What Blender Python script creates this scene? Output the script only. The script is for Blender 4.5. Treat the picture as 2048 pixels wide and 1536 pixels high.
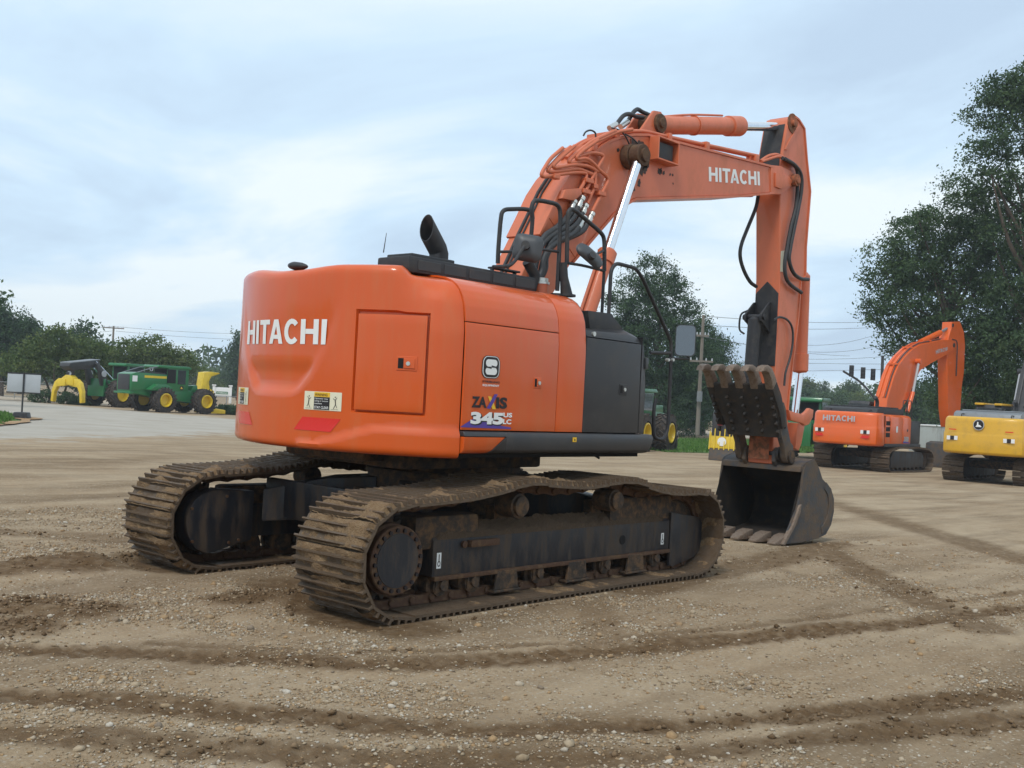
import bpy, bmesh, math, random
import numpy as np
from mathutils import Vector, Matrix
for o in list(bpy.data.objects): bpy.data.objects.remove(o)
SC = bpy.context.scene
COL = SC.collection
R = math.radians
random.seed(7)
# ------------------------------------------------------------------ camera
cam = bpy.data.cameras.new('camera'); co = bpy.data.objects.new('camera', cam); COL.objects.link(co); SC.camera = co
cam.sensor_width = 36.0; cam.lens = 38.01; cam.clip_start = 0.1; cam.clip_end = 3000
def aim(o, loc, yaw, pitch, roll):
    cy, sy, cp, sp = math.cos(yaw), math.sin(yaw), math.cos(pitch), math.sin(pitch)
    f = Vector((cy*cp, sy*cp, sp)); r = Vector((sy, -cy, 0)); u = r.cross(f)
    c, s = math.cos(roll), math.sin(roll)
    X, Y = c*r+s*u, -s*r+c*u
    o.matrix_world = Matrix(((X.x, Y.x, -f.x, loc[0]), (X.y, Y.y, -f.y, loc[1]), (X.z, Y.z, -f.z, loc[2]), (0, 0, 0, 1)))
aim(co, (-7.510, -7.613, 1.700), R(42.215), R(0.782), R(3.014))
SC.render.resolution_x, SC.render.resolution_y = 1024, 768
# ------------------------------------------------------------------ sky and sun
SUN_EL, SUN_AZ = R(52), R(200)      # azimuth of the sun, counter-clockwise from +x
W = bpy.data.worlds.new('World'); SC.world = W; W.use_nodes = True
nt = W.node_tree; nt.nodes.clear()
def N(t, **k):
    n = nt.nodes.new(t)
    for a, b in k.items(): setattr(n, a, b)
    return n
def L(a, b): nt.links.new(a, b)
wo = N('ShaderNodeOutputWorld'); bg = N('ShaderNodeBackground'); L(bg.outputs[0], wo.inputs[0])
sky = N('ShaderNodeTexSky', sky_type='NISHITA', sun_disc=False, sun_elevation=SUN_EL, sun_rotation=R(90)-SUN_AZ, air_density=1.0, dust_density=2.5, ozone_density=1.5)
tc = N('ShaderNodeTexCoord'); sep = N('ShaderNodeSeparateXYZ'); L(tc.outputs['Generated'], sep.inputs[0])
def MA(op, a, b=None):
    n = N('ShaderNodeMath', operation=op)
    for i, v in enumerate((a, b)):
        if v is None: continue
        if isinstance(v, (int, float)): n.inputs[i].default_value = v
        else: L(v, n.inputs[i])
    return n.outputs[0]
zz = MA('ADD', MA('MAXIMUM', sep.outputs[2], 0.0), 0.16)
cmb = N('ShaderNodeCombineXYZ'); L(MA('DIVIDE', sep.outputs[0], zz), cmb.inputs[0]); L(MA('DIVIDE', sep.outputs[1], zz), cmb.inputs[1])
n1 = N('ShaderNodeTexNoise'); n1.inputs['Scale'].default_value = 0.85; n1.inputs['Detail'].default_value = 9; n1.inputs['Roughness'].default_value = 0.55; n1.inputs['Distortion'].default_value = 0.5
mp = N('ShaderNodeMapping'); mp.inputs['Location'].default_value = (3.2, 1.7, 0.0); mp.inputs['Rotation'].default_value = (0, 0, R(20)); mp.inputs['Scale'].default_value = (1.0, 0.75, 1.0); L(cmb.outputs[0], mp.inputs[0]); L(mp.outputs[0], n1.inputs['Vector'])
cr = N('ShaderNodeValToRGB'); L(n1.outputs[0], cr.inputs[0])
E_ = cr.color_ramp.elements
E_[0].position = 0.34; E_[0].color = (5.0, 6.4, 8.0, 1)
E_[1].position = 0.59; E_[1].color = (8.3, 9.2, 9.7, 1)
e = E_.new(0.46); e.color = (6.1, 7.8, 9.4, 1)
mx = N('ShaderNodeMix', data_type='RGBA'); mx.inputs[0].default_value = 0.93; L(sky.outputs[0], mx.inputs[6]); L(cr.outputs[0], mx.inputs[7])
L(mx.outputs[2], bg.inputs[0]); bg.inputs[1].default_value = 0.1
sun = bpy.data.lights.new('sun', 'SUN'); so = bpy.data.objects.new('sun', sun); COL.objects.link(so)
sun.energy = 1.5; sun.angle = R(14); sun.color = (1.0, 0.96, 0.9)
so.rotation_euler = Vector((math.cos(SUN_AZ)*math.cos(SUN_EL), math.sin(SUN_AZ)*math.cos(SUN_EL), math.sin(SUN_EL))).to_track_quat('Z', 'Y').to_euler()
vs = SC.view_settings; vs.view_transform = 'Standard'; vs.look = 'None'; vs.gamma = 1.0; vs.use_curve_mapping = False; vs.exposure = 0.22
SC.render.engine = 'CYCLES'
# ------------------------------------------------------------------ materials
def mat(name, col, rough=0.5, metal=0.0, coat=0.0, dirt=None, dirt_amt=0.3, dscale=3.0, bump=0.0, bscale=60.0, var=0.06, spec=0.5, stretch=1.0, thr=0.5):
    m = bpy.data.materials.new(name); m.use_nodes = True; t = m.node_tree; b = t.nodes['Principled BSDF']
    b.inputs['Roughness'].default_value = rough; b.inputs['Metallic'].default_value = metal
    b.inputs['Coat Weight'].default_value = coat; b.inputs['Coat Roughness'].default_value = 0.07; b.inputs['Specular IOR Level'].default_value = spec
    tcx = t.nodes.new('ShaderNodeTexCoord'); mpp = t.nodes.new('ShaderNodeMapping'); t.links.new(tcx.outputs['Object'], mpp.inputs[0]); mpp.inputs['Scale'].default_value = (1, 1, stretch)
    nz = t.nodes.new('ShaderNodeTexNoise'); nz.inputs['Scale'].default_value = dscale; nz.inputs['Detail'].default_value = 8; nz.inputs['Roughness'].default_value = 0.62
    t.links.new(mpp.outputs[0], nz.inputs['Vector'])
    def mixn(fac, a, c):
        x = t.nodes.new('ShaderNodeMix'); x.data_type = 'RGBA'
        if isinstance(fac, float): x.inputs[0].default_value = fac
        else: t.links.new(fac, x.inputs[0])
        for i, q in ((6, a), (7, c)):
            if isinstance(q, tuple): x.inputs[i].default_value = (*q[:3], 1)
            else: t.links.new(q, x.inputs[i])
        return x.outputs[2]
    c0 = mixn(nz.outputs[0], tuple(max(0, v*(1-var*2)) for v in col), tuple(min(1, v*(1+var*2)) for v in col))
    if dirt is not None:
        n2 = t.nodes.new('ShaderNodeTexNoise'); n2.inputs['Scale'].default_value = dscale*1.7; n2.inputs['Detail'].default_value = 10; n2.inputs['Roughness'].default_value = 0.7
        t.links.new(mpp.outputs[0], n2.inputs['Vector'])
        mr = t.nodes.new('ShaderNodeMapRange'); mr.inputs[1].default_value = thr-0.02; mr.inputs[2].default_value = thr+0.16; mr.inputs[4].default_value = dirt_amt
        t.links.new(n2.outputs[0], mr.inputs[0]); c0 = mixn(mr.outputs[0], c0, dirt)
        r2 = t.nodes.new('ShaderNodeMapRange'); r2.inputs[3].default_value = rough; r2.inputs[4].default_value = min(1, rough+0.5); t.links.new(mr.outputs[0], r2.inputs[0]); t.links.new(r2.outputs[0], b.inputs['Roughness'])
    t.links.new(c0, b.inputs['Base Color'])
    if bump:
        nb = t.nodes.new('ShaderNodeTexNoise'); nb.inputs['Scale'].default_value = bscale; nb.inputs['Detail'].default_value = 6; t.links.new(tcx.outputs['Object'], nb.inputs['Vector'])
        bn = t.nodes.new('ShaderNodeBump'); bn.inputs['Strength'].default_value = bump; bn.inputs['Distance'].default_value = 0.02; t.links.new(nb.outputs[0], bn.inputs['Height']); t.links.new(bn.outputs[0], b.inputs['Normal'])
    return m
MUD = (0.17, 0.105, 0.052)
M_OR = mat('orange_paint', (0.63, 0.092, 0.008), 0.38, coat=0.6, spec=0.3, dirt=(0.50, 0.19, 0.075), dirt_amt=0.20, dscale=4.0, var=0.025, bump=0.02, bscale=6, stretch=0.14, thr=0.49)
M_ORB = mat('orange_boom_paint', (0.61, 0.150, 0.062), 0.48, coat=0.15, dirt=(0.36, 0.15, 0.085), dirt_amt=0.40, dscale=2.2, var=0.05, stretch=0.5)
M_ORR = mat('rusty_orange_paint', (0.40, 0.12, 0.05), 0.7, dirt=(0.10, 0.055, 0.03), dirt_amt=0.9, dscale=5, thr=0.42)
M_BK = mat('black_panel', (0.028, 0.027, 0.029), 0.42, dirt=(0.10, 0.085, 0.07), dirt_amt=0.3, dscale=2.5, bump=0.04, bscale=300)
M_DK = mat('dark_plastic', (0.022, 0.022, 0.025), 0.55, dirt=(0.09, 0.08, 0.065), dirt_amt=0.4, dscale=6)
M_GAP = mat('dark_interior', (0.006, 0.005, 0.005), 0.9)
M_FR = mat('undercarriage_paint', (0.015, 0.016, 0.021), 0.45, dirt=(0.095, 0.064, 0.040), dirt_amt=0.75, dscale=5.0, stretch=0.22, thr=0.47, bump=0.1, bscale=30)
M_FRM = mat('muddy_steel', (0.032, 0.022, 0.015), 0.75, dirt=(0.15, 0.085, 0.042), dirt_amt=0.9, dscale=7, bump=0.3, bscale=40, thr=0.46)
M_RUST = mat('rusty_steel', (0.085, 0.040, 0.020), 0.75, metal=0.1, dirt=MUD, dirt_amt=0.7, dscale=9, bump=0.25, bscale=60)
M_SHOE = mat('track_steel', (0.120, 0.084, 0.055), 0.55, metal=0.3, dirt=(0.115, 0.073, 0.040), dirt_amt=0.8, dscale=7, bump=0.2, bscale=50, thr=0.45)
M_MUD = mat('caked_mud', MUD, 0.95, dirt=(0.26, 0.18, 0.10), dirt_amt=0.7, dscale=12, bump=0.9, bscale=70, var=0.2)
M_TH = mat('blackened_thumb_steel', (0.020, 0.017, 0.015), 0.7, dirt=(0.085, 0.054, 0.032), dirt_amt=0.6, dscale=6, bump=0.25, bscale=40, thr=0.5)
M_DMUD = mat('dark_damp_mud', (0.075, 0.047, 0.026), 0.9, dirt=(0.11, 0.07, 0.04), dirt_amt=0.6, dscale=10, bump=0.8, bscale=60)
M_CHR = mat('chrome', (0.75, 0.77, 0.80), 0.12, metal=1.0, dirt=(0.25, 0.22, 0.18), dirt_amt=0.35, dscale=8, thr=0.6)
M_ZN = mat('zinc_fitting', (0.62, 0.62, 0.58), 0.35, metal=0.8)
M_RUB = mat('black_hose_rubber', (0.028, 0.030, 0.033), 0.55, dirt=(0.09, 0.08, 0.07), dirt_amt=0.4, dscale=8)
M_WH = mat('white_vinyl', (0.80, 0.80, 0.78), 0.4, var=0.02)
M_RED = mat('red_reflector', (0.72, 0.02, 0.015), 0.25, coat=0.6, var=0.03)
M_CRM = mat('cream_decal', (0.74, 0.70, 0.52), 0.45, var=0.02)
M_YEL = mat('yellow_decal', (0.80, 0.47, 0.02), 0.45, var=0.03)
M_NAVY = mat('purple_decal', (0.085, 0.045, 0.30), 0.45, var=0.02)
M_INK = mat('black_ink', (0.012, 0.008, 0.010), 0.5, var=0.02)
M_BKT = mat('worn_bucket_steel', (0.055, 0.055, 0.058), 0.6, metal=0.25, dirt=(0.145, 0.10, 0.065), dirt_amt=0.85, dscale=3.2, bump=0.2, bscale=30, thr=0.43)
M_BKI = mat('shaded_bucket_inside', (0.020, 0.017, 0.015), 0.8, dirt=(0.07, 0.045, 0.025), dirt_amt=0.6, dscale=4)  # darker copy of the bucket steel, with the inner shade painted in
M_TOOTH = mat('tooth_steel', (0.22, 0.165, 0.125), 0.6, metal=0.4, dirt=(0.16, 0.10, 0.06), dirt_amt=0.7, dscale=12, bump=0.2, bscale=60)
M_GLS = mat('cab_glass', (0.01, 0.013, 0.015), 0.06, coat=1.0)
M_MIR = mat('mirror_back_plastic', (0.055, 0.058, 0.062), 0.45)
M_MGL = mat('mirror_glass', (0.17, 0.18, 0.19), 0.15, metal=1.0, var=0.0)
# ------------------------------------------------------------------ mesh helpers
class G:
    def __init__(s): s.v = []; s.f = []; s.m = []; s.mi = 0
    def mat(s, i): s.mi = i; return s
    def add(s, vs, fs):
        o = len(s.v); s.v += [tuple(map(float, v)) for v in vs]
        for f in fs: s.f.append(tuple(i+o for i in f)); s.m.append(s.mi)
        return s
    def box(s, x0, x1, y0, y1, z0, z1, M=None):
        vs = [Vector((x, y, z)) for z in (z0, z1) for y in (y0, y1) for x in (x0, x1)]
        if M is not None: vs = [M @ v for v in vs]
        return s.add(vs, [(0, 2, 3, 1), (4, 5, 7, 6), (0, 1, 5, 4), (2, 6, 7, 3), (0, 4, 6, 2), (1, 3, 7, 5)])
    def prism(s, poly, lo, hi, ax='y'):
        n = len(poly)
        P = {'y': lambda a, b, c: (a, c, b), 'x': lambda a, b, c: (c, a, b), 'z': lambda a, b, c: (a, b, c)}[ax]
        vs = [P(a, b, lo) for a, b in poly]+[P(a, b, hi) for a, b in poly]
        return s.add(vs, [tuple(range(n)), tuple(range(2*n-1, n-1, -1))]+[(i, i+n, (i+1) % n+n, (i+1) % n) for i in range(n)])
    def loft(s, rings, caps=True, closed=True):
        n = len(rings[0]); vs = [v for r in rings for v in r]; fs = []
        for k in range(len(rings)-1):
            for i in range(n if closed else n-1):
                j = (i+1) % n; fs.append((k*n+i, k*n+j, (k+1)*n+j, (k+1)*n+i))
        if caps and closed: fs += [tuple(range(n-1, -1, -1)), tuple(range((len(rings)-1)*n, len(rings)*n))]
        return s.add(vs, fs)
    def cyl(s, a, b, r0, r1=None, n=16, caps=True):
        r1 = r0 if r1 is None else r1; a, b = Vector(a), Vector(b); d = (b-a).normalized()
        u = d.orthogonal().normalized(); w = d.cross(u)
        ring = lambda c, r: [c+r*(math.cos(2*math.pi*i/n)*u+math.sin(2*math.pi*i/n)*w) for i in range(n)]
        return s.loft([ring(a, r0), ring(b, r1)], caps)
    def lathe(s, a, b, prof, n=20, caps=True):
        # prof: (t along a->b in metres, radius)
        a, b = Vector(a), Vector(b); d = (b-a).normalized(); u = d.orthogonal().normalized(); w = d.cross(u)
        return s.loft([[a+d*t+r*(math.cos(2*math.pi*i/n)*u+math.sin(2*math.pi*i/n)*w) for i in range(n)] for t, r in prof], caps)
    def tube(s, pts, r, n=8, caps=True):
        P = [Vector(p) for p in pts]; rs = r if isinstance(r, (list, tuple)) else [r]*len(P)
        T = [(P[min(i+1, len(P)-1)]-P[max(i-1, 0)]).normalized() for i in range(len(P))]
        u = T[0].orthogonal().normalized(); rings = []
        for i, p in enumerate(P):
            u = (u-T[i]*u.dot(T[i])).normalized(); w = T[i].cross(u)
            rings.append([p+rs[i]*(math.cos(2*math.pi*k/n)*u+math.sin(2*math.pi*k/n)*w) for k in range(n)])
        return s.loft(rings, caps)
def rnd(pts, r=0.08, k=4):
    P = [Vector(p) for p in pts]; out = [P[0]]
    for i in range(1, len(P)-1):
        a, b, c = P[i-1], P[i], P[i+1]; ra = min(r, (a-b).length*0.45); rc = min(r, (c-b).length*0.45)
        p0 = b+(a-b).normalized()*ra; p2 = b+(c-b).normalized()*rc
        for j in range(k+1):
            t = j/k; out.append(p0*(1-t)**2+b*2*t*(1-t)+p2*t*t)
    return out+[P[-1]]
def spl(pts, k=6):
    P = [Vector(p) for p in pts]; P = [P[0]*2-P[1]]+P+[P[-1]*2-P[-2]]; out = []
    for i in range(1, len(P)-2):
        a, b, c, d = P[i-1:i+3]
        for j in range(k):
            t = j/k; out.append(0.5*((2*b)+(c-a)*t+(2*a-5*b+4*c-d)*t*t+(3*b-a-3*c+d)*t**3))
    return out+[P[-2]]
def tag(o, label=None, cat=None, group=None, kind=None):
    for k, v in (('label', label), ('category', cat), ('group', group), ('kind', kind)):
        if v: o[k] = v
    return o
def mesh(name, g, mats, bev=0, seg=2, smooth=35, recalc=True):
    me = bpy.data.meshes.new(name); me.from_pydata(g.v, [], g.f)
    for m in (mats if isinstance(mats, (list, tuple)) else [mats]): me.materials.append(m)
    me.polygons.foreach_set('material_index', g.m)
    if recalc or bev:
        bm = bmesh.new(); bm.from_mesh(me)
        bmesh.ops.recalc_face_normals(bm, faces=bm.faces)
        if bev:
            es = [e for e in bm.edges if len(e.link_faces) == 2 and e.calc_face_angle(0) > 0.45]
            bmesh.ops.bevel(bm, geom=es, offset=bev, segments=seg, affect='EDGES', clamp_overlap=True, profile=0.6)
        bm.to_mesh(me); bm.free()
    if smooth:
        me.polygons.foreach_set('use_smooth', [True]*len(me.polygons)); me.set_sharp_from_angle(angle=R(smooth))
    me.update(); return me
def link(name, me, parent=None, loc=None, M=None):
    o = bpy.data.objects.new(name, me); COL.objects.link(o)
    if parent is not None: o.parent = parent
    if loc is not None: o.location = loc
    if M is not None: o.matrix_local = M
    return o
def obj(name, g, mats, parent=None, bev=0, seg=2, smooth=35, label=None, kind=None, loc=None, recalc=True):
    o = link(name, mesh(name, g, mats, bev, seg, smooth, recalc), parent, loc)
    tag(o, label=label, kind=kind); return o
def thing(name, label, cat, loc=(0, 0, 0), rz=0, group=None):
    o = bpy.data.objects.new(name, None); COL.objects.link(o); o.location = loc; o.rotation_euler = (0, 0, rz); o.empty_display_size = 0.3
    return tag(o, label, cat, group)
# lettering: flat polygons in a unit frame (x right, z up), extruded thinly
def text_mesh(txt, size, bold=0.0, xs=1.0, shear=0.0, ex=0.0):
    cu = bpy.data.curves.new('lettering', 'FONT'); cu.body = txt; cu.size = size; cu.offset = bold; cu.extrude = ex; cu.shear = shear; cu.resolution_u = 3; cu.space_character = 1.0
    o = bpy.data.objects.new('lettering', cu); COL.objects.link(o)
    dg = bpy.context.evaluated_depsgraph_get(); dg.update()
    me = o.evaluated_get(dg).to_mesh(); V = [(v.co.x*xs, v.co.y) for v in me.vertices]; F = [tuple(p.vertices) for p in me.polygons]
    o.evaluated_get(dg).to_mesh_clear(); bpy.data.objects.remove(o); bpy.data.curves.remove(cu)
    x0, x1 = min(v[0] for v in V), max(v[0] for v in V); y0, y1 = min(v[1] for v in V), max(v[1] for v in V)
    return V, F, (x0, x1, y0, y1)
def fit_text(txt, w, h, **k):
    V, F, (a, b, c, d) = text_mesh(txt, 1.0, **k)
    return [((x-a)/(b-a)*w, (y-c)/(d-c)*h) for x, y in V], F
# block capitals of the big word on the machines: letters of width/height about 0.8
def block_word(w, h):
    t = 0.235; V = []; F = []
    def poly(pts):
        o = len(V); V.extend(pts); F.append(tuple(range(o, o+len(pts))))
    def rect(x0, x1, y0, y1): poly([(x0, y0), (x1, y0), (x1, y1), (x0, y1)])
    x = 0.0; gap = 0.13
    for ch in 'HITACHI':
        if ch == 'H':
            rect(x, x+t, 0, 1); rect(x+0.62, x+0.62+t, 0, 1); rect(x+t, x+0.62, 0.41, 0.61); x += 0.62+t+gap
        elif ch == 'I': rect(x, x+t, 0, 1); x += t+gap
        elif ch == 'T':
            x -= 0.02; rect(x, x+0.78, 0.8, 1); rect(x+0.27, x+0.27+t, 0, 0.8); x += 0.78+gap-0.14
        elif ch == 'A':
            poly([(x, 0), (x+0.24, 0), (x+0.44, 0.72), (x+0.44, 1), (x+0.30, 1)]); poly([(x+0.44, 1), (x+0.44, 0.72), (x+0.64, 0), (x+0.88, 0), (x+0.58, 1)]); rect(x+0.27, x+0.61, 0.20, 0.37); x += 0.88+gap-0.05
        elif ch == 'C':
            cx, cy = x+0.43, 0.5; n = 16; a0, a1 = R(42), R(318)
            for i in range(n):
                p, q = a0+(a1-a0)*i/n, a0+(a1-a0)*(i+1)/n
                e = lambda a, rx, ry: (cx+rx*math.cos(a), cy+ry*math.sin(a))
                poly([e(p, 0.43, 0.52), e(q, 0.43, 0.52), e(q, 0.205, 0.315), e(p, 0.205, 0.315)])
            x += 0.775+gap
    X = x-gap
    return [(a/X*w, b*h) for a, b in V], F
def tilted(V, F, fn): g = G(); g.add([fn(a, b) for a, b in V], F); return g
# ================================================================== ground
rng = np.random.default_rng(3)
_T = rng.random((256, 256))
def vnoise(x, y):
    xi = np.floor(x).astype(int); yi = np.floor(y).astype(int); fx = x-xi; fy = y-yi
    fx = fx*fx*(3-2*fx); fy = fy*fy*(3-2*fy); a = lambda i, j: _T[(xi+i) & 255, (yi+j) & 255]
    return (a(0, 0)*(1-fx)+a(1, 0)*fx)*(1-fy)+(a(0, 1)*(1-fx)+a(1, 1)*fx)*fy
def fbm(x, y, o=4):
    s = 0; w = 0.5; t = 0
    for k in range(o): s = s+w*vnoise(x*2**k+17*k, y*2**k+31*k); t += w; w *= 0.5
    return s/t
def base_z(x, y): return -0.016*np.clip(x-0.8, 0, 38)
# wheel and crawler tracks pressed into the yard: centre lines in plan, width, depth
def near_line(x, y, pts):
    d = np.full(np.shape(x), 1e9)
    for (x0, y0), (x1, y1) in zip(pts, pts[1:]):
        vx, vy = x1-x0, y1-y0; t = np.clip(((x-x0)*vx+(y-y0)*vy)/(vx*vx+vy*vy), 0, 1); d = np.minimum(d, np.hypot(x-x0-t*vx, y-y0-t*vy))
    return d
def track_ripple(x, y, pts):
    d = np.full(np.shape(x), 1e9); s = np.zeros(np.shape(x)); acc = 0.0
    for (x0, y0), (x1, y1) in zip(pts, pts[1:]):
        vx, vy = x1-x0, y1-y0; L_ = math.hypot(vx, vy); t = np.clip(((x-x0)*vx+(y-y0)*vy)/(L_*L_), 0, 1); q = np.hypot(x-x0-t*vx, y-y0-t*vy); b = q < d; d = np.where(b, q, d); s = np.where(b, acc+t*L_, s); acc += L_
    return d, s
def xy(P): return [(a, b) for a, b, c in P]
TRACKS = [
    (xy([(-4.865, -0.73, -0.002), (-4.096, -1.416, -0.004), (-3.179, -2.466, -0.01), (-2.295, -2.905, -0.01), (-1.168, -3.295, -0.007), (0.233, -3.717, -0.008), (1.755, -4.092, -0.017), (4.063, -4.435, -0.055)]), 0.17, 1.0),
    (xy([(-3.847, -1.271, -0.003), (-2.99, -2.235, -0.003), (-1.332, -2.98, -0.01), (0.719, -3.467, -0.006), (5.26, -4.099, -0.074)]), 0.06, 0.7),
    (xy([(-5.227, -1.71, -0.008), (-4.719, -2.324, -0.008), (-4.241, -2.965, -0.008), (-3.78, -3.594, -0.006), (-3.186, -4.081, -0.014), (-2.452, -4.516, -0.009), (-1.506, -4.926, -0.002), (0.363, -5.627, -0.009)]), 0.16, 1.0),
    (xy([(-5.452, -2.317, -0.009), (-4.844, -3.051, -0.016), (-4.282, -3.814, -0.014), (-3.345, -4.526, -0.015), (-2.289, -5.016, -0.009), (-0.407, -5.828, -0.004)]), 0.14, 0.9),
    (xy([(0.658, -1.911, -0.002), (2.313, -1.626, -0.026), (4.418, -1.303, -0.061), (6.695, -0.849, -0.099)]), 0.30, 0.8),
    (xy([(6.19, -0.948, -0.087), (4.228, -2.515, -0.058), (2.652, -3.791, -0.037), (1.899, -4.497, -0.024)]), 0.26, 0.8),
    (xy([(3.802, -1.114, -0.053), (3.244, -2.399, -0.044), (2.786, -3.451, -0.036), (2.64, -4.203, -0.034)]), 0.10, 0.4),
    (xy([(15.609, 3.69, -0.238), (10.986, -0.51, -0.165), (7.768, -3.274, -0.116)]), 0.4, 0.75),
    (xy([(-3.794, 1.736, -0.004), (-2.803, 1.447, -0.002), (-1.859, 1.188, -0.004), (-1.005, 0.954, -0.004)]), 0.30, 0.9),
    (xy([(-1.692, 7.165, -0.004), (-0.324, 7.051, -0.003), (0.535, 7.11, -0.001)]), 0.35, 0.45),
    (xy([(0.212, 12.084, -0.0), (3.262, 13.379, -0.04), (8.221, 17.184, -0.119)]), 0.5, 0.4),
    (xy([(-2.77, 4.381, -0.004), (-2.124, 3.666, -0.006), (-1.799, 2.886, -0.007)]), 0.3, 0.6),
    (xy([(-1.942, -0.022, -0.007), (-2.073, -0.991, -0.0), (-2.152, -1.779, -0.004)]), 0.36, 0.9),
    (xy([(-2.218, -1.853, -0.008), (-1.2, -1.891, -0.009), (0.049, -1.92, -0.007), (1.847, -1.914, -0.018)]), 0.10, 0.5),
    (xy([(-0.317, -2.096, -0.003), (-0.937, -2.677, -0.008), (-1.419, -3.113, -0.008)]), 0.16, 0.4),
    (xy([(-3.285, -3.45, -0.014), (-3.137, -3.83, -0.006), (-2.864, -4.089, -0.008)]), 0.12, 0.3),
]
HEAPS = [(*xy([p])[0], w, h) for p, w, h in zip([(-3.954, 0.237, -0.005), (-3.852, -0.252, -0.004), (-4.365, -0.397, -0.002), (-3.607, -0.21, -0.003), (-2.203, -0.386, -0.007), (-2.193, -0.895, -0.004), (-2.297, -1.387, -0.002), (-2.599, -0.411, -0.002), (-2.265, 1.55, -0.005), (-1.912, 1.104, -0.002), (-1.425, 1.016, -0.004), (-2.884, 1.656, -0.003), (-3.292, 1.74, -0.004), (-2.259, -1.682, -0.009)], [0.45, 0.4, 0.4, 0.3, 0.4, 0.4, 0.35, 0.3, 0.5, 0.45, 0.4, 0.5, 0.5, 0.3], [0.06, 0.05, 0.04, 0.03, 0.045, 0.05, 0.05, 0.02, 0.07, 0.07, 0.05, 0.05, 0.05, 0.05])]
def mud_mask(x, y):
    m = np.zeros(np.shape(x)); wob = 0.12*(fbm(x*1.3, y*1.3)-0.5)+0.10*(fbm(x*5, y*5)-0.5)
    for pts, w, s in TRACKS:
        d = near_line(x, y, pts)+wob; m = np.maximum(m, s*np.clip((w*1.25-d)/(w*0.55), 0, 1))
    for hx, hy, w, h in HEAPS: m = np.maximum(m, np.clip((w*1.1-np.hypot(x-hx, y-hy)-wob*2)/(w*0.5), 0, 1))
    return m
def ground_z(x, y):
    d = np.hypot(x+1, y+1); near = np.clip(1-(d-13)/8, 0, 1); z = base_z(x, y)
    r = (fbm(x*0.45, y*0.45)-0.5)*0.07+(fbm(x*2.1+9, y*2.1)-0.5)*0.035
    m = mud_mask(x, y)
    r = r+m*np.clip((fbm(x*0.9+3, y*0.9+8)-0.36)/0.2, 0.15, 1)*((fbm(x*6.5, y*6.5)-0.45)*0.055+(fbm(x*19, y*19, 2)-0.5)*0.028)+(1-m)*(fbm(x*15, y*15, 2)-0.5)*0.012
    for pts, w, s in TRACKS:
        dd, ss = track_ripple(x, y, pts); r = r+0.011*np.clip(s*1.2-0.4, 0, 1)*np.clip((w*1.05-dd)/(w*0.2), 0, 1)*np.tanh(2.2*np.sin(6.283*(ss+0.4*dd)/0.145))*np.clip((fbm(x*1.1+20, y*1.1)-0.36)/0.15, 0, 1); r = r-0.014*s*np.clip(1-dd/w, 0, 1)**1.5+0.007*s*np.exp(-((dd-w*1.15)/(w*0.35))**2)*(0.3+1.4*fbm(x*2.3, y*2.3))
    for hx, hy, w, h in HEAPS: r = r+h*np.exp(-((x-hx)**2+(y-hy)**2)/(w*w*0.6))*(0.6+0.8*fbm(x*7, y*7))
    under = np.maximum(np.clip((2.7-np.abs(x))/0.3, 0, 1)*np.clip((0.62-np.abs(np.abs(y)-1.295))/0.2, 0, 1), np.clip((0.95-np.abs(x-6.4))/0.4, 0, 1)*np.clip((0.9-np.abs(y))/0.3, 0, 1))
    r = r*(1-under)+under*(-0.01)
    return z+r*near
ax_ = lambda lo, hi, st, far: np.concatenate([-far[::-1]+lo, np.arange(lo, hi+1e-6, st), hi+far])
FAR = np.cumsum(0.08*1.13**np.arange(52)); FAR = FAR[FAR < 420]; FAR = np.append(FAR, 900.0)
gx = ax_(-7.5, 9.5, 0.045, FAR); gy = ax_(-7.0, 9.0, 0.045, FAR)
X, Y = np.meshgrid(gx, gy, indexing='ij'); Zg = ground_z(X, Y); MK = mud_mask(X, Y)*np.clip(1-(np.hypot(X, Y)-22)/10, 0, 1)
def grid_mesh(name, X, Y, Z):
    nx, ny = X.shape; me = bpy.data.meshes.new(name); me.vertices.add(nx*ny)
    me.vertices.foreach_set('co', np.stack([X, Y, Z], -1).ravel().astype(np.float32))
    i, j = np.meshgrid(np.arange(nx-1), np.arange(ny-1), indexing='ij'); a = (i*ny+j).ravel(); q = np.stack([a, a+ny, a+ny+1, a+1], 1)
    me.loops.add(q.size); me.loops.foreach_set('vertex_index', q.ravel().astype(np.int32)); me.polygons.add(len(q)); me.polygons.foreach_set('loop_start', np.arange(0, q.size, 4, dtype=np.int32))
    me.update(calc_edges=True); me.polygons.foreach_set('use_smooth', [True]*len(q)); return me
gm = grid_mesh('ground', X, Y, Zg)
at = gm.attributes.new('mud', 'FLOAT', 'POINT'); at.data.foreach_set('value', MK.ravel().astype(np.float32))
LOT = xy([(31.008, 117.355, -0.483), (28.133, 69.765, -0.438), (29.351, 57.866, -0.457), (31.726, 48.869, -0.495), (30.556, 38.722, -0.477), (20.647, 32.878, -0.318), (15.83, 28.56, -0.242), (11.082, 25.327, -0.165), (6.768, 22.632, -0.097), (0.528, 18.244, -0.001)])
def soft_poly(x, y, poly, w):
    ins = np.zeros(np.shape(x), bool); j = len(poly)-1
    for i in range(len(poly)):
        (xi, yi), (xj, yj) = poly[i], poly[j]; ins ^= ((yi > y) != (yj > y)) & (x < (xj-xi)*(y-yi)/(yj-yi+1e-9)+xi); j = i
    d = near_line(x, y, list(poly)+[poly[0]]); return np.clip(0.5+np.where(ins, d, -d)/(2*w), 0, 1)
at = gm.attributes.new('lot', 'FLOAT', 'POINT'); at.data.foreach_set('value', soft_poly(X, Y, LOT, 2.5).ravel().astype(np.float32))
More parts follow.
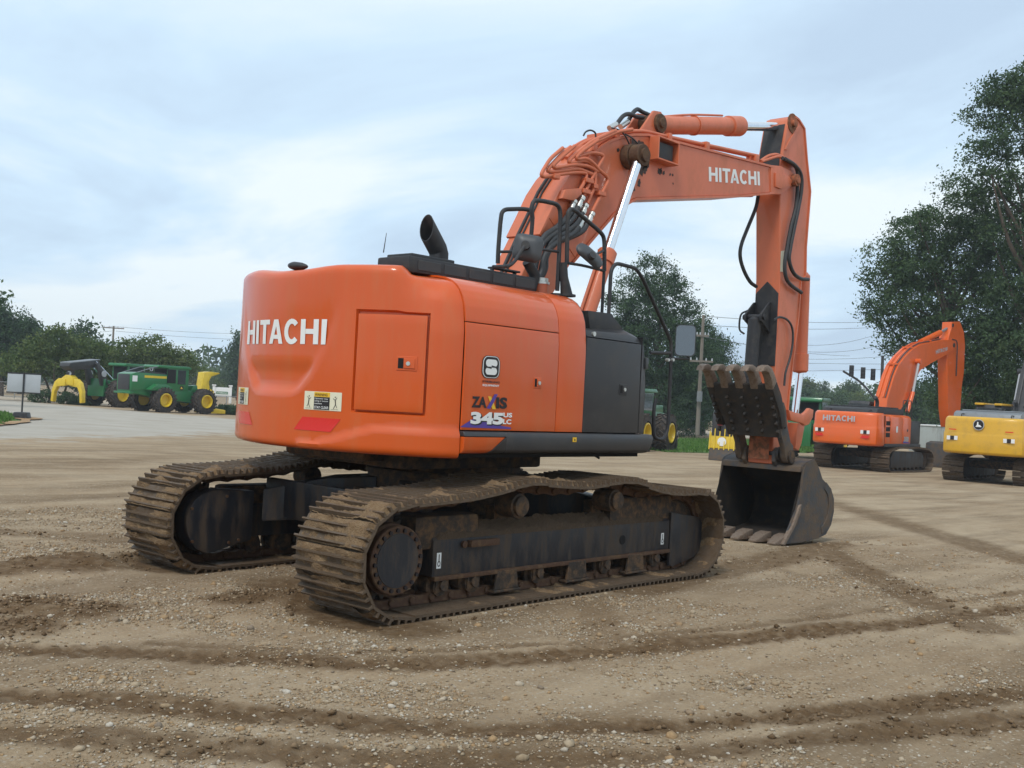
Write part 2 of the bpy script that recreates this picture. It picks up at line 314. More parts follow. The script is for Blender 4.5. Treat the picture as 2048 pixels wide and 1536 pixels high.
def ground_mat(name, dry, pale, dark, attr=None, sc=1.0, stones=True, lot=None):
    m = bpy.data.materials.new(name); m.use_nodes = True; t = m.node_tree; b = t.nodes['Principled BSDF']; b.inputs['Roughness'].default_value = 0.95; b.inputs['Specular IOR Level'].default_value = 0.15
    n_ = t.nodes.new; tcx = n_('ShaderNodeTexCoord')
    def noise(s, d=8, r=0.6): q = n_('ShaderNodeTexNoise'); q.inputs['Scale'].default_value = s*sc; q.inputs['Detail'].default_value = d; q.inputs['Roughness'].default_value = r; t.links.new(tcx.outputs['Object'], q.inputs['Vector']); return q.outputs[0]
    def rmp(s, a, c, lo=0.0, hi=1.0): q = n_('ShaderNodeMapRange'); t.links.new(s, q.inputs[0]); q.inputs[1].default_value = a; q.inputs[2].default_value = c; q.inputs[3].default_value = lo; q.inputs[4].default_value = hi; return q.outputs[0]
    def mix(f, a, c):
        q = n_('ShaderNodeMix'); q.data_type = 'RGBA'
        if isinstance(f, float): q.inputs[0].default_value = f
        else: t.links.new(f, q.inputs[0])
        for i, v in ((6, a), (7, c)):
            if isinstance(v, tuple): q.inputs[i].default_value = (*v, 1)
            else: t.links.new(v, q.inputs[i])
        return q.outputs[2]
    big = noise(0.55, 6); mid = noise(3.5, 8); fine = noise(38, 5, 0.7)
    c = mix(rmp(big, 0.38, 0.62), dry, pale); c = mix(rmp(mid, 0.35, 0.7, 0, 0.55), c, tuple(v*0.72 for v in dry))
    c = mix(rmp(fine, 0.3, 0.75, 0.0, 0.5), c, tuple(min(1, v*1.45) for v in pale))
    mpp = n_('ShaderNodeMapping'); mpp.inputs['Rotation'].default_value = (0, 0, R(28)); mpp.inputs['Scale'].default_value = (0.10*sc, 0.85*sc, 1); t.links.new(tcx.outputs['Object'], mpp.inputs[0])
    sn = n_('ShaderNodeTexNoise'); sn.inputs['Scale'].default_value = 1.6; sn.inputs['Detail'].default_value = 5; sn.inputs['Roughness'].default_value = 0.65; t.links.new(mpp.outputs[0], sn.inputs['Vector'])
    c = mix(rmp(sn.outputs[0], 0.46, 0.66, 0.0, 0.7), c, tuple(v*0.62 for v in dry)); c = mix(rmp(sn.outputs[0], 0.46, 0.30, 0.0, 0.5), c, tuple(min(1, v*1.18) for v in pale))
    if stones:
        vo = n_('ShaderNodeTexVoronoi'); vo.inputs['Scale'].default_value = 34*sc; t.links.new(tcx.outputs['Object'], vo.inputs['Vector'])
        sepc = n_('ShaderNodeSeparateColor'); t.links.new(vo.outputs['Color'], sepc.inputs[0])
        k = n_('ShaderNodeMath'); k.operation = 'MULTIPLY'; t.links.new(rmp(vo.outputs['Distance'], 0.42, 0.25), k.inputs[0]); t.links.new(rmp(sepc.outputs[0], 0.45, 0.6), k.inputs[1])
        c = mix(k.outputs[0], c, mix(sepc.outputs[1], (0.31, 0.23, 0.15), (0.48, 0.41, 0.32)))
    if attr:
        an = n_('ShaderNodeAttribute'); an.attribute_name = attr
        md = n_('ShaderNodeMath'); md.operation = 'MULTIPLY'; t.links.new(an.outputs['Fac'], md.inputs[0]); t.links.new(rmp(noise(9, 6), 0.25, 0.55, 0.45, 1.0), md.inputs[1])
        c = mix(md.outputs[0], c, mix(rmp(noise(22, 6), 0.3, 0.7), dark, tuple(v*1.7 for v in dark)))
    if lot:
        al = n_('ShaderNodeAttribute'); al.attribute_name = 'lot'
        lf = n_('ShaderNodeMath'); lf.operation = 'ADD'; t.links.new(al.outputs['Fac'], lf.inputs[0]); t.links.new(rmp(noise(0.9, 6), 0.3, 0.7, -0.35, 0.35), lf.inputs[1])
        c = mix(rmp(lf.outputs[0], 0.35, 0.65), c, mix(rmp(noise(0.4, 8, 0.7), 0.35, 0.65), lot[0], lot[1]))
    t.links.new(c, b.inputs['Base Color'])
    bn = n_('ShaderNodeBump'); bn.inputs['Strength'].default_value = 0.75; bn.inputs['Distance'].default_value = 0.03; t.links.new(noise(45, 6, 0.7), bn.inputs['Height']); t.links.new(bn.outputs[0], b.inputs['Normal'])
    return m
M_GND = ground_mat('gravelly_clay', (0.275, 0.186, 0.106), (0.390, 0.298, 0.196), (0.098, 0.059, 0.029), 'mud', lot=((0.37, 0.325, 0.265), (0.45, 0.41, 0.35)))
gm.materials.append(M_GND); go = link('ground', gm); tag(go, kind='structure')
# ------------------------------------------------------------------ loose stones and clods
def scatter(name, n, sampler, size, cols, flat=0.6, seed=1, kindmat=None, big=False):
    r = np.random.default_rng(seed); x, y, s = sampler(r, n); n = len(x)
    z = ground_z(x, y); 
    if big: bv = np.array([v.co for v in _ico.vertices]); bf = np.array([p.vertices[:] for p in _ico.polygons])
    else: bv = np.array([(1, 0, 0), (-1, 0, 0), (0, 1, 0), (0, -1, 0), (0, 0, 1), (0, 0, -1)], float); bf = np.array([(0, 2, 4), (2, 1, 4), (1, 3, 4), (3, 0, 4), (2, 0, 5), (1, 2, 5), (3, 1, 5), (0, 3, 5)])
    k = len(bv); jit = 1+r.uniform(-0.28, 0.28, (n, k, 3)); v = bv[None]*jit
    v = v*np.stack([r.uniform(0.75, 1.3, n), r.uniform(0.75, 1.3, n), r.uniform(flat*0.7, flat*1.2, n)], 1)[:, None]
    a = r.uniform(0, 6.28, n); ca, sa = np.cos(a)[:, None], np.sin(a)[:, None]; b_ = r.uniform(-0.5, 0.5, n); cb, sb = np.cos(b_)[:, None], np.sin(b_)[:, None]
    vx, vy, vz = v[..., 0], v[..., 1], v[..., 2]; vx, vz = vx*cb-vz*sb, vx*sb+vz*cb; vx, vy = vx*ca-vy*sa, vx*sa+vy*ca
    co_ = np.stack([vx, vy, vz], -1)*s[:, None, None]+np.stack([x, y, z+s*flat*0.35], -1)[:, None]
    F = (bf[None]+(np.arange(n)*k)[:, None, None]).reshape(-1, 3)
    me = bpy.data.meshes.new(name); me.vertices.add(n*k); me.vertices.foreach_set('co', co_.reshape(-1).astype(np.float32)); me.loops.add(F.size); me.loops.foreach_set('vertex_index', F.ravel().astype(np.int32)); me.polygons.add(len(F)); me.polygons.foreach_set('loop_start', np.arange(0, F.size, 3, dtype=np.int32)); me.update(calc_edges=True)
    me.polygons.foreach_set('use_smooth', [True]*len(F))
    at = me.attributes.new('tint', 'FLOAT', 'POINT'); at.data.foreach_set('value', np.repeat(r.random(n), k).astype(np.float32)); me.materials.append(kindmat)
    return link(name, me)
bmi = bmesh.new(); bmesh.ops.create_icosphere(bmi, subdivisions=1, radius=1.0); _ico = bpy.data.meshes.new('ico'); bmi.to_mesh(_ico); bmi.free()
def tint_mat(name, stops, rough=0.9, bump=0.4):
    m = bpy.data.materials.new(name); m.use_nodes = True; t = m.node_tree; b = t.nodes['Principled BSDF']; b.inputs['Roughness'].default_value = rough; b.inputs['Specular IOR Level'].default_value = 0.2
    an = t.nodes.new('ShaderNodeAttribute'); an.attribute_name = 'tint'; cr_ = t.nodes.new('ShaderNodeValToRGB'); t.links.new(an.outputs['Fac'], cr_.inputs[0]); cr_.color_ramp.interpolation = 'LINEAR'
    el = cr_.color_ramp.elements
    for i, (p, c) in enumerate(stops):
        e = el[i] if i < 2 else el.new(p); e.position = p; e.color = (*c, 1)
    nz = t.nodes.new('ShaderNodeTexNoise'); nz.inputs['Scale'].default_value = 60; nz.inputs['Detail'].default_value = 4; tcx = t.nodes.new('ShaderNodeTexCoord'); t.links.new(tcx.outputs['Object'], nz.inputs['Vector'])
    mx_ = t.nodes.new('ShaderNodeMix'); mx_.data_type = 'RGBA'; mx_.blend_type = 'MULTIPLY'; mx_.inputs[0].default_value = 0.6; t.links.new(cr_.outputs[0], mx_.inputs[6]); t.links.new(nz.outputs[0], mx_.inputs[7]); mx_.inputs[7].default_value = (1, 1, 1, 1)
    sc_ = t.nodes.new('ShaderNodeMix'); sc_.data_type = 'RGBA'; sc_.blend_type = 'MULTIPLY'; sc_.inputs[0].default_value = 1.0; sc_.inputs[7].default_value = (1.35, 1.35, 1.35, 1); t.links.new(mx_.outputs[2], sc_.inputs[6]); t.links.new(sc_.outputs[2], b.inputs['Base Color'])
    return m
M_STONE = tint_mat('pale_gravel', [(0.0, (0.22, 0.175, 0.13)), (1.0, (0.50, 0.45, 0.375)), (0.25, (0.35, 0.225, 0.115)), (0.5, (0.30, 0.23, 0.15)), (0.75, (0.41, 0.32, 0.215))])
M_CLOD = tint_mat('clay_clods', [(0.0, (0.10, 0.060, 0.030)), (1.0, (0.23, 0.155, 0.09)), (0.5, (0.15, 0.095, 0.05))])
CX, CY = -7.51, -7.613
def polar(r, n, d0, d1, pw):
    d = d0+(d1-d0)*r.random(n)**pw; a = R(42.2)+r.uniform(-0.60, 0.60, n); return CX+d*np.cos(a), CY+d*np.sin(a), d
def stone_s(r, n, smin, smax, d0, d1, pw=1.0):
    x, y, d = polar(r, n, d0, d1, pw); m = mud_mask(x, y); patch = np.clip((fbm(x*0.75+5, y*0.75)-0.445)/0.12, 0.13, 1)*np.clip((fbm(x*3.1, y*3.1)-0.33)/0.25, 0.15, 1)
    keep = r.random(n) < patch*(1-0.85*m); x, y, d = x[keep], y[keep], d[keep]; s = smin+(smax-smin)*r.random(len(x))**3.5
    ok = ~((np.abs(np.abs(y)-1.295) < 0.45) & (np.abs(x) < 2.5)); return x[ok], y[ok], s[ok]
def clod_s(r, n, smin, smax, d0, d1, pw=1.0):
    x, y, d = polar(r, n, d0, d1, pw); m = mud_mask(x, y); heap = np.zeros(n)
    for hx, hy, w, h in HEAPS: heap = np.maximum(heap, np.clip(1.3-np.hypot(x-hx, y-hy)/w, 0, 1))
    keep = r.random(n) < m*np.clip((fbm(x*4, y*4)-0.38)/0.2, 0.05, 1)*np.clip((fbm(x*0.9+3, y*0.9+8)-0.42)/0.18+heap, 0.06, 1)*(0.35+0.65*np.clip(heap*2, 0, 1)); x, y = x[keep], y[keep]; s = smin+(smax-smin)*r.random(len(x))**3
    ok = ~((np.abs(np.abs(y)-1.295) < 0.42) & (np.abs(x) < 2.4)); return x[ok], y[ok], s[ok]
tag(scatter('gravel', 350000, lambda r, n: stone_s(r, n, 0.005, 0.015, 4.2, 15.0, 0.8), 0, 0, 0.6, 11, M_STONE), 'small pale gravel strewn over the yard', 'gravel', kind='stuff')
tag(scatter('gravel', 20000, lambda r, n: stone_s(r, n, 0.009, 0.030, 4.2, 17.0, 0.8), 0, 0, 0.62, 12, M_STONE, big=True), 'larger pale stones lying among the gravel', 'gravel', kind='stuff')
tag(scatter('clods', 90000, lambda r, n: clod_s(r, n, 0.006, 0.027, 4.2, 15.0), 0, 0, 0.75, 13, M_CLOD, big=False), 'brown clay clods churned up in the wheel tracks', 'clods', kind='stuff')
# ================================================================== the big excavator
EX = thing('excavator', 'large orange and black excavator in front, with rounded counterweight and thumb bucket', 'excavator')
# ---- crawler tracks
def ring_path(top):
    p = []
    for i in range(13):                                   # round the sprocket, bottom to top
        a = R(-90-15*i); p.append((-2.03+0.415*math.cos(a), 0.445+0.415*math.sin(a)))
    p += top
    for i in range(13):
        a = R(80-14.2*i); p.append((2.02+0.405*math.cos(a), 0.432+0.405*math.sin(a)))
    return p
TOP = [(-1.45, 0.885), (-1.06, 0.925), (-0.79, 0.98), (-0.57, 0.995), (-0.37, 0.972), (0.03, 0.945), (0.31, 0.955), (0.65, 0.985), (0.93, 0.96), (1.18, 0.89), (1.49, 0.845), (1.80, 0.838)]
def resample(path, n):
    P = [Vector((a, 0, b)) for a, b in path]; P.append(P[0]); d = [0]
    for i in range(1, len(P)): d.append(d[-1]+(P[i]-P[i-1]).length)
    out = []
    for k in range(n):
        s = d[-1]*k/n; i = max(j for j in range(len(P)-1) if d[j] <= s); t = (s-d[i])/max(1e-6, d[i+1]-d[i]); out.append(P[i].lerp(P[i+1], t))
    return out, d[-1]
NS = 50
def shoe_mesh(seed, muddy):
    rs = random.Random(seed); g = G(); h = 0.4; p = 0.109
    g.mat(0).box(-p, p, -h, h, -0.012, 0.010)
    for c in (-0.088, -0.018, 0.052):
        g.loft([[(c-0.013, y, 0.008), (c-0.007, y, 0.050), (c+0.007, y, 0.050), (c+0.013, y, 0.008)] for y in (-h, -h*0.97, h*0.97, h)])
    nx, ny = 10, 44; ox, oy = rs.uniform(0, 90), rs.uniform(0, 90)
    def hgt(x, y):
        a = float(fbm(np.array(x*9+ox), np.array(y*4.5+oy))); b = float(vnoise(np.array(x*55+ox), np.array(y*55+oy)))
        return muddy+(a-0.5)*0.115+(b-0.5)*0.016
    vs = []; fs = []
    for j in range(ny+1):
        for i in range(nx+1):
            x = -p+2*p*i/nx; y = -h*0.985+2*h*0.985*j/ny; e = min(1, j/2, (ny-j)/2)
            vs.append((x, y, -0.004+(hgt(x, y)+0.004)*e if e < 1 else hgt(x, y)))
    for j in range(ny):
        for i in range(nx): a = j*(nx+1)+i; fs.append((a, a+1, a+nx+2, a+nx+1))
    g.mat(1).add(vs, fs)
    return mesh('track_shoe', g, [M_SHOE, M_MUD], smooth=50, recalc=False)
SHOES = {m: [shoe_mesh(11*k+3, lv) for k in range(7)] for m, lv in (('mud', 0.026), ('some', -0.004))}
gl = G(); gl.prism([(-0.105, -0.10), (-0.12, -0.06), (-0.10, -0.012), (0.10, -0.012), (0.125, -0.045), (0.11, -0.10), (0.03, -0.085), (-0.03, -0.085)], 0.055, 0.105); gl.prism([(-0.105, -0.10), (-0.12, -0.06), (-0.10, -0.012), (0.10, -0.012), (0.125, -0.045), (0.11, -0.10), (0.03, -0.085), (-0.03, -0.085)], -0.105, -0.055)
gl.cyl((0.1, -0.125, -0.058), (0.1, 0.125, -0.058), 0.030, n=10)
LINK = mesh('track_link', gl, M_RUST, bev=0.006, seg=1)
def crawler(side):
    yc = 1.295*side
    tr = bpy.data.objects.new('crawler_track', None); COL.objects.link(tr); tr.parent = EX; tr.location = (0, yc, 0)
    pts, ln = resample(ring_path(TOP), NS)
    for k in range(NS):
        a, b, c = pts[k-1], pts[k], pts[(k+1) % NS]; t = (c-a).normalized(); n = Vector((t.z, 0, -t.x)); 
        if n.dot(b-Vector((0, 0, 0.45))) < 0 and abs(b.x) > 1.9: n = -n
        if abs(b.x) <= 1.9: n = n if (n.z > 0) == (b.z > 0.45) else -n
        tx = Vector((0, 1, 0)).cross(n)
        M = Matrix(((tx.x, 0, n.x, b.x), (0, 1, 0, 0), (tx.z, 0, n.z, b.z), (0, 0, 0, 1)))
        muddy = b.x < -1.3 or (b.z > 0.5 and b.x < 0.2)
        M2 = M.copy(); 
        link('track_shoe', SHOES['mud' if muddy else 'some'][random.randrange(7)], tr, M=M2)
        link('track_link', LINK, tr, M=M)
    return tr
crawler(-1); crawler(1)
g = G(); g.cyl((0, -0.009, 0), (0, 0.009, 0), 0.017, n=6); HUB_BOLT = mesh('hub_bolt', g, M_INK)
# ---- sprockets, final drives, idlers, rollers, side frames
for s in (-1, 1):
    y0 = 1.295*s; out = s if s < 0 else s
    g = G(); n = 23; prof = []
    for i in range(n*4):
        a = 2*math.pi*i/(n*4); r = 0.355 if i % 4 in (0, 1) else 0.305; prof.append((-2.03+r*math.cos(a), 0.445+r*math.sin(a)))
    g.prism(prof, y0-0.04, y0+0.04); g.cyl((-2.03, y0-0.12, 0.445), (-2.03, y0+0.12, 0.445), 0.26, n=28)
    obj('sprocket', g, M_FRM, EX, bev=0.006, seg=1)
    g = G(); yo = y0+s*0.10; ye = y0+s*0.285
    g.lathe((-2.03, yo, 0.445), (-2.03, ye, 0.445), [(0, 0.27), (0.10, 0.27), (0.105, 0.245), (0.15, 0.245), (0.155, 0.262), (0.178, 0.262), (0.185, 0.255)], n=36)
    fd = obj('final_drive_hub', g, M_RUST, EX, smooth=30)
    g = G(); g.cyl((-2.03, ye+s*0.0, 0.445), (-2.03, ye+s*0.006, 0.445), 0.205, n=32); obj('hub_cover', g, M_FR, fd)
    for i in range(20):
        a = 2*math.pi*i/20+0.08; link('hub_bolt', HUB_BOLT, fd, loc=(-2.03+0.228*math.cos(a), ye+s*0.007, 0.445+0.228*math.sin(a)))
    g = G(); g.lathe((2.02, y0-0.10, 0.432), (2.02, y0+0.10, 0.432), [(0, 0.27), (0.02, 0.30), (0.05, 0.33), (0.052, 0.30), (0.148, 0.30), (0.15, 0.33), (0.18, 0.30), (0.2, 0.27)], n=32); obj('idler_wheel', g, M_FRM, EX)
    # side frame: box beam with sloped top plates
    f = y0+s*0.155; b = y0-s*0.155
    sec = [(f, 0.255), (f, 0.545), (y0+s*0.03, 0.66), (y0-s*0.03, 0.66), (b, 0.545), (b, 0.255)]
    g = G(); g.loft([[(x, a, c) for a, c in sec] for x in (-1.54, 1.78)]); sf = obj('track_side_frame', g, M_FR, EX, bev=0.012)
    g = G(); g.box(-1.53, 1.77, min(f-s*0.04, f+s*0.025), max(f-s*0.04, f+s*0.025), 0.225, 0.262); obj('frame_ledge', g, M_RUST, sf, bev=0.008)
    # mud caked on the sloping top
    g = G(); rs = random.Random(5+s); nx, ny = 90, 8; vs = []; fs = []
    for i in range(nx+1):
        for j in range(ny+1):
            t = j/ny; x = -1.5+3.2*i/nx; hh = 0.012+0.03*max(0, math.sin(x*5+1.3)*0.5+math.sin(x*13+t*4)*0.4)+rs.uniform(0, 0.022)
            if i in (0, nx) or j in (0, ny): hh = -0.01
            vs.append((x, f+(y0+s*0.03-f)*t, 0.545+0.115*t+hh))
    for i in range(nx):
        for j in range(ny): a = i*(ny+1)+j; fs.append((a, a+1, a+ny+2, a+ny+1))
    g.add(vs, fs); obj('mud_on_frame', g, M_DMUD, sf, smooth=60, recalc=False)
    for q_ in ((0.80, 1.85, 0.80), (-1.72, -1.0, 0.74)): g = G(); g.box(q_[0], q_[1], y0-0.13, y0+0.13, 0.47, q_[2]); obj('track_gap_filler', g, M_FRM, EX, bev=0.04)  # boxes added to block lit ground showing through the dark track gaps
    for x in (-0.67, 0.68):
        g = G(); g.lathe((x, y0-0.06, 0.80), (x, y0+s*0.19, 0.80), [(0, 0.09), (0.02, 0.105), (0.21, 0.105), (0.215, 0.085), (0.245, 0.085), (0.25, 0.07)], n=22)
        g.box(x-0.07, x+0.07, y0-0.05, y0+0.05, 0.62, 0.78); obj('carrier_roller', g, M_FRM, EX, smooth=30)
    for x in (-1.42, -1.06, -0.67, -0.24, 0.25, 0.74, 1.21, 1.56):
        g = G(); g.lathe((x, y0-0.15, 0.175), (x, y0+0.15, 0.175), [(0, 0.05), (0.01, 0.085), (0.05, 0.085), (0.06, 0.115), (0.10, 0.115), (0.105, 0.09), (0.195, 0.09), (0.2, 0.115), (0.24, 0.115), (0.25, 0.085), (0.29, 0.085), (0.3, 0.05)], n=20)
        g.box(x-0.07, x+0.07, f-s*0.10 if s > 0 else f-0.0, f if s > 0 else f+0.10, 0.13, 0.25)
        g.cyl((x, f-s*0.02, 0.185), (x, f+s*0.025, 0.185), 0.042, n=10); obj('track_roller', g, M_FRM, EX, smooth=30)
    for x in (-0.68, 0.27, 1.18):
        g = G(); g.prism([(x-0.15, 0.09), (x+0.15, 0.09), (x+0.12, 0.25), (x-0.12, 0.25)], min(f+s*0.005, f+s*0.03), max(f+s*0.005, f+s*0.03)); g.box(x-0.17, x+0.17, min(f-s*0.06, f+s*0.045), max(f-s*0.06, f+s*0.045), 0.07, 0.09)
        obj('track_guide_guard', g, M_FRM, EX, bev=0.005, seg=1)
    g = G(); g.prism([(1.79, 0.09), (1.86, 0.075), (2.25, 0.14), (2.38, 0.22), (2.38, 0.50), (2.30, 0.56), (1.79, 0.63)], min(y0+s*0.13, y0+s*0.165), max(y0+s*0.13, y0+s*0.165)); g.prism([(1.79, 0.09), (1.86, 0.075), (2.25, 0.14), (2.32, 0.22), (2.32, 0.50), (2.30, 0.56), (1.79, 0.63)], min(y0-s*0.13, y0-s*0.165), max(y0-s*0.13, y0-s*0.165)); obj('idler_bracket', g, M_FR, EX, bev=0.01)
    # travel motor cover on the inner side
    yi = y0-s*0.34
    mc = [(-2.039, 0.15), (-1.576, 0.252), (-1.569, 0.712), (-1.997, 0.731), (-2.126, 0.697), (-2.192, 0.653), (-2.247, 0.58), (-2.276, 0.505), (-2.275, 0.43), (-2.258, 0.354), (-2.218, 0.269), (-2.163, 0.204)]
    g = G(); g.prism(mc, min(yi, yi+s*0.2), max(yi, yi+s*0.2)); cov = obj('travel_motor_cover', g, M_FR, EX, bev=0.02)
    g = G(); 
    for (x, z) in [(-1.873, 0.67), (-2.229, 0.571), (-2.206, 0.275), (-1.828, 0.244), (-1.725, 0.261)]: g.cyl((x, yi-s*0.012, z), (x, yi+s*0.02, z), 0.014, n=8)
    obj('cover_bolts', g, M_RUST, cov)
# hooked towing eyes, small fittings and stickers on the near side frame
yf = -1.452
g = G(); g.box(-1.16, -0.82, yf-0.05, yf, 0.475, 0.53); g.cyl((-1.21, yf-0.03, 0.50), (-1.21, yf, 0.50), 0.03, n=8); obj('frame_step_bracket', g, M_RUST, EX, bev=0.006)
for (x, z, hh) in ((-1.475, 0.385, 0.125), (1.655, 0.37, 0.115)):
    g = G(); g.box(x-0.024, x+0.024, yf-0.003, yf, z-hh/2, z+hh/2); d = obj('frame_decal', g, M_WH, EX)
    g = G(); g.add([(x+0.017*math.cos(a)*(0.6 if k % 2 else 1), yf-0.0045, z-hh*0.2+0.024*math.sin(a)*(0.6 if k % 2 else 1)) for k in (0, 1) for a in [2*math.pi*i/12 for i in range(12)]], [(i, (i+1) % 12, 12+(i+1) % 12, 12+i) for i in range(12)]); g.box(x-0.004, x+0.004, yf-0.005, yf-0.0035, z-0.005, z+hh*0.4); obj('decal_print', g, M_INK, d)
g = G(); g.lathe((0.98, yf-0.003, 0.40), (0.98, yf, 0.40), [(0, 0.045), (0.003, 0.045)], n=16); obj('frame_hole', g, M_GAP, EX)
g = G(); g.box(0.66, 0.80, yf+0.05, yf+0.10, 0.585, 0.591); obj('top_decal', g, M_CRM, EX)
# ---- centre frame
g = G(); g.cyl((0, 0, 0.62), (0, 0, 0.96), 0.78, n=40); g.box(-0.9, 0.9, -0.62, 0.62, 0.52, 0.80); obj('centre_frame', g, M_FRM, EX, bev=0.02)
for sx in (-1, 1):
    for sy in (-1, 1):
        g = G(); rings = []
        for t, w, z0, z1 in ((0.0, 0.30, 0.50, 0.90), (0.45, 0.24, 0.47, 0.86), (1.0, 0.30, 0.42, 0.72)):
            c = Vector((sx*0.55, sy*0.35, 0)).lerp(Vector((sx*1.25, sy*1.16, 0)), t); nn = Vector((-(sy*0.81), sx*0.70, 0)).normalized()*w
            rings.append([(c.x-nn.x, c.y-nn.y, z0), (c.x+nn.x, c.y+nn.y, z0), (c.x+nn.x, c.y+nn.y, z1), (c.x-nn.x, c.y-nn.y, z1)])
        g.loft(rings); obj('frame_leg', g, M_FR, EX, bev=0.02)
g = G(); g.box(-1.33, -1.25, -1.13, 1.13, 0.46, 0.82); rb = obj('rear_cross_plate', g, M_FR, EX, bev=0.02)
g = G(); g.box(-1.335, -1.331, 1.00, 1.08, 0.595, 0.675); d = obj('plate_decal', g, M_WH, rb)
g = G(); g.cyl((-1.338, 1.045, 0.64), (-1.336, 1.045, 0.64), 0.024, n=14); g.box(-1.338, -1.3365, 1.006, 1.018, 0.6, 0.67); obj('decal_print', g, M_NAVY, d)
g = G(); g.lathe((0, 0, 0.93), (0, 0, 1.24), [(0, 0.80), (0.05, 0.80), (0.055, 0.72), (0.12, 0.72), (0.125, 0.78), (0.2, 0.78), (0.205, 0.7), (0.31, 0.7)], n=48); obj('swing_bearing', g, M_FRM, EX)
g = G(); g.box(-1.30, 0.50, -0.78, 0.78, 1.05, 1.20); g.box(-1.55, -1.30, -0.55, 0.55, 1.10, 1.20); obj('swing_guard', g, M_FRM, EX, bev=0.03)
# ---- main frame of the upper structure
g = G(); g.prism([(-1.9, -0.55), (-1.35, -1.42), (1.2, -1.42), (1.2, 1.42), (-1.35, 1.42), (-1.9, 0.55)], 1.20, 1.30, 'z'); g.box(-1.30, 0.15, -1.40, 1.40, 1.30, 2.55); g.box(0.15, 1.2, -1.38, -0.40, 1.3, 2.3); g.box(0.15, 1.0, 0.4, 1.4, 1.25, 1.5)
obj('upper_frame', g, M_GAP, EX)
g = G(); 
for yy in (-0.30, 0.24): g.prism([(-0.2, 1.3), (1.35, 1.3), (1.35, 1.5), (1.0, 2.1), (0.55, 2.35), (0.35, 2.25)], yy, yy+0.06)
obj('boom_bracket', g, M_ORB, EX, bev=0.01)
# ---- counterweight: swept shell on the plan curve of the tail
RT = 2.05; RF = 0.5; CFX = -1.184
def sstep(t): t = max(0, min(1, t)); return t*t*(3-2*t)
def plan():
    L_ = []
    th = [180-40.2*i/34 for i in range(35)]
    extra = [157.2, 156.7, 140.9, 140.4]
    tt = sorted(set([180+40.2*i/40 for i in range(41)]+[202.3, 202.75, 203.2, 219.1, 219.45, 219.8]+[180-40.2*i/40 for i in range(1, 41)]))
    for a in tt: L_.append((RT*math.cos(R(a)), RT*math.sin(R(a)), math.cos(R(a)), math.sin(R(a)), a))
    for i in range(1, 9):                                  # right-hand fillet down to the seam
        a = 220.2+i*(251.0-220.2)/8; L_.append((CFX+RF*math.cos(R(a)), -1.0+RF*math.sin(R(a)), math.cos(R(a)), math.sin(R(a)), a))
    Lf = []
    for i in range(8, 0, -1):
        a = 220.2+i*(251.0-220.2)/8; Lf.append((CFX+RF*math.cos(R(a)), 1.0-RF*math.sin(R(a)), math.cos(R(a)), -math.sin(R(a)), 360-a))
    return Lf+L_
PL = plan()
CREASE = [(2.73, 23.2), (2.49, 21.6), (2.22, 19.4), (2.01, 16.1), (1.81, 12.2), (1.68, 8.8), (1.64, 5.5)]
def crease_half(z):
    if z >= 2.73: return 23.2
    if z <= 1.64: return 0
    for (z1, a1), (z0, a0) in zip(CREASE, CREASE[1:]):
        if z0 <= z <= z1: return a0+(a1-a0)*(z-z0)/(z1-z0)
    return 0
def feature(a, z):
    d = abs(a-177.2)
    if a > 177.2: d = a-177.2
    hw = crease_half(z); off = 0.0
    inside = hw-d                                           # degrees inside the scooped field
    k = sstep(inside/2.2+0.5) if hw > 0 else 0
    depth = 0.055*sstep((2.55-z)/0.6)*(1-0.55*sstep((z-1.72)/0.28)*0) 
    floor = 0.016*sstep((2.6-z)/0.5)+0.024*sstep((1.95-z)/0.14)
    off -= k*floor*(sstep((z-1.63)/0.09) if z < 1.72 else 1)
    # proud lower skirt towards the right corner
    zc = 1.25+0.165*sstep((a-190)/22.0)
    if a > 188: off += 0.024*sstep((zc-z)/0.02+0.5)
    return off
DA0, DA1, DZ0, DZ1 = 202.75, 219.45, 1.537, 2.335
def ztop(a):
    q = abs(a-180); s_ = 2.695+0.037*sstep((q-3)/15)
    return s_+(2.662-s_)*sstep((q-32)/2.6)
ZL = [1.195, 1.205, 1.22, 1.245, 1.27]+[1.30+0.03*i for i in range(7)]+[1.50, 1.522, 1.537, 1.552]+[1.58+0.03*i for i in range(25)]+[2.32, 2.335, 2.35]+[2.39, 2.44, 2.49, 2.53, 2.56, 2.585, 2.605, 2.622, 2.637, 2.648, 2.656, 2.662]
def cw_off(a, z):
    q = abs(a-180); side = sstep((q-30)/12)
    e = 2.662-z
    ins_r = 0.07-math.sqrt(max(0, 0.07**2-max(0, 0.07-e)**2))
    P_ = [(2.2, 0), (2.45, 0.03), (2.56, 0.08), (2.62, 0.14), (2.65, 0.22), (2.662, 0.30)]; ins_s = 0
    for (z0, i0), (z1, i1) in zip(P_, P_[1:]):
        if z0 <= z <= z1: ins_s = i0+(i1-i0)*((z-z0)/(z1-z0))**1.25
    b = max(0, 0.05-(z-1.195)); ins_b = 0.05-math.sqrt(max(0, 0.05**2-b*b))
    off = -(ins_r*(1-side)+ins_s*side)-ins_b+feature(a, z)
    if DA0-0.25 < a < DA1+0.25 and DZ0-0.008 < z < DZ1+0.008: off -= 0.035
    return off
g = G(); cols = []
for (x, y, nx, ny, a) in PL:
    c = []
    for z in ZL:
        o_ = cw_off(a, z); zt = ztop(a); zz_ = z+(zt-2.662)*sstep((z-2.25)/0.40); c.append((x+nx*o_, y+ny*o_, zz_))
    c.append((x*0.72-0.2, y*0.72, c[-1][2]+0.012)); c.append((-0.9, y*0.5, c[-1][2])); c.insert(0, (x*0.75-0.1, y*0.75, 1.195))
    cols.append(c)
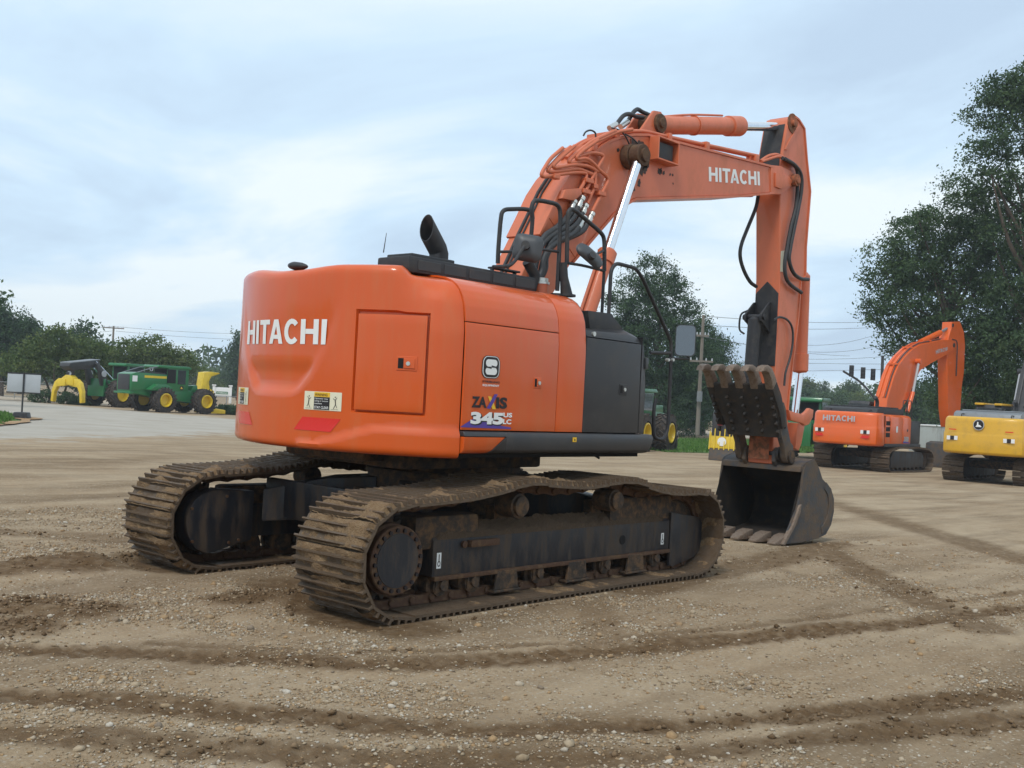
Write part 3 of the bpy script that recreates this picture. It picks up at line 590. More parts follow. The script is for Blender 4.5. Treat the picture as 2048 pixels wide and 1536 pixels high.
nz_ = len(cols[0]); vs = [v for c in cols for v in c]; fs = []
for i in range(len(cols)-1):
    for j in range(nz_-1): a = i*nz_+j; fs.append((a, a+nz_, a+nz_+1, a+1))
g.add(vs, fs); CW = obj('counterweight', g, M_OR, EX, smooth=40, recalc=False)
def on_cw(a, z, off):
    o_ = feature(a, z)+off; return ((RT+o_)*math.cos(R(a)), (RT+o_)*math.sin(R(a)), z)
def cw_patch(poly_uv, off):                                  # list of (angle, height) -> outline fan, subdivided in angle
    return [on_cw(a, z, off) for a, z in poly_uv]
# curved door in the counterweight
g = G(); na, nzz = 14, 10; r_ = 0.012; gridv = []
for i in range(na+1):
    for j in range(nzz+1):
        a = DA0+0.22+(DA1-DA0-0.44)*i/na; z = DZ0+0.010+(DZ1-DZ0-0.020)*j/nzz; gridv.append(on_cw(a, z, 0.004))
fs = [(i*(nzz+1)+j, (i+1)*(nzz+1)+j, (i+1)*(nzz+1)+j+1, i*(nzz+1)+j+1) for i in range(na) for j in range(nzz)]
n0 = len(gridv); border = [i*(nzz+1) for i in range(na+1)]+[na*(nzz+1)+j for j in range(1, nzz+1)]+[i*(nzz+1)+nzz for i in range(na-1, -1, -1)]+[j for j in range(nzz-1, 0, -1)]
bv = [tuple(Vector(gridv[k])+Vector((-Vector(gridv[k]).x, -Vector(gridv[k]).y, 0)).normalized()*0.035) for k in border]
for q in range(len(border)): fs.append((border[q], n0+q, n0+(q+1) % len(border), border[(q+1) % len(border)]))
g.add(gridv+bv, fs); DOOR = obj('access_door', g, M_OR, CW, bev=0.006, smooth=40)
def lock_plate(parent, P, ux, un, w, h, m=None):
    # recessed paddle latch: frame, paddle, round key lock
    u, n, k = Vector(ux), Vector(un), Vector((0, 0, 1)); P = Vector(P); M = Matrix(((u.x, n.x, 0, P.x), (u.y, n.y, 0, P.y), (0, 0, 1, P.z), (0, 0, 0, 1)))
    g = G(); g.box(-w/2, w/2, -0.004, 0.003, -h/2, h/2, M); lp = obj('latch', g, m or M_OR, parent, bev=0.004, seg=1)
    g = G(); g.box(-w*0.42, -w*0.16, 0.003, 0.0045, -h*0.36, h*0.36, M); obj('latch_recess', g, M_GAP, lp)
    g = G(); g.box(-w*0.14, w*0.40, 0.002, 0.011, -h*0.34, h*0.34, M); obj('latch_paddle', g, m or M_OR, lp, bev=0.003, seg=1)
    g = G(); c = M @ Vector((w*0.08, 0.011, 0)); g.cyl(c, c+n*0.007, 0.017, n=14); obj('key_lock', g, M_ZN, lp)
a_ = [(215.07, 1.937)][0]
lock_plate(DOOR, on_cw(a_[0], a_[1], 0.006), (-math.sin(R(a_[0])), math.cos(R(a_[0])), 0), (math.cos(R(a_[0])), math.sin(R(a_[0])), 0), 0.17, 0.115)
# lettering on the counterweight
V, F = block_word(34.2, 0.208)
g = tilted(V, F, lambda u, v: on_cw(160.3+u, 2.064+v, 0.005)); obj('lettering', g, M_WH, CW, smooth=0, recalc=False)
def cw_rect(a0, a1, z0, z1, off, skew=0.0, n=8):
    g = G(); vs = []
    for i in range(n+1):
        a = a0+(a1-a0)*i/n; vs += [on_cw(a-skew, z0, off), on_cw(a+skew, z1, off)]
    g.add(vs, [(2*i, 2*i+2, 2*i+3, 2*i+1) for i in range(n)]); return g
def warning(ac, zc, wa, h, parent):
    d = obj('warning_decal', cw_rect(ac-wa/2, ac+wa/2, zc-h/2, zc+h/2, 0.004), M_CRM, parent, smooth=0, recalc=False)
    obj('decal_header', cw_rect(ac-wa*0.22, ac+wa*0.20, zc+h*0.22, zc+h*0.47, 0.0055), M_YEL, d, smooth=0, recalc=False)
    obj('decal_field', cw_rect(ac-wa*0.22, ac+wa*0.20, zc-h*0.47, zc+h*0.21, 0.0055), M_INK, d, smooth=0, recalc=False)
    for t, z0, hh, ww, m in (('WARNING', 0.26, 0.15, 0.34, M_INK), ('Operator may', 0.07, 0.09, 0.36, M_WH), ('swing or reverse', -0.06, 0.09, 0.36, M_WH), ('machine', -0.18, 0.08, 0.2, M_WH), ('STAY CLEAR', -0.42, 0.14, 0.38, M_WH)):
        V, F = fit_text(t, wa*ww, h*hh, bold=0.01); obj('decal_text', tilted(V, F, lambda u, v: on_cw(ac-wa*0.20+u, zc+h*z0+v, 0.007)), m, d, smooth=0, recalc=False)
    for sx in (-1, 1):                                        # a falling figure and a wall on each side
        cx = ac+sx*wa*0.35-0.1; g = G()
        def bar(p, q, w):
            (a0, z0), (a1, z1) = p, q; d2 = Vector((a1-a0, (z1-z0)*28)).normalized(); nn = Vector((-d2.y, d2.x/28))*w
            g.add([on_cw(a0-nn.x, z0-nn.y, 0.006), on_cw(a1-nn.x, z1-nn.y, 0.006), on_cw(a1+nn.x, z1+nn.y, 0.006), on_cw(a0+nn.x, z0+nn.y, 0.006)], [(0, 1, 2, 3)])
        bar((cx, zc+h*0.12), (cx+sx*0.15, zc-h*0.15), 0.12); bar((cx+sx*0.15, zc-h*0.15), (cx-sx*0.35, zc-h*0.38), 0.07); bar((cx+sx*0.15, zc-h*0.15), (cx+sx*0.55, zc-h*0.33), 0.07)
        bar((cx, zc+h*0.08), (cx-sx*0.6, zc+h*0.16), 0.06); bar((cx, zc+h*0.06), (cx+sx*0.5, zc+h*0.22), 0.06); bar((cx-0.13, zc+h*0.24), (cx+0.13, zc+h*0.24), 0.13)
        bar((cx-1.0, zc-h*0.42), (cx+0.9, zc-h*0.42), 0.03)
        obj('decal_figure', g, M_INK, d, smooth=0, recalc=False)
warning(194.55, 1.600, 10.6, 0.152, CW); warning(159.2, 1.600, 10.6, 0.152, CW)
g = cw_rect(187.6, 198.6, 1.352, 1.462, 0.004, skew=1.3, n=10); obj('red_reflector', g, M_RED, CW, smooth=0, recalc=False)
g = cw_rect(156.0, 167.0, 1.352, 1.462, 0.004, skew=-1.3, n=10); obj('red_reflector', g, M_RED, CW, smooth=0, recalc=False)
# ---- right-hand and left-hand cover panels of the hood
PROF = [(1.50, 1.43), (1.50, 1.8), (1.50, 2.1), (1.497, 2.2), (1.485, 2.33), (1.470, 2.43), (1.445, 2.50), (1.41, 2.56), (1.36, 2.61), (1.30, 2.645), (1.22, 2.672), (1.12, 2.688), (1.0, 2.695), (0.0, 2.70)]
def clip_prof(z0, z1, ymin=0.0):
    out = []; P_ = PROF
    for (y0, a), (y1, b) in zip(P_, P_[1:]):
        for k in range(4):
            t = k/4; y, z = y0+(y1-y0)*t, a+(b-a)*t
            if z0 <= z <= z1 and y >= ymin: out.append((y, z))
    if z1 >= 2.7: out.append((max(ymin, 0.0), 2.70 if ymin <= 0 else out[-1][1]))
    def at(zq):
        for (y0, a), (y1, b) in zip(P_, P_[1:]):
            if a <= zq <= b: return y0+(y1-y0)*(zq-a)/(b-a)
    if z0 > 1.43: out.insert(0, (at(z0), z0))
    if z1 < 2.69: out.append((at(z1), z1))
    return out
def panel(name, x0, x1, z0, z1, s, m, ymin=0.0, lean=0.0):
    pr = clip_prof(z0, z1, ymin); g = G(); th = 0.018
    def ring(x):
        o1 = [(x+lean*(z-1.43), s*y, z) for y, z in pr]; i1 = [(x+lean*(z-1.43), s*(y-th if z < 2.6 else y), z if z < 2.6 else z-th) for y, z in pr]
        return o1+i1[::-1]
    g.loft([ring(x0), ring(x1)]); return obj(name, g, m, EX, bev=0.004, seg=2, smooth=40)
for s in (-1, 1):
    p1 = panel('engine_side_door', -1.346, -0.180, 1.43, 2.297, s, M_OR)
    panel('engine_hood', -1.346, -0.180, 2.304, 2.75, s, M_OR)
    p2 = panel('pump_side_cover', -0.173, 0.205, 1.43, 2.75, s, M_OR)
    if s < 0: P1, P2 = p1, p2
yb = -1.503
xz = [(-0.445, 1.848)][0]
lock_plate(P1, (xz[0], yb+0.001, xz[1]), (1, 0, 0), (0, -1, 0), 0.10, 0.095)
def side_pt(y): return lambda u, v: (u, y, v)
# dealer emblem: rounded badge with an S made of two blocks
def rrect(x0, x1, z0, z1, r, k=5):
    o = []
    for cx, cz, a0 in ((x1-r, z0+r, -90), (x1-r, z1-r, 0), (x0+r, z1-r, 90), (x0+r, z0+r, 180)):
        for i in range(k+1): a = R(a0+90*i/k); o.append((cx+r*math.cos(a), cz+r*math.sin(a)))
    return o
def flat(parent, name, poly, y, m):
    g = G(); g.add([(a, y, b) for a, b in poly], [tuple(range(len(poly)))]); return obj(name, g, m, parent, smooth=0, recalc=False)
(ex0, ez1), (ex1, ez0) = [(-1.151, 2.044), (-0.936, 1.858)]
cx_ = (ex0+ex1)/2; cz_ = (ez0+ez1)/2; w_ = (ex1-ex0)/2; h_ = (ez1-ez0)/2
em = flat(P1, 'dealer_emblem', rrect(cx_-w_, cx_+w_, cz_-h_, cz_+h_, w_*0.55), yb-0.002, M_INK)
flat(em, 'emblem_ring', rrect(cx_-w_*0.93, cx_+w_*0.93, cz_-h_*0.955, cz_+h_*0.955, w_*0.52), yb-0.0035, M_WH)
flat(em, 'emblem_field', rrect(cx_-w_*0.85, cx_+w_*0.85, cz_-h_*0.90, cz_+h_*0.90, w_*0.46), yb-0.005, M_INK)
flat(em, 'emblem_block', rrect(cx_-w_*0.64, cx_+w_*0.64, cz_+h_*0.03, cz_+h_*0.68, w_*0.28), yb-0.0065, M_WH)
flat(em, 'emblem_block', rrect(cx_-w_*0.64, cx_+w_*0.64, cz_-h_*0.68, cz_-h_*0.03, w_*0.28), yb-0.0065, M_WH)
flat(em, 'emblem_notch', [(cx_, cz_-h_*0.03), (cx_+w_*0.66, cz_-h_*0.03), (cx_+w_*0.66, cz_+h_*0.05), (cx_, cz_+h_*0.16)], yb-0.008, M_INK)
flat(em, 'emblem_notch', [(cx_, cz_+h_*0.03), (cx_-w_*0.66, cz_+h_*0.03), (cx_-w_*0.66, cz_-h_*0.05), (cx_, cz_-h_*0.16)], yb-0.008, M_INK)
def words(parent, t, p0, p1, y, m, name='lettering', **k):
    (x0, z1), (x1, z0) = p0, p1; V, F = fit_text(t, x1-x0, z1-z0, **k)
    return obj(name, tilted([(a+x0, b+z0) for a, b in V], F, side_pt(y)), m, parent, smooth=0, recalc=False)
words(em, 'STRIBLING', *[(-1.139, 1.838), (-0.93, 1.821)], yb-0.003, M_INK, bold=0.03)
words(em, 'EQUIPMENT', *[(-1.133, 1.808), (-0.937, 1.789)], yb-0.003, M_WH, bold=0.03)
# model lettering
md = words(P1, 'ZA', *[(-1.251, 1.705), (-1.074, 1.613)], yb-0.003, M_INK, 'model_lettering', bold=0.045)
words(md, 'IS', *[(-0.961, 1.708), (-0.824, 1.612)], yb-0.003, M_INK, bold=0.045)
flat(md, 'letter_stroke', [(-1.063, 1.71), (-1.024, 1.709), (-0.959, 1.606), (-1.004, 1.607)], yb-0.003, M_YEL)
flat(md, 'letter_stroke', [(-0.987, 1.731), (-0.947, 1.731), (-1.029, 1.608), (-1.074, 1.611)], yb-0.0045, M_NAVY)
flat(md, 'model_stripe', [(-1.369, 1.452), (-1.231, 1.519), (-0.894, 1.472), (-0.762, 1.458), (-0.761, 1.445)], yb-0.002, M_NAVY)
words(md, '345', *[(-1.244, 1.574), (-0.853, 1.469)], yb-0.0035, M_INK, bold=0.075)
words(md, '345', *[(-1.256, 1.579), (-0.863, 1.479)], yb-0.0050, M_WH, bold=0.055)
words(md, 'US', *[(-0.868, 1.581), (-0.756, 1.542)], yb-0.004, M_WH, bold=0.04)
words(md, 'LC', *[(-0.867, 1.527), (-0.764, 1.485)], yb-0.004, M_WH, bold=0.04)
# ---- sill along the right and left edge
for s in (-1, 1):
    ys = lambda v: s*v
    sec = [(1.46, 1.235), (1.515, 1.245), (1.535, 1.27), (1.54, 1.375), (1.532, 1.405), (1.515, 1.42), (1.44, 1.42)]
    g = G(); g.loft([[(x, ys(a), b) for a, b in sec] for x in (-0.845, 1.21)]+[[(1.31-0.04*(1.42-b > 0.1), ys(a-0.02), b+0.03*(b < 1.3)) for a, b in sec]]); sl = obj('side_sill', g, M_BK, EX, bev=0.004, seg=1)
    # front face of the rear part is cut on a slant: orange corner piece
    sec2 = [(1.455, 1.235), (1.51, 1.245), (1.533, 1.27), (1.537, 1.375)]
    g = G(); ring = lambda x, sl_: [(x+sl_*(b-1.235), ys(a), b) for a, b in sec2+[(1.44, 1.375)]]
    g.loft([ring(-1.345, 0), ring(-1.06, 1.45)]); obj('orange_sill_end', g, M_OR, sl, bev=0.004, seg=1)
    g = G(); g.loft([[(x+k*1.45*(min(b, 1.375)-1.235), ys(a), b) for a, b in sec2+[(1.44, 1.375)]] for x, k in ((-1.055, 1), (-0.845, 0))]); g.loft([[(x, ys(a), b) for a, b in ((1.44, 1.379), (1.539, 1.379), (1.532, 1.405), (1.515, 1.42), (1.44, 1.42))] for x in (-1.345, -0.846)]); obj('sill_rear', g, M_BK, sl, bev=0.003, seg=1)
    if s < 0: SILL = sl
(yx0, yz1), (yx1, yz0) = [(0.024, 1.385), (0.081, 1.343)]
dd = flat(SILL, 'yellow_decal', [(yx0, yz0), (yx1, yz0), (yx1, yz1), (yx0, yz1)], -1.543, M_YEL); m_ = (yx0+yx1)/2
flat(dd, 'decal_print', [(m_-0.006, yz0+0.012), (m_+0.008, yz0+0.010), (m_+0.012, yz1-0.02), (m_-0.004, yz1-0.012)], -1.5445, M_INK)
g = G(); g.cyl([(0.637, -1.3, 1.216)][0], [(0.741, -1.3, 1.178)][0], 0.012, n=8); obj('drain_pipe', g, M_DK, EX)
# ---- black front box (tank and tool box)
ZD = 2.295
bx = [(0.214, 1.43), (1.075, 1.43), (1.062, 2.29), (0.214, ZD)]
g = G(); g.prism(bx, -1.50, -1.47); TB = obj('tool_box_door', g, M_BK, EX, bev=0.006)
xz = [(0.798, 1.843)][0]; lock_plate(TB, (xz[0], -1.503, xz[1]), (1, 0, 0), (0, -1, 0), 0.12, 0.105, M_BK)
g = G()
prof = [(0.214, 1.43), (1.085, 1.43), (1.085, 2.278)]
g.loft([[(1.083, -1.50, z) if k == 0 else ((1.25-t_*0.06, -1.44, z) if k == 1 else ((1.30-t_*0.14, -1.30, z) if k == 2 else ((1.30-t_*0.14, -0.55, z) if k == 3 else (1.083, -0.55, z)))) for k in range(5)] for z, t_ in ((1.43, 0), (1.9, 0.05), (2.13, 0.5), (2.28, 1.1), (2.36, 2.2))])
obj('tank_front_cover', g, M_BK, EX, bev=0.008)
g = G(); g.loft([[(0.214, -1.497, ZD+0.007), (0.214, -1.47, ZD+0.065), (0.214, -1.39, ZD+0.085), (0.214, -0.55, ZD+0.085), (0.214, -0.55, 2.2)], [(0.9, -1.495, ZD+0.003), (0.9, -1.465, ZD+0.075), (0.9, -1.39, ZD+0.125), (0.9, -0.55, ZD+0.125), (0.9, -0.55, 2.2)], [(1.075, -1.49, 2.297), (1.072, -1.46, 2.345), (1.06, -1.39, 2.385), (1.06, -0.55, 2.40), (1.06, -0.55, 2.2)]]); bt = obj('tank_top_cover', g, M_BK, EX, bev=0.01)
g = G(); g.prism([(0.381, 2.37), (0.336, 2.552), (0.689, 2.558), (0.948, 2.393)], -1.395, -0.70); obj('step_plate', g, M_DK, bt, bev=0.006)
g = G(); c = [(0.321, -1.47, 2.333)][0]; g.cyl((c[0], -1.50, c[2]), (c[0], -1.475, c[2]), 0.022, n=12); obj('cover_bolt', g, M_ZN, bt)
g = G(); g.box(1.19, 1.235, -1.475, -1.43, 2.06, 2.17); obj('work_light', g, M_MIR, EX, bev=0.01)
panel('seal_strip', 0.2065, 0.2135, 1.43, 2.75, -1, M_DK)
g = G(); g.prism([(-(y-0.03), z-0.02) for y, z in PROF]+[(0.9, 2.67), (0.9, 1.43)], 0.185, 0.2, 'x'); obj('hood_front_plate', g, M_GAP, EX)
# ---- black engine deck, exhaust, rear camera, antenna
g = G(); g.prism([(-1.60, -1.05), (-0.02, -1.05), (0.02, -0.98), (0.02, 0.7), (-0.75, 0.7), (-0.95, -0.20), (-1.35, -0.45), (-1.60, -0.66)], 2.69, 2.825, 'z'); DK = obj('engine_deck', g, M_DK, EX, bev=0.02)
g = G(); g.prism([(-1.50, -0.97), (-1.0, -0.97), (-1.0, -0.35), (-1.25, -0.45), (-1.50, -0.66)], 2.822, 2.862, 'z'); obj('deck_cover_plate', g, M_DK, DK, bev=0.012)
g = G(); g.box(-0.75, -0.10, -0.95, -0.3, 2.822, 2.84); obj('deck_cover_plate', g, M_DK, DK, bev=0.008)
for i in range(5):
    x0 = -1.50+0.30*i; g = G(); g.box(x0, x0+0.26, -1.056, -1.048, 2.715, 2.80); obj('deck_grille', g, M_BK, DK, bev=0.003, seg=1)
g = G(); g.box(-0.52, -0.16, -0.98, -0.90, 2.855, 2.872); g.cyl((-0.50, -0.94, 2.82), (-0.50, -0.94, 2.86), 0.02, n=8); g.cyl((-0.20, -0.94, 2.82), (-0.20, -0.94, 2.86), 0.02, n=8); obj('deck_handle', g, M_DK, DK, bev=0.004, seg=1)
g = G(); g.box(-1.72, -1.62, -0.60, 0.25, 2.70, 2.742); obj('rear_deck_strip', g, M_DK, DK, bev=0.005)
# exhaust: bent pipe with a slanted mouth
ax0, ax1 = Vector((-0.985, -0.75, 2.80)), Vector((-0.985, -0.75, 2.98))
n = 24; rings = []
def ering(c, d, r, cut=0.0):
    u = Vector((0, 1, 0)); w = d.cross(u).normalized()
    return [c+r*(math.cos(2*math.pi*i/n)*u+math.sin(2*math.pi*i/n)*w)+d*cut*math.sin(2*math.pi*i/n) for i in range(n)]
d0 = Vector((0, 0, 1)); d1 = Vector((-0.66, 0.0, 0.75)).normalized()
g = G(); e0 = Vector((-0.985, -0.75, 2.95)); e1 = e0+d1*0.245
g.loft([ering(Vector((-0.985, -0.75, 2.80)), d0, 0.084), ering(e0-d0*0.01, d0, 0.084), ering(e0+d1*0.03, d1, 0.086), ering(e1, d1, 0.086, -0.085), ering(e1, d1, 0.077, -0.075), ering(e0+d1*0.03, d1, 0.077)], caps=True); obj('exhaust_pipe', g, M_DK, EX, smooth=45)
c = (-1.93, -0.02, 2.725)
g = G(); rr = []
for t, r in ((-0.11, 0.012), (-0.10, 0.036), (-0.05, 0.050), (0.03, 0.044), (0.09, 0.026), (0.12, 0.008)): rr.append([(c[0]+0.06*math.cos(a)*(r/0.05), c[1]-t, c[2]+0.012+r*math.sin(a)*0.75-0.06*t) for a in [2*math.pi*i/14 for i in range(14)]])
g.loft(rr); obj('rear_camera', g, M_DK, EX, smooth=60)
g = G(); a0, a1 = [(-0.632, 0.4, 3.052), (-0.607, 0.4, 3.246)]; g.cyl(a0, a1, 0.006, 0.003, n=6); obj('antenna', g, M_DK, EX)
# ---- cab on the left of the boom
g = G(); cs = [(0.30, 1.30), (1.95, 1.30), (2.10, 1.75), (1.92, 2.55), (1.55, 2.98), (0.40, 3.02), (0.30, 2.9)]
g.prism(cs, 0.50, 1.48); CB = obj('cab', g, M_BK, EX, bev=0.05, seg=3)
for yy in (0.494, 1.486):
    g = G(); g.prism([(0.42, 1.75), (1.85, 1.75), (1.75, 2.50), (1.45, 2.86), (0.45, 2.88)], yy-0.004, yy+0.004); obj('cab_window', g, M_GLS, CB)
g = G(); g.add([(2.105, 0.58, 1.75), (2.105, 1.40, 1.75), (1.935, 1.40, 2.52), (1.935, 0.58, 2.52)], [(0, 1, 2, 3)]); obj('windscreen', g, M_GLS, CB)
g = G(); g.box(0.296, 0.299, 0.6, 1.38, 1.8, 2.8); obj('rear_window', g, M_GLS, CB)
# ---- boom
BW = 0.22
bt_ = [(0.943, 3.411), (1.082, 3.648), (1.221, 3.899), (1.37, 4.092), (1.508, 4.221), (1.671, 4.346), (1.797, 4.454), (1.933, 4.555), (2.056, 4.625), (2.191, 4.687), (2.466, 4.787), (2.752, 4.849), (3.226, 4.885), (5.721, 5.051)]
bb_ = [(5.754, 4.714), (4.893, 4.521), (2.776, 4.121), (2.585, 4.082), (2.431, 4.004), (2.185, 3.838), (1.872, 3.554), (1.503, 3.213)]
poly = [(0.42, 2.02), (0.30, 2.12), (0.28, 2.25), (0.35, 2.40)]+bt_+bb_+[(0.72, 2.18), (0.58, 2.02)]
g = G(); g.prism(poly, -BW, BW); BM = obj('boom', g, M_ORB, EX, bev=0.012, seg=1, smooth=30)
# flange plates standing proud along the top and the bottom of the box
def offset_strip(pl, w, t, y0, y1, up=1):
    g = G(); P_ = [Vector((a, 0, b)) for a, b in pl]; rings = []
    for i, p_ in enumerate(P_):
        d = (P_[min(i+1, len(P_)-1)]-P_[max(i-1, 0)]).normalized(); nn = Vector((-d.z, 0, d.x))*up
        a, b = p_-nn*0.006, p_+nn*t; rings.append([(a.x, y0, a.z), (a.x, y1, a.z), (b.x, y1, b.z), (b.x, y0, b.z)])
    g.loft(rings); return g
obj('boom_top_plate', offset_strip(bt_, 0, 0.022, -BW-0.016, BW+0.016), M_ORB, BM, smooth=30)
obj('boom_bottom_plate', offset_strip(bb_, 0, 0.022, -BW-0.016, BW+0.016), M_ORB, BM, smooth=30)
# boom tip clevis
tip = [(5.636, 5.069), (5.912, 5.109), (6.172, 5.097), (6.384, 5.038), (6.363, 4.956), (6.155, 4.834), (5.923, 4.716), (5.675, 4.672)]
for y0_, y1_ in ((-0.235, -0.19), (0.19, 0.235)): g = G(); g.prism(tip, y0_, y1_); obj('boom_tip', g, M_ORB, BM, bev=0.01)
sad = [(5.732, 4.983), (6.1, 5.004), (6.221, 4.956), (6.157, 4.874), (5.907, 4.787), (5.752, 4.787)]
g = G(); g.prism(sad, -0.262, -0.234); obj('tip_reinforcement', g, M_ORB, BM, bev=0.012)
pc = [(6.274, -0.25, 4.972)][0]
g = G(); g.cyl((pc[0], -0.31, pc[2]), (pc[0], 0.31, pc[2]), 0.085, n=20); g.cyl((pc[0], -0.325, pc[2]), (pc[0], -0.308, pc[2]), 0.05, n=14); obj('stick_pin', g, M_ORR, BM)
V, F = block_word(1.0, 1.0); q = [(4.122, 4.567), (5.389, 4.744), (5.357, 4.924), (4.099, 4.745)]
y_ = -BW-0.004
def bil(u, v):
    a = Vector(q[0]).lerp(Vector(q[1]), u); b = Vector(q[3]).lerp(Vector(q[2]), u); c = a.lerp(b, v); return (c.x, y_, c.y)
obj('lettering', tilted(V, F, bil), M_WH, BM, smooth=0, recalc=False)
lb = [(2.8, 4.763), (3.123, 4.848), (3.235, 4.667), (2.83, 4.573)]
lz = [b for a, b in lb]; lx = [a for a, b in lb]
LX0, LX1, LZ0, LZ1 = min(lx), max(lx), min(lz), max(lz)
g = G(); g.box(LX0, LX0+0.02, -0.36, -0.222, LZ0, LZ1); g.box(LX1-0.02, LX1, -0.36, -0.222, LZ0, LZ1); g.box(LX0+0.02, LX1-0.02, -0.36, -0.222, LZ0, LZ0+0.02); g.box(LX0+0.02, LX1-0.02, -0.36, -0.222, LZ1-0.02, LZ1); lh = obj('work_light_housing', g, M_ORB, BM, bev=0.004, seg=1)
g = G(); g.box(LX0+0.06, LX1-0.06, -0.31, -0.225, LZ0+0.03, LZ1-0.05); obj('work_light', g, M_DK, lh, bev=0.015)
# weld beads and old grease on the right face
M_GRS_ = mat('old_grease', (0.035, 0.022, 0.016), 0.6, dirt=(0.12, 0.05, 0.03), dirt_amt=0.6, dscale=20, thr=0.5)
def stain(c, r, seed, asp=1.0):
    rs = random.Random(seed); n = 40; vs = [(c[0], -BW-0.003, c[1])]; ph = [rs.uniform(0, 6.28) for _ in range(4)]
    for i in range(n): a = 2*math.pi*i/n; q = r*(0.72+0.14*math.sin(2*a+ph[0])+0.10*math.sin(5*a+ph[1])+0.08*math.sin(9*a+ph[2])+rs.uniform(-.03, .03)); vs.append((c[0]+q*math.cos(a), -BW-0.003, c[1]+q*asp*math.sin(a)))
    g = G(); g.add(vs, [(0, 1+i, 1+(i+1) % n) for i in range(n)]); obj('grease_stain', g, M_GRS_, BM, smooth=0, recalc=False)
for k, (c, r) in enumerate(zip([(2.606, 4.579), (2.491, 4.21), (2.642, 4.272), (3.041, 4.482), (3.125, 4.481), (3.262, 4.489), (3.334, 4.393), (3.07, 4.5), (2.826, 4.694), (2.745, 4.472), (2.21, 4.567), (3.315, 4.493)], [0.24, 0.09, 0.045, 0.05, 0.03, 0.02, 0.015, 0.03, 0.05, 0.07, 0.03, 0.02])): stain(c, r, 400+k, 1.2)
for pa, pb in (([(2.44, -0.222, 4.758)][0], [(2.445, -0.222, 4.029)][0]), ([(5.609, -0.222, 5.023)][0], [(5.668, -0.222, 4.705)][0]), ([(1.086, -0.222, 3.617)][0], [(1.542, -0.222, 3.266)][0])):
    g = G(); g.tube([pa, Vector(pa).lerp(Vector(pb), 0.5), pb], 0.006, n=6); obj('weld_bead', g, M_ORB, BM)
# boom cylinders
pin = [(2.378, -0.4, 4.518)][0]; foot = [(1.621, -0.4, 2.74)][0]; gl_ = [(1.858, -0.4, 3.393)][0]
pin, foot, gl_ = Vector(pin), Vector(foot), Vector(gl_); ax = (pin-foot).normalized(); gl_ = foot+ax*((gl_-foot).dot(ax)); foot2 = foot-ax*0.95
g = G(); g.cyl((pin.x, -0.50, pin.z), (pin.x, 0.50, pin.z), 0.075, n=20); obj('boom_cylinder_pin', g, M_RUST, BM)
for s in (-1, 1):
    my = lambda v: Vector((v.x, s*0.40, v.z))
    g = G(); L1 = (my(gl_)-my(foot2)).length
    g.lathe(my(foot2), my(gl_), [(0, 0.05), (0.05, 0.085), (L1-0.16, 0.085), (L1-0.155, 0.105), (L1-0.02, 0.105), (L1, 0.085)], n=22); bc = obj('boom_cylinder', g, M_ORB, EX, smooth=30)
    g = G(); g.cyl(my(gl_), my(pin), 0.056, n=20); obj('cylinder_rod', g, M_CHR, bc)
    g = G(); g.cyl((pin.x, s*0.335, pin.z), (pin.x, s*0.465, pin.z), 0.125, n=24); g.cyl((pin.x, s*0.225, pin.z), (pin.x, s*0.33, pin.z), 0.14, n=24); g.cyl((pin.x, s*0.465, pin.z), (pin.x, s*0.49, pin.z), 0.07, n=16); obj('rod_eye', g, M_RUST, bc, bev=0.006, seg=1)
    side = ax.cross(Vector((0, 1, 0))).normalized(); 
    a0, a1 = my(foot2)+side*0.115, my(gl_)-ax*0.08+side*0.115
    g = G(); g.tube([a0, a1, a1-side*0.03+ax*0.02], 0.017, n=8); g.box(-0.03, 0.03, -0.03, 0.03, -0.05, 0.05, Matrix.Translation(my(gl_)-ax*0.1+side*0.09)); obj('cylinder_pipe', g, M_ORB, bc)
# arm cylinder on top of the boom
A0, A1, A2 = [Vector(v) for v in [(3.108, -0.0, 5.08), (5.211, 0.0, 5.534), (6.5, 0.0, 5.825)]]; ax2 = (A1-A0).normalized(); Lc = (A1-A0).length
g = G(); g.lathe(A0, A1, [(0, 0.06), (0.03, 0.112), (Lc-0.36, 0.115), (Lc-0.355, 0.135), (Lc-0.06, 0.135), (Lc, 0.095)], n=24); ac = obj('arm_cylinder', g, M_ORB, EX, smooth=30)
A2b = A0+ax2*((A2-A0).dot(ax2))
g = G(); g.cyl(A1, A2b, 0.062, n=20); obj('cylinder_rod', g, M_CHR, ac)
g = G(); g.cyl((A0.x, -0.17, A0.z), (A0.x, 0.17, A0.z), 0.115, n=22); g.cyl((A0.x, -0.20, A0.z), (A0.x, 0.20, A0.z), 0.06, n=14); obj('arm_cylinder_pin', g, M_RUST, ac, bev=0.01)
g = G(); g.tube(spl([A0+Vector((0.15, -0.02, 0.13)), A0.lerp(A1, 0.4)+Vector((0, -0.02, 0.135)), A0.lerp(A1, 0.75)+Vector((0, -0.02, 0.135))], 4), 0.014); g.cyl(A0.lerp(A1, 0.45)-ax2*0.02, A0.lerp(A1, 0.45)+ax2*0.02, 0.125, n=24); obj('cylinder_pipe', g, M_ORB, ac)
cl = [(A0.x-0.62, bt_[9][1]-0.06), (A0.x-0.12, A0.z+0.13), (A0.x+0.03, A0.z+0.15), (A0.x+0.13, A0.z+0.05), (A0.x+0.12, A0.z-0.1), (A0.x+0.02, bt_[11][1]-0.02), (A0.x-0.4, bt_[10][1]-0.02)]
g = G(); g.prism(cl, -0.135, -0.10); g.prism(cl, 0.10, 0.135); obj('arm_cylinder_bracket', g, M_ORB, BM, bev=0.008)
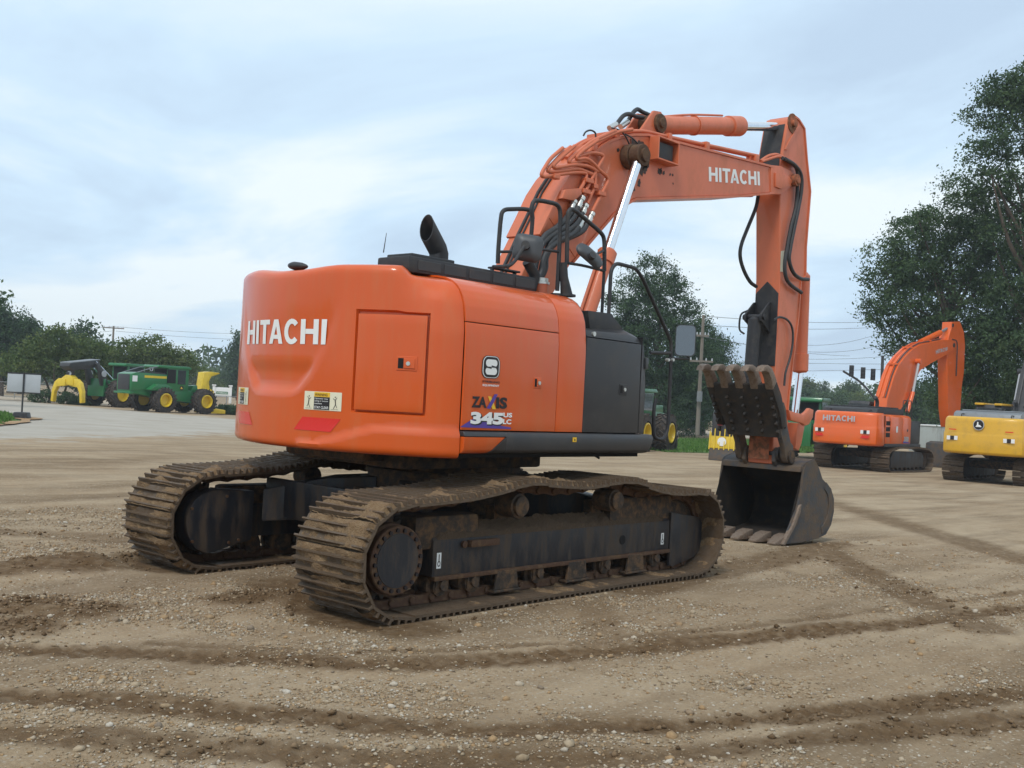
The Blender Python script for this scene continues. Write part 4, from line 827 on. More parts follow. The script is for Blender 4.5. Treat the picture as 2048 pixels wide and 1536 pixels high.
# ---- hydraulic pipes and hoses over the boom
def pipe(name, pts, r, m, parent, ro=0.05, n=8): g = G(); g.tube(rnd([Vector(p) for p in pts], ro), r, n=n); return obj(name, g, m, parent, smooth=60)
Z7 = None
YS = -0.262
for pts in (
    [(1.432, -0.265, 3.877), (1.584, -0.265, 4.084), (1.626, -0.265, 4.193), (1.409, -0.265, 4.155), (1.106, -0.265, 4.073), (0.898, -0.265, 4.008), (0.86, -0.265, 4.031), (0.998, -0.265, 4.221), (1.194, -0.265, 4.374)],
    [(1.712, -0.265, 4.193), (1.472, -0.265, 4.211), (1.198, -0.265, 4.132), (0.963, -0.265, 4.076), (0.975, -0.265, 4.115), (1.168, -0.265, 4.297), (1.322, -0.265, 4.412)],
    [(1.8, -0.275, 4.236), (1.624, -0.275, 4.266), (1.39, -0.275, 4.236), (1.057, -0.275, 4.134), (1.031, -0.275, 4.155), (1.204, -0.275, 4.303), (1.374, -0.275, 4.432)],
    [(1.573, -0.27, 3.933), (1.678, -0.27, 4.111), (1.897, -0.27, 4.423), (1.851, -0.27, 4.44), (1.686, -0.27, 4.428), (1.455, -0.27, 4.339), (1.407, -0.27, 4.313), (1.452, -0.27, 4.37), (1.728, -0.27, 4.549), (2.121, -0.27, 4.748), (2.392, -0.27, 4.835)],
    [(1.647, -0.27, 3.861), (1.767, -0.27, 4.085), (1.751, -0.27, 4.275), (1.592, -0.27, 4.324), (1.33, -0.27, 4.24), (1.28, -0.27, 4.246), (1.388, -0.27, 4.341), (1.676, -0.27, 4.549), (2.084, -0.27, 4.756)],
    [(1.72, -0.285, 3.786), (1.868, -0.285, 4.005), (1.979, -0.285, 4.166), (1.948, -0.285, 4.214), (1.785, -0.285, 4.259), (1.73, -0.285, 4.296), (1.571, -0.285, 4.344), (1.423, -0.285, 4.294), (1.389, -0.285, 4.308), (1.498, -0.285, 4.404), (1.758, -0.285, 4.575)],
):
    pipe('hydraulic_pipe', pts, 0.021, M_ORB, BM, 0.07)
# runs of pipe over the crown of the boom to the arm
for yy, p_ in ((-0.19, 0), (-0.12, 1), (0.08, 2), (0.16, 3)):
    up = [(a, b) for a, b in bt_[5:13]]; pts = [(a, yy, b+0.055) for a, b in up]; pts.append((bt_[-1][0]-0.35, yy, bt_[-1][1]+0.09))
    if p_ > 1: pts = pts[:5]
    pipe('hydraulic_pipe', pts, 0.022, M_ORB, BM, 0.1)
for i in (6, 9, 12):
    a, b = bt_[i]; g = G(); g.box(a-0.035, a+0.035, -0.23, 0.2, b+0.015, b+0.095); obj('pipe_clamp', g, M_ORB, BM, bev=0.008)
a, b = bt_[12]
for t in (0.33, 0.82):
    xx = a+(bt_[13][0]-a)*t; zz_ = b+(bt_[13][1]-b)*t; g = G(); g.box(xx-0.04, xx+0.04, -0.235, -0.08, zz_+0.01, zz_+0.11); obj('pipe_clamp', g, M_ORB, BM, bev=0.008)
for pts in ([(1.59, -0.27, 4.095), (1.681, -0.27, 4.117)], [(1.552, -0.27, 3.982), (1.637, -0.27, 3.982)], [(1.734, -0.27, 4.063), (1.768, -0.27, 4.069)], [(1.813, -0.28, 4.001), (1.901, -0.28, 4.006)], [(1.061, -0.27, 4.059), (1.111, -0.27, 4.037)]):
    g = G(); c = (Vector(pts[0])+Vector(pts[1]))/2; w = (Vector(pts[1])-Vector(pts[0])).length/2+0.02; g.box(-w, w, -0.035, 0.04, -0.025, 0.025, Matrix.Translation(c)); obj('pipe_clamp', g, M_ORB, BM, bev=0.006, seg=1)
brk = [(1.232, 3.937), (1.491, 4.0), (1.513, 3.94), (1.387, 3.845), (1.183, 3.835)]; g = G(); g.prism(brk, -0.30, -0.222); obj('pipe_bracket', g, M_ORB, BM, bev=0.008)
# zinc couplings and rubber hoses from the pipes down to the tank side
for k, (p0, p1, hose) in enumerate((
    ([(1.427, -0.27, 3.865)][0], [(1.386, -0.27, 3.754)][0], [(1.35, -0.3, 3.75), (1.306, -0.3, 3.676), (1.125, -0.3, 3.523), (0.93, -0.3, 3.392)]),
    ([(1.565, -0.27, 3.926)][0], [(1.492, -0.27, 3.792)][0], [(1.442, -0.31, 3.786), (1.377, -0.31, 3.666), (1.209, -0.31, 3.525), (0.937, -0.31, 3.352)]),
    ([(1.631, -0.27, 3.853)][0], [(1.572, -0.27, 3.742)][0], [(1.51, -0.32, 3.733), (1.419, -0.32, 3.609), (1.233, -0.32, 3.476), (1.034, -0.32, 3.365)]),
    ([(1.736, -0.28, 3.779)][0], [(1.668, -0.28, 3.661)][0], [(1.605, -0.33, 3.653), (1.513, -0.33, 3.539), (1.29, -0.33, 3.432), (1.072, -0.33, 3.339), (0.942, -0.33, 3.189), (0.93, -0.33, 3.046)]),
    ([(1.579, -0.3, 3.709)][0], [(1.481, -0.3, 3.567)][0], [(1.431, -0.34, 3.567), (1.339, -0.34, 3.481), (1.12, -0.34, 3.376), (0.956, -0.34, 3.261), (0.888, -0.34, 3.141), (0.874, -0.34, 3.019)]))):
    g = G(); a, b = Vector(p0), Vector(p1); Lq = (b-a).length; g.lathe(a, b, [(0, 0.026), (0.01, 0.036), (Lq*0.35, 0.036), (Lq*0.36, 0.028), (Lq*0.6, 0.028), (Lq*0.61, 0.034), (Lq, 0.034)], n=12); cp = obj('hose_coupling', g, M_ZN, BM, smooth=30)
    last = Vector(hose[-1]); ext = [last+Vector((-0.10, 0.02, -0.22)), last+Vector((-0.14, 0.06, -0.7))]
    g = G(); g.tube(spl(list(hose)+ext, 5), 0.031, n=9); obj('hydraulic_hose', g, M_RUB, BM, smooth=60)
for pts, r in (([(2.324, 0.0, 4.872), (2.44, -0.0, 4.938), (2.572, 0.0, 5.07), (2.703, 0.0, 5.118), (2.821, 0.0, 5.116), (2.959, 0.0, 5.136)], 0.026), ([(2.611, 0.05, 4.96), (2.72, 0.05, 5.036), (2.808, 0.05, 5.155), (2.901, 0.05, 5.229), (3.002, 0.05, 5.223), (3.165, 0.05, 5.22)], 0.026),
               ([(1.667, -0.15, 4.621), (1.706, -0.15, 4.672), (1.79, -0.15, 4.707), (1.87, -0.15, 4.697), (1.883, -0.15, 4.651)], 0.010), ([(2.01, -0.27, 4.767), (2.156, -0.27, 4.772), (2.27, -0.27, 4.731), (2.351, -0.27, 4.659), (2.45, -0.27, 4.607)], 0.009), ([(2.268, -0.27, 4.753), (2.401, -0.27, 4.737), (2.499, -0.27, 4.702), (2.58, -0.27, 4.662)], 0.009)):
    g = G(); g.tube(spl(pts, 6), r, n=8); obj('hydraulic_hose', g, M_RUB, BM, smooth=60)
for p0, p1 in (([(2.315, 0.0, 4.865)][0], [(2.44, 0.0, 4.94)][0]), ([(2.592, 0.05, 4.95)][0], [(2.73, 0.05, 5.042)][0])):
    g = G(); g.cyl(p0, p1, 0.034, n=12); obj('hose_coupling', g, M_ZN, BM)
# grease line and dark strip on the back of the boom
g = G(); P_ = [(bt_[i][0]-0.02, 0.06, bt_[i][1]+0.03) for i in range(5)]; g.tube([(0.45, 0.06, 2.55)]+P_, 0.02, n=6); g.tube([(0.45, 0.00, 2.55)]+[(a, 0.0, c) for a, b, c in P_], 0.012, n=6); obj('grease_line', g, M_RUB, BM)
# ---- stick
SW = 0.19
sk_front = [(6.323, 5.9), (6.429, 5.885), (6.524, 5.842), (6.62, 5.791), (6.742, 5.362), (6.889, 4.932), (6.869, 4.586), (6.841, 4.11), (6.869, 3.699), (6.74, 3.612), (6.707, 3.046), (6.616, 2.465), (6.549, 1.961), (6.511, 1.461), (6.57, 1.177)]
sk_back = [(6.258, 1.093), (6.157, 1.247), (6.136, 1.736), (6.123, 2.294), (6.13, 2.645), (6.125, 3.554), (6.02, 4.659), (6.014, 5.077), (6.03, 5.339), (6.1, 5.641), (6.142, 5.805), (6.209, 5.863)]
poly = sk_front+[(6.30, 0.98), (6.15, 0.98)]+sk_back[1:]
g = G(); g.prism(poly, -SW, SW); ST = obj('stick', g, M_ORB, EX, bev=0.012, seg=1, smooth=30)
obj('stick_front_plate', offset_strip(sk_front, 0, 0.022, -SW-0.015, SW+0.015, up=-1), M_ORB, ST, smooth=30)
g = G(); hp = [(6.261, -0.19, 5.783)][0]; g.cyl((hp[0], -0.24, hp[2]), (hp[0], 0.24, hp[2]), 0.05, n=16); g.cyl((hp[0], -0.20, hp[2]), (hp[0], -0.185, hp[2]), 0.14, n=20); obj('arm_pin', g, M_ORR, ST)
rib = [(6.425, 5.806), (6.491, 5.79), (6.131, 5.377), (6.049, 5.37), (6.197, 5.553)]; g = G(); g.prism(rib, -0.204, -0.186); obj('stick_rib', g, M_ORB, ST, bev=0.004, seg=1)
# thin dark sheet laid over the rear face of the stick head
def back_x(z):
    P_ = sorted([(b, a) for a, b in sk_back])
    for (z0, x0), (z1, x1) in zip(P_, P_[1:]):
        if z0 <= z <= z1: return x0+(x1-x0)*(z-z0)/max(1e-6, z1-z0)
    return P_[0][1] if z < P_[0][0] else P_[-1][1]
g = G(); zs = [5.05+0.7*i/8 for i in range(9)]; g.loft([[(back_x(z)-0.008, -0.15, z), (back_x(z)-0.008, 0.165, z), (back_x(z)-0.003, 0.165, z), (back_x(z)-0.003, -0.15, z)] for z in zs]); obj('stick_head_dark_sheet', g, M_DK, ST)
ht = [(-0.028, 3.537)][0]
vs = []
zt, zm, zb = ht[1], ht[1]-0.17, 2.35
g = G(); zs = [zb, 2.7, 3.0, zm]; ring = lambda z, w: [(back_x(z)-0.013, -w, z), (back_x(z)-0.013, w, z), (back_x(z)+0.005, w, z), (back_x(z)+0.005, -w, z)]
g.loft([ring(z, SW-0.012) for z in zs]+[ring(zt, 0.004)]); tp = obj('thumb_mount_plate', g, M_DK, ST, bev=0.004, seg=1)
# thumb cylinder
t0, t1 = Vector((5.93, 0.06, 3.02)), Vector((5.86, 0.06, 1.85))
g = G(); Lq = (t1-t0).length; g.lathe(t0, t1, [(0, 0.05), (0.04, 0.095), (Lq-0.3, 0.095), (Lq-0.29, 0.105), (Lq-0.2, 0.105)], n=22); tcy = obj('thumb_cylinder', g, M_DK, ST, smooth=30)
g = G(); g.cyl(t0+(t1-t0)*0.8, t1, 0.045, n=14); obj('cylinder_rod', g, M_CHR, tcy)
for yy in (-0.075, 0.165):
    g = G(); g.prism([(back_x(3.2), 3.25), (back_x(3.2)-0.05, 3.24), (5.86, 3.06), (5.86, 2.96), (5.93, 2.93), (back_x(2.85), 2.80)], yy, yy+0.03); obj('thumb_cylinder_bracket', g, M_DK, ST, bev=0.006, seg=1)
g = G(); g.cyl((5.93, -0.10, 3.02), (5.93, 0.24, 3.02), 0.04, n=14); obj('thumb_cylinder_pin', g, M_DK, ST)
g = G(); g.tube(spl([(6.0, 0.22, 3.12), (5.9, 0.27, 3.05), (5.88, 0.27, 2.85), (5.9, 0.2, 2.78)], 5), 0.014, n=7); obj('hydraulic_hose', g, M_RUB, ST)
for pts, r in (([(5.921, -0.235, 2.977), (6.085, -0.235, 3.03), (6.303, -0.235, 3.012), (6.453, -0.235, 2.919), (6.499, -0.235, 2.731), (6.444, -0.235, 2.493), (6.334, -0.235, 2.275), (6.31, -0.235, 2.084)], 0.016),
               ([(5.91, -0.25, 5.216), (6.229, -0.25, 5.193), (6.357, -0.25, 5.121), (6.385, -0.25, 4.933), (6.368, -0.25, 4.62), (6.257, -0.25, 4.331), (6.17, -0.25, 4.011), (6.127, -0.25, 3.776), (6.171, -0.25, 3.609), (6.321, -0.25, 3.511), (6.655, -0.25, 3.432)], 0.027),
               ([(5.951, -0.27, 5.212), (6.232, -0.27, 5.182), (6.423, -0.27, 5.093), (6.471, -0.27, 4.908), (6.41, -0.27, 4.625), (6.304, -0.27, 4.279), (6.231, -0.27, 4.019), (6.209, -0.27, 3.843), (6.345, -0.27, 3.687), (6.555, -0.27, 3.625), (6.802, -0.27, 3.64)], 0.027),
               ([(5.921, 0.1, 4.746), (5.865, 0.1, 4.544), (5.67, 0.1, 4.227), (5.528, 0.1, 3.979), (5.516, 0.1, 3.807), (5.635, 0.1, 3.634), (5.816, 0.1, 3.503), (5.991, 0.1, 3.456)], 0.026)):
    g = G(); g.tube(spl(pts, 5), r, n=9); obj('hydraulic_hose', g, M_RUB, ST, smooth=60)
for pts in ([(5.409, -0.2, 5.083), (5.621, -0.2, 5.2), (5.843, -0.2, 5.265), (6.078, -0.2, 5.255), (6.322, -0.2, 5.217)], [(5.411, -0.22, 5.072), (5.663, -0.22, 5.169), (5.848, -0.22, 5.235), (6.122, -0.22, 5.233), (6.366, -0.22, 5.204)]): pipe('hydraulic_pipe', pts, 0.020, M_ORB, BM, 0.08)
dq = [(6.103, 3.957), (6.219, 3.983), (6.218, 3.678), (6.108, 3.671)]; g = G(); g.add([(a, -SW-0.0035, b) for a, b in dq], [(0, 1, 2, 3)]); obj('stick_decal', g, M_CRM, ST, smooth=0, recalc=False)
# bucket cylinder on the front of the stick
b0, b1, b2 = [Vector(v) for v in [(7.169, 0.0, 3.795), (7.213, 0.0, 2.313), (7.121, 0.0, 1.695)]]
g = G(); Lq = (b1-b0).length; g.lathe(b0, b1, [(0, 0.06), (0.05, 0.10), (Lq-0.28, 0.10), (Lq-0.275, 0.118), (Lq-0.03, 0.118), (Lq, 0.09)], n=22); bkc = obj('bucket_cylinder', g, M_ORB, EX, smooth=30)
g = G(); g.cyl(b1, b2, 0.055, n=18); obj('cylinder_rod', g, M_CHR, bkc)
# links between cylinder, stick and bucket
lk = [(6.437, 1.749), (6.649, 1.716), (6.887, 1.697), (6.979, 1.735), (7.07, 1.793), (7.195, 1.77), (7.182, 1.661), (7.071, 1.555), (6.964, 1.531), (6.853, 1.568), (6.521, 1.601)]
for y0_, y1_ in ((-0.26, -0.20), (0.20, 0.26)): g = G(); g.prism(lk, y0_, y1_); obj('idler_link', g, M_ORB, EX, bev=0.015)
lk2 = [(6.941, 1.569), (7.185, 1.551), (7.149, 1.424), (7.105, 1.263), (7.032, 1.159), (6.921, 1.193)]; g = G(); g.prism(lk2, -0.14, 0.14); obj('bucket_link', g, M_ORB, EX, bev=0.02)
# ---- bucket
bw = 0.65
side = [(6.21, 0.97), (6.19, 0.85), (6.15, 0.63), (6.06, 0.41), (5.90, 0.20), (5.76, 0.02), (5.82, -0.055), (6.24, -0.06), (6.72, -0.035), (6.97, 0.01), (7.12, 0.14), (7.19, 0.33), (7.17, 0.51), (7.06, 0.66), (6.78, 0.80), (6.66, 0.95), (6.51, 1.08), (6.28, 1.03)]
shell = side[6:]+[side[0]]
g = G(); th = 0.03
P_ = [Vector((a, 0, b)) for a, b in shell]; inner = []
for i, p_ in enumerate(P_):
    d = (P_[min(i+1, len(P_)-1)]-P_[max(i-1, 0)]).normalized(); nn = Vector((-d.z, 0, d.x)); inner.append(p_+nn*th)
rings = [[(p_.x, y, p_.z) for p_ in P_]+[(p_.x, y, p_.z) for p_ in inner[::-1]] for y in (-bw, bw)]
g.loft(rings); BKT = obj('bucket', g, M_BKT, EX, smooth=30)
g = G(); inn = [p_+(p_-q_).normalized()*0.004 for p_, q_ in zip(inner, P_)]; g.loft([[(p_.x, y, p_.z) for p_ in inn] for y in (-bw+0.034, bw-0.034)], caps=False, closed=False); obj('bucket_shade_sheet', g, M_BKI, BKT, smooth=30, recalc=False)  # dark sheets added inside the bucket; the shade is in their colour
for s in (-1, 1): g = G(); g.add([(p_.x, s*(bw-0.033), p_.z) for p_ in inn], [tuple(range(len(inn)))]); obj('bucket_shade_sheet', g, M_BKI, BKT, smooth=0, recalc=False)
for s in (-1, 1):
    g = G(); yy = s*bw; lo_, hi_ = min(yy, yy-s*0.03), max(yy, yy-s*0.03); g.prism(side, lo_-0.002, hi_-0.0); obj('bucket_side_plate', g, M_BKT, BKT, bev=0.004, seg=1)
    g = G(); g.prism([(6.09, 0.46), (6.03, 0.36), (5.90, 0.18), (5.70, -0.01), (5.66, -0.05), (5.72, -0.07), (5.98, 0.17), (6.12, 0.36), (6.14, 0.47)], yy-0.026 if s > 0 else yy-0.03, yy+0.03 if s > 0 else yy+0.026); obj('side_cutter', g, M_TOOTH, BKT, bev=0.006, seg=1)
    arc = [(7.04+0*a, 0.3) for a in ()]
    g = G(); c = (6.72, 0.40); q_ = [(c[0]+0.39*math.cos(R(a)), c[1]+0.39*math.sin(R(a))) for a in range(-75, 66, 10)]; q2 = [(c[0]+0.28*math.cos(R(a)), c[1]+0.28*math.sin(R(a))) for a in range(65, -76, -10)]
    g.prism(q_+q2, yy-0.004 if s > 0 else yy-0.014, yy+0.014 if s > 0 else yy+0.004); obj('wear_plate', g, M_BKT, BKT, bev=0.004, seg=1)
g = G(); g.prism([(6.30, 1.0), (6.17, 0.98), (6.15, 0.90), (6.26, 0.90)], -bw+0.03, bw-0.03); obj('bucket_top_lip', g, M_BKT, BKT, bev=0.02)
g = G(); g.box(5.78, 6.1, -bw+0.03, bw-0.03, -0.05, -0.015); obj('cutting_edge', g, M_TOOTH, BKT, bev=0.008)
for i in range(5):
    y = -0.56+0.28*i; g = G()
    g.loft([[(5.92, y-0.085, -0.055), (5.92, y+0.085, -0.055), (5.92, y+0.085, 0.075), (5.92, y-0.085, 0.075)], [(5.76, y-0.09, -0.06), (5.76, y+0.09, -0.06), (5.76, y+0.085, 0.05), (5.76, y-0.085, 0.05)], [(5.54, y-0.06, -0.055), (5.54, y+0.06, -0.055), (5.54, y+0.055, -0.03), (5.54, y-0.055, -0.03)]])
    obj('bucket_tooth', g, M_TOOTH, BKT, bev=0.014)
for s in (-0.235, 0.235):
    e_ = [(6.18, 0.93), (6.10, 1.02), (6.11, 1.16), (6.19, 1.22), (6.30, 1.17), (6.42, 1.20), (6.52, 1.30), (6.62, 1.24), (6.60, 1.05), (6.50, 0.98)]
    g = G(); g.prism(e_, s-0.03, s+0.03); obj('bucket_ear', g, M_BKT, BKT, bev=0.012)
g = G(); g.cyl((6.20, -0.34, 1.13), (6.20, 0.34, 1.13), 0.055, n=16); g.cyl((6.20, -0.30, 1.13), (6.20, -0.265, 1.13), 0.10, n=18); g.cyl((6.20, 0.265, 1.13), (6.20, 0.30, 1.13), 0.10, n=18); obj('bucket_pin', g, M_BKT, BKT)
g = G(); g.add([(6.105, -0.16, 1.04), (6.105, 0.16, 1.04), (6.115, 0.16, 1.55), (6.115, -0.16, 1.55)], [(0, 1, 2, 3)]); obj('worn_stick_plate', g, M_ORR, ST, recalc=False)
# ---- thumb: five curved tines on a ribbed plate with two legs to the pin
TH = None
TYS = [0.50, 0.27, 0.04, -0.19, -0.42]
def tine(y):
    sp = [(5.98, 1.52), (5.90, 1.75), (5.80, 1.95), (5.66, 2.12), (5.58, 2.22), (5.50, 2.30), (5.40, 2.33), (5.30, 2.30), (5.25, 2.23), (5.33, 2.24), (5.42, 2.23), (5.49, 2.15), (5.56, 2.00), (5.66, 1.86), (5.78, 1.70), (5.88, 1.48)]
    return sp
pl_ = [(5.99, 1.36), (5.96, 1.60), (5.86, 1.86), (5.70, 2.05), (5.60, 2.09), (5.545, 2.06), (5.60, 1.95), (5.71, 1.77), (5.81, 1.60), (5.87, 1.36)]
def plate_y(z, s): return (0.37+0.17*(z-1.36)/0.73) if s > 0 else -(0.43+0.03*(z-1.36)/0.73)
g = G(); g.loft([[(a, plate_y(b, s), b) for a, b in pl_] for s in (-1, 1)]); TH = obj('thumb', g, M_TH, EX, bev=0.01)
for y in TYS:
    w = 0.055; q_ = tine(y); lo_ = q_[:4]+q_[12:]; hi_ = [(5.66, 2.12)]+q_[4:13]
    g = G(); g.prism(lo_, y-w, y+w); tn = obj('thumb_tine', g, M_TH, TH, bev=0.014); g = G(); g.prism(hi_, y-w-0.004, y+w+0.004); obj('tine_tip', g, M_TOOTH, tn, bev=0.018)
    rs = random.Random(int(y*100)); g = G()
    for k in range(5):
        t = k/4.0; c = Vector((5.87, 0, 1.40)).lerp(Vector((5.66, 0, 1.84)), t); g.prism([(c.x, c.z), (c.x-0.05, c.z+0.03), (c.x-0.03, c.z+0.07), (c.x+0.02, c.z+0.07)], y-0.02, y+0.02)
    obj('tine_serration', g, M_TH, TH, bev=0.004, seg=1, kind='stuff')
for s, y in ((1, 0.30), (-1, -0.40)):
    leg = [(5.95, 1.85), (5.86, 1.62), (5.90, 1.42), (6.02, 1.25), (6.06, 1.10), (6.12, 1.02), (6.24, 1.03), (6.29, 1.12), (6.20, 1.30), (6.08, 1.52), (6.02, 1.75)]
    g = G(); g.prism(leg, y-0.04, y+0.04); lg = obj('thumb_leg', g, M_BKT, TH, bev=0.012)
    g = G(); g.cyl((6.0, y-0.046, 1.52), (6.0, y+0.046, 1.52), 0.035, n=14); obj('leg_hole', g, M_GAP, lg); g = G(); g.cyl((6.2, y-0.07, 1.10), (6.2, y+0.07, 1.10), 0.09, n=16); obj('leg_boss', g, M_FRM, lg)
g = G(); g.box(5.80, 5.99, -0.03, 0.15, 1.72, 1.92); obj('thumb_cylinder_lug', g, M_TH, TH, bev=0.01)
# ---- handrails, mirrors and filler on the right of the boom
def rail(pts, r=0.021, name='handrail', ro=0.09): g = G(); g.tube(rnd([Vector(p) for p in pts], ro, 6), r, n=9); return obj(name, g, M_DK, EX, smooth=60)
rail([(-0.175, -0.7, 2.955), (-0.179, -0.7, 3.076), (-0.169, -0.7, 3.359), (-0.152, -0.7, 3.465), (0.156, -0.7, 3.522), (0.266, -0.7, 3.521), (0.282, -0.7, 3.444), (0.274, -0.7, 3.297), (0.266, -0.7, 3.018)])
rail([(-0.165, -0.7, 3.065), (0.053, -0.7, 3.097)], 0.014)
rail([(-0.169, -1.1, 3.343), (-0.194, -1.1, 3.426), (-0.173, -1.1, 3.511), (-0.069, -1.1, 3.529), (0.166, -1.1, 3.537), (0.22, -1.1, 3.482), (0.23, -1.1, 3.111), (0.231, -1.1, 2.732)])
rail([(-0.185, -1.1, 3.073), (0.024, -1.1, 3.089), (0.221, -1.1, 3.097)], 0.014)
rail([(0.289, -1.15, 3.001), (0.269, -1.15, 3.371), (0.27, -1.15, 3.48), (0.328, -1.15, 3.522), (0.785, -1.15, 3.358), (0.844, -1.15, 3.313), (0.87, -1.15, 2.995)])
rail([(0.269, -1.15, 2.998), (0.536, -1.15, 3.006), (0.87, -1.15, 2.995)], 0.014)
rail([(0.864, -1.15, 2.994), (0.864, -1.15, 2.553)], 0.016)
g = G(); ft = [(0.231, -1.1, 2.732)][0]; g.cyl((ft[0], ft[1], 2.685), (ft[0], ft[1], 2.705), 0.06, n=16); obj('rail_foot', g, M_DK, EX)
g = G(); p0, p1 = [(0.269, -1.15, 2.998), (0.312, -1.15, 2.72)]; g.tube([(p0[0]-0.03, p0[1], p0[2]), (p0[0]-0.01, p0[1], (p0[2]+p1[2])/2), (p1[0], p1[1], 2.69)], [0.035, 0.04, 0.06], n=10); g.cyl((p1[0], p1[1], 2.685), (p1[0], p1[1], 2.705), 0.085, n=16); obj('rail_stand', g, M_DK, EX, smooth=60)
g = G(); p0, p1 = [(-0.045, -0.95, 2.979), (0.031, -0.95, 2.747)]; g.tube([(p0[0], p0[1], p0[2]), (p1[0]+0.04, p1[1], (p0[2]+p1[2])/2), (p1[0], p1[1], 2.72)], [0.05, 0.055, 0.05], n=10); obj('mirror_stand', g, M_DK, EX, smooth=60)
rail([(0.739, -1.33, 2.501), (0.738, -1.33, 2.98), (0.811, -1.33, 3.057), (1.149, -1.33, 3.046), (1.286, -1.33, 2.938), (1.805, -1.33, 2.39), (1.823, -1.33, 2.339), (1.828, -1.33, 2.237), (1.837, -1.33, 1.922), (1.838, -1.33, 1.453), (1.76, -1.33, 1.359), (1.634, -1.33, 1.374), (1.591, -1.33, 1.404), (1.567, -1.33, 1.672), (1.598, -1.33, 1.779)], 0.019, ro=0.07)
rail([(1.455, -1.33, 2.236), (1.821, -1.33, 2.254)], 0.017)
rail([(1.793, -1.33, 2.198), (2.164, -1.33, 2.219)], 0.013)
g = G()
for c in [(1.74, -1.36, 2.181), (1.825, -1.36, 2.186)]: g.cyl((c[0], c[1]-0.01, c[2]), (c[0], c[1]+0.03, c[2]), 0.016, n=10)
obj('clamp_bolts', g, M_ZN, EX)
# round-cornered mirror facing the rear, on the front rail
mc_ = Vector([(2.037, -1.36, 2.402)][0]); dirm = Vector((-0.83, -0.52, 0.05)).normalized(); um = Vector((0, 0, 1)).cross(dirm).normalized(); wm = dirm.cross(um)
def mirror_obj(c, d, u, w, hw, hh, t, glass):
    rr = rrect(-hw, hw, -hh, hh, hw*0.45); g = G(); rings = []
    for k, sc_ in ((0, 1.0), (-t*0.5, 0.98), (-t, 0.75), (-t*1.15, 0.4)): rings.append([c+u*a*sc_+w*b*sc_+d*k for a, b in rr])
    g.loft(rings); o = obj('mirror', g, M_MIR, EX, smooth=40)
    if glass: g = G(); g.add([c+u*a*0.93+w*b*0.95+d*0.003 for a, b in rr], [tuple(range(len(rr)))]); obj('mirror_glass', g, M_MGL, o, smooth=0, recalc=False)
    return o
mirror_obj(mc_, dirm, um, wm, 0.105, 0.165, 0.07, True)
g = G(); g.cyl(mc_-dirm*0.05-wm*0.1, [(2.164, -1.33, 2.219)][0], 0.013, n=8); obj('mirror_arm', g, M_DK, EX)
# two mirrors seen from behind
m1 = Vector([(-0.157, -1.05, 3.079)][0]); d = Vector((0.75, 0.62, -0.1)).normalized(); u = Vector((0, 0, 1)).cross(d).normalized(); u = (u+Vector((0, 0, 0.12))).normalized(); w = d.cross(u)
mb = mirror_obj(m1, d, u, w, 0.135, 0.125, 0.06, False)
g = G(); kc = m1-d*0.07+u*0.02; g.cyl(kc, kc-d*0.05, 0.04, n=12); arm = [(-0.283, -1.12, 3.076), (-0.35, -1.12, 2.993), (-0.4, -1.12, 2.925), (-0.469, -1.12, 2.874), (-0.679, -1.12, 2.841)]; g.tube(rnd(arm, 0.06), 0.016, n=8); obj('mirror_arm', g, M_DK, mb)
m2 = Vector([(0.55, -1.2, 3.091)][0]); u = Vector((0.60, -0.38, -0.50)).normalized(); d = Vector((0.2, 0.85, -0.45)); d = (d-u*d.dot(u)).normalized(); w = d.cross(u)
mb = mirror_obj(m2, d, u, w, 0.155, 0.075, 0.05, False)
g = G(); kc = m2-d*0.06; g.cyl(kc+w*0.06, kc-d*0.04+w*0.06, 0.038, n=12); g.cyl(kc+w*0.06, [(0.847, -1.15, 3.193)][0], 0.013, n=8); obj('mirror_arm', g, M_DK, mb)
fc = [(0.163, -0.95, 2.864)][0]
g = G(); g.lathe((fc[0], fc[1], 2.66), (fc[0], fc[1], 2.86), [(0, 0.075), (0.13, 0.075)], n=18); fl = obj('filler_neck', g, M_ORB, EX)
g = G(); g.lathe((fc[0], fc[1], 2.79), (fc[0], fc[1], 2.86), [(0, 0.083), (0.02, 0.083), (0.025, 0.07), (0.055, 0.07), (0.06, 0.05)], n=18); obj('filler_cap', g, M_ZN, fl)
# ================================================================== machines in the background
M_YP = mat('yellow_paint', (0.66, 0.36, 0.015), 0.35, coat=0.3, dirt=(0.30, 0.18, 0.05), dirt_amt=0.3, dscale=1.5, var=0.03)
M_YB = mat('bright_yellow_paint', (0.72, 0.50, 0.02), 0.38, coat=0.2, dirt=(0.35, 0.24, 0.06), dirt_amt=0.3, dscale=2.5)
M_GR = mat('green_paint', (0.012, 0.155, 0.045), 0.35, coat=0.3, dirt=(0.06, 0.13, 0.06), dirt_amt=0.35, dscale=2)
M_TY = mat('tyre_rubber', (0.022, 0.020, 0.019), 0.8, dirt=(0.12, 0.085, 0.06), dirt_amt=0.75, dscale=4, bump=0.2, bscale=20, thr=0.47)
M_O2 = mat('bright_orange_paint', (0.74, 0.115, 0.008), 0.33, coat=0.35, dirt=(0.45, 0.15, 0.05), dirt_amt=0.2, dscale=1.5, var=0.03)
M_GRY = mat('grey_metal', (0.22, 0.235, 0.25), 0.5, metal=0.3, dirt=(0.16, 0.13, 0.1), dirt_amt=0.3, dscale=3)
M_SLV = mat('pale_grey_paint', (0.42, 0.44, 0.46), 0.45)
def word_on(parent, t, x0, z0, w, h, y, m, big=False, fx=None, **k):
    V, F = block_word(w, h) if big else fit_text(t, w, h, **k)
    f = fx or (lambda u, v: (x0+u, y, z0+v)); return obj('lettering', tilted(V, F, f), m, parent, smooth=0, recalc=False)
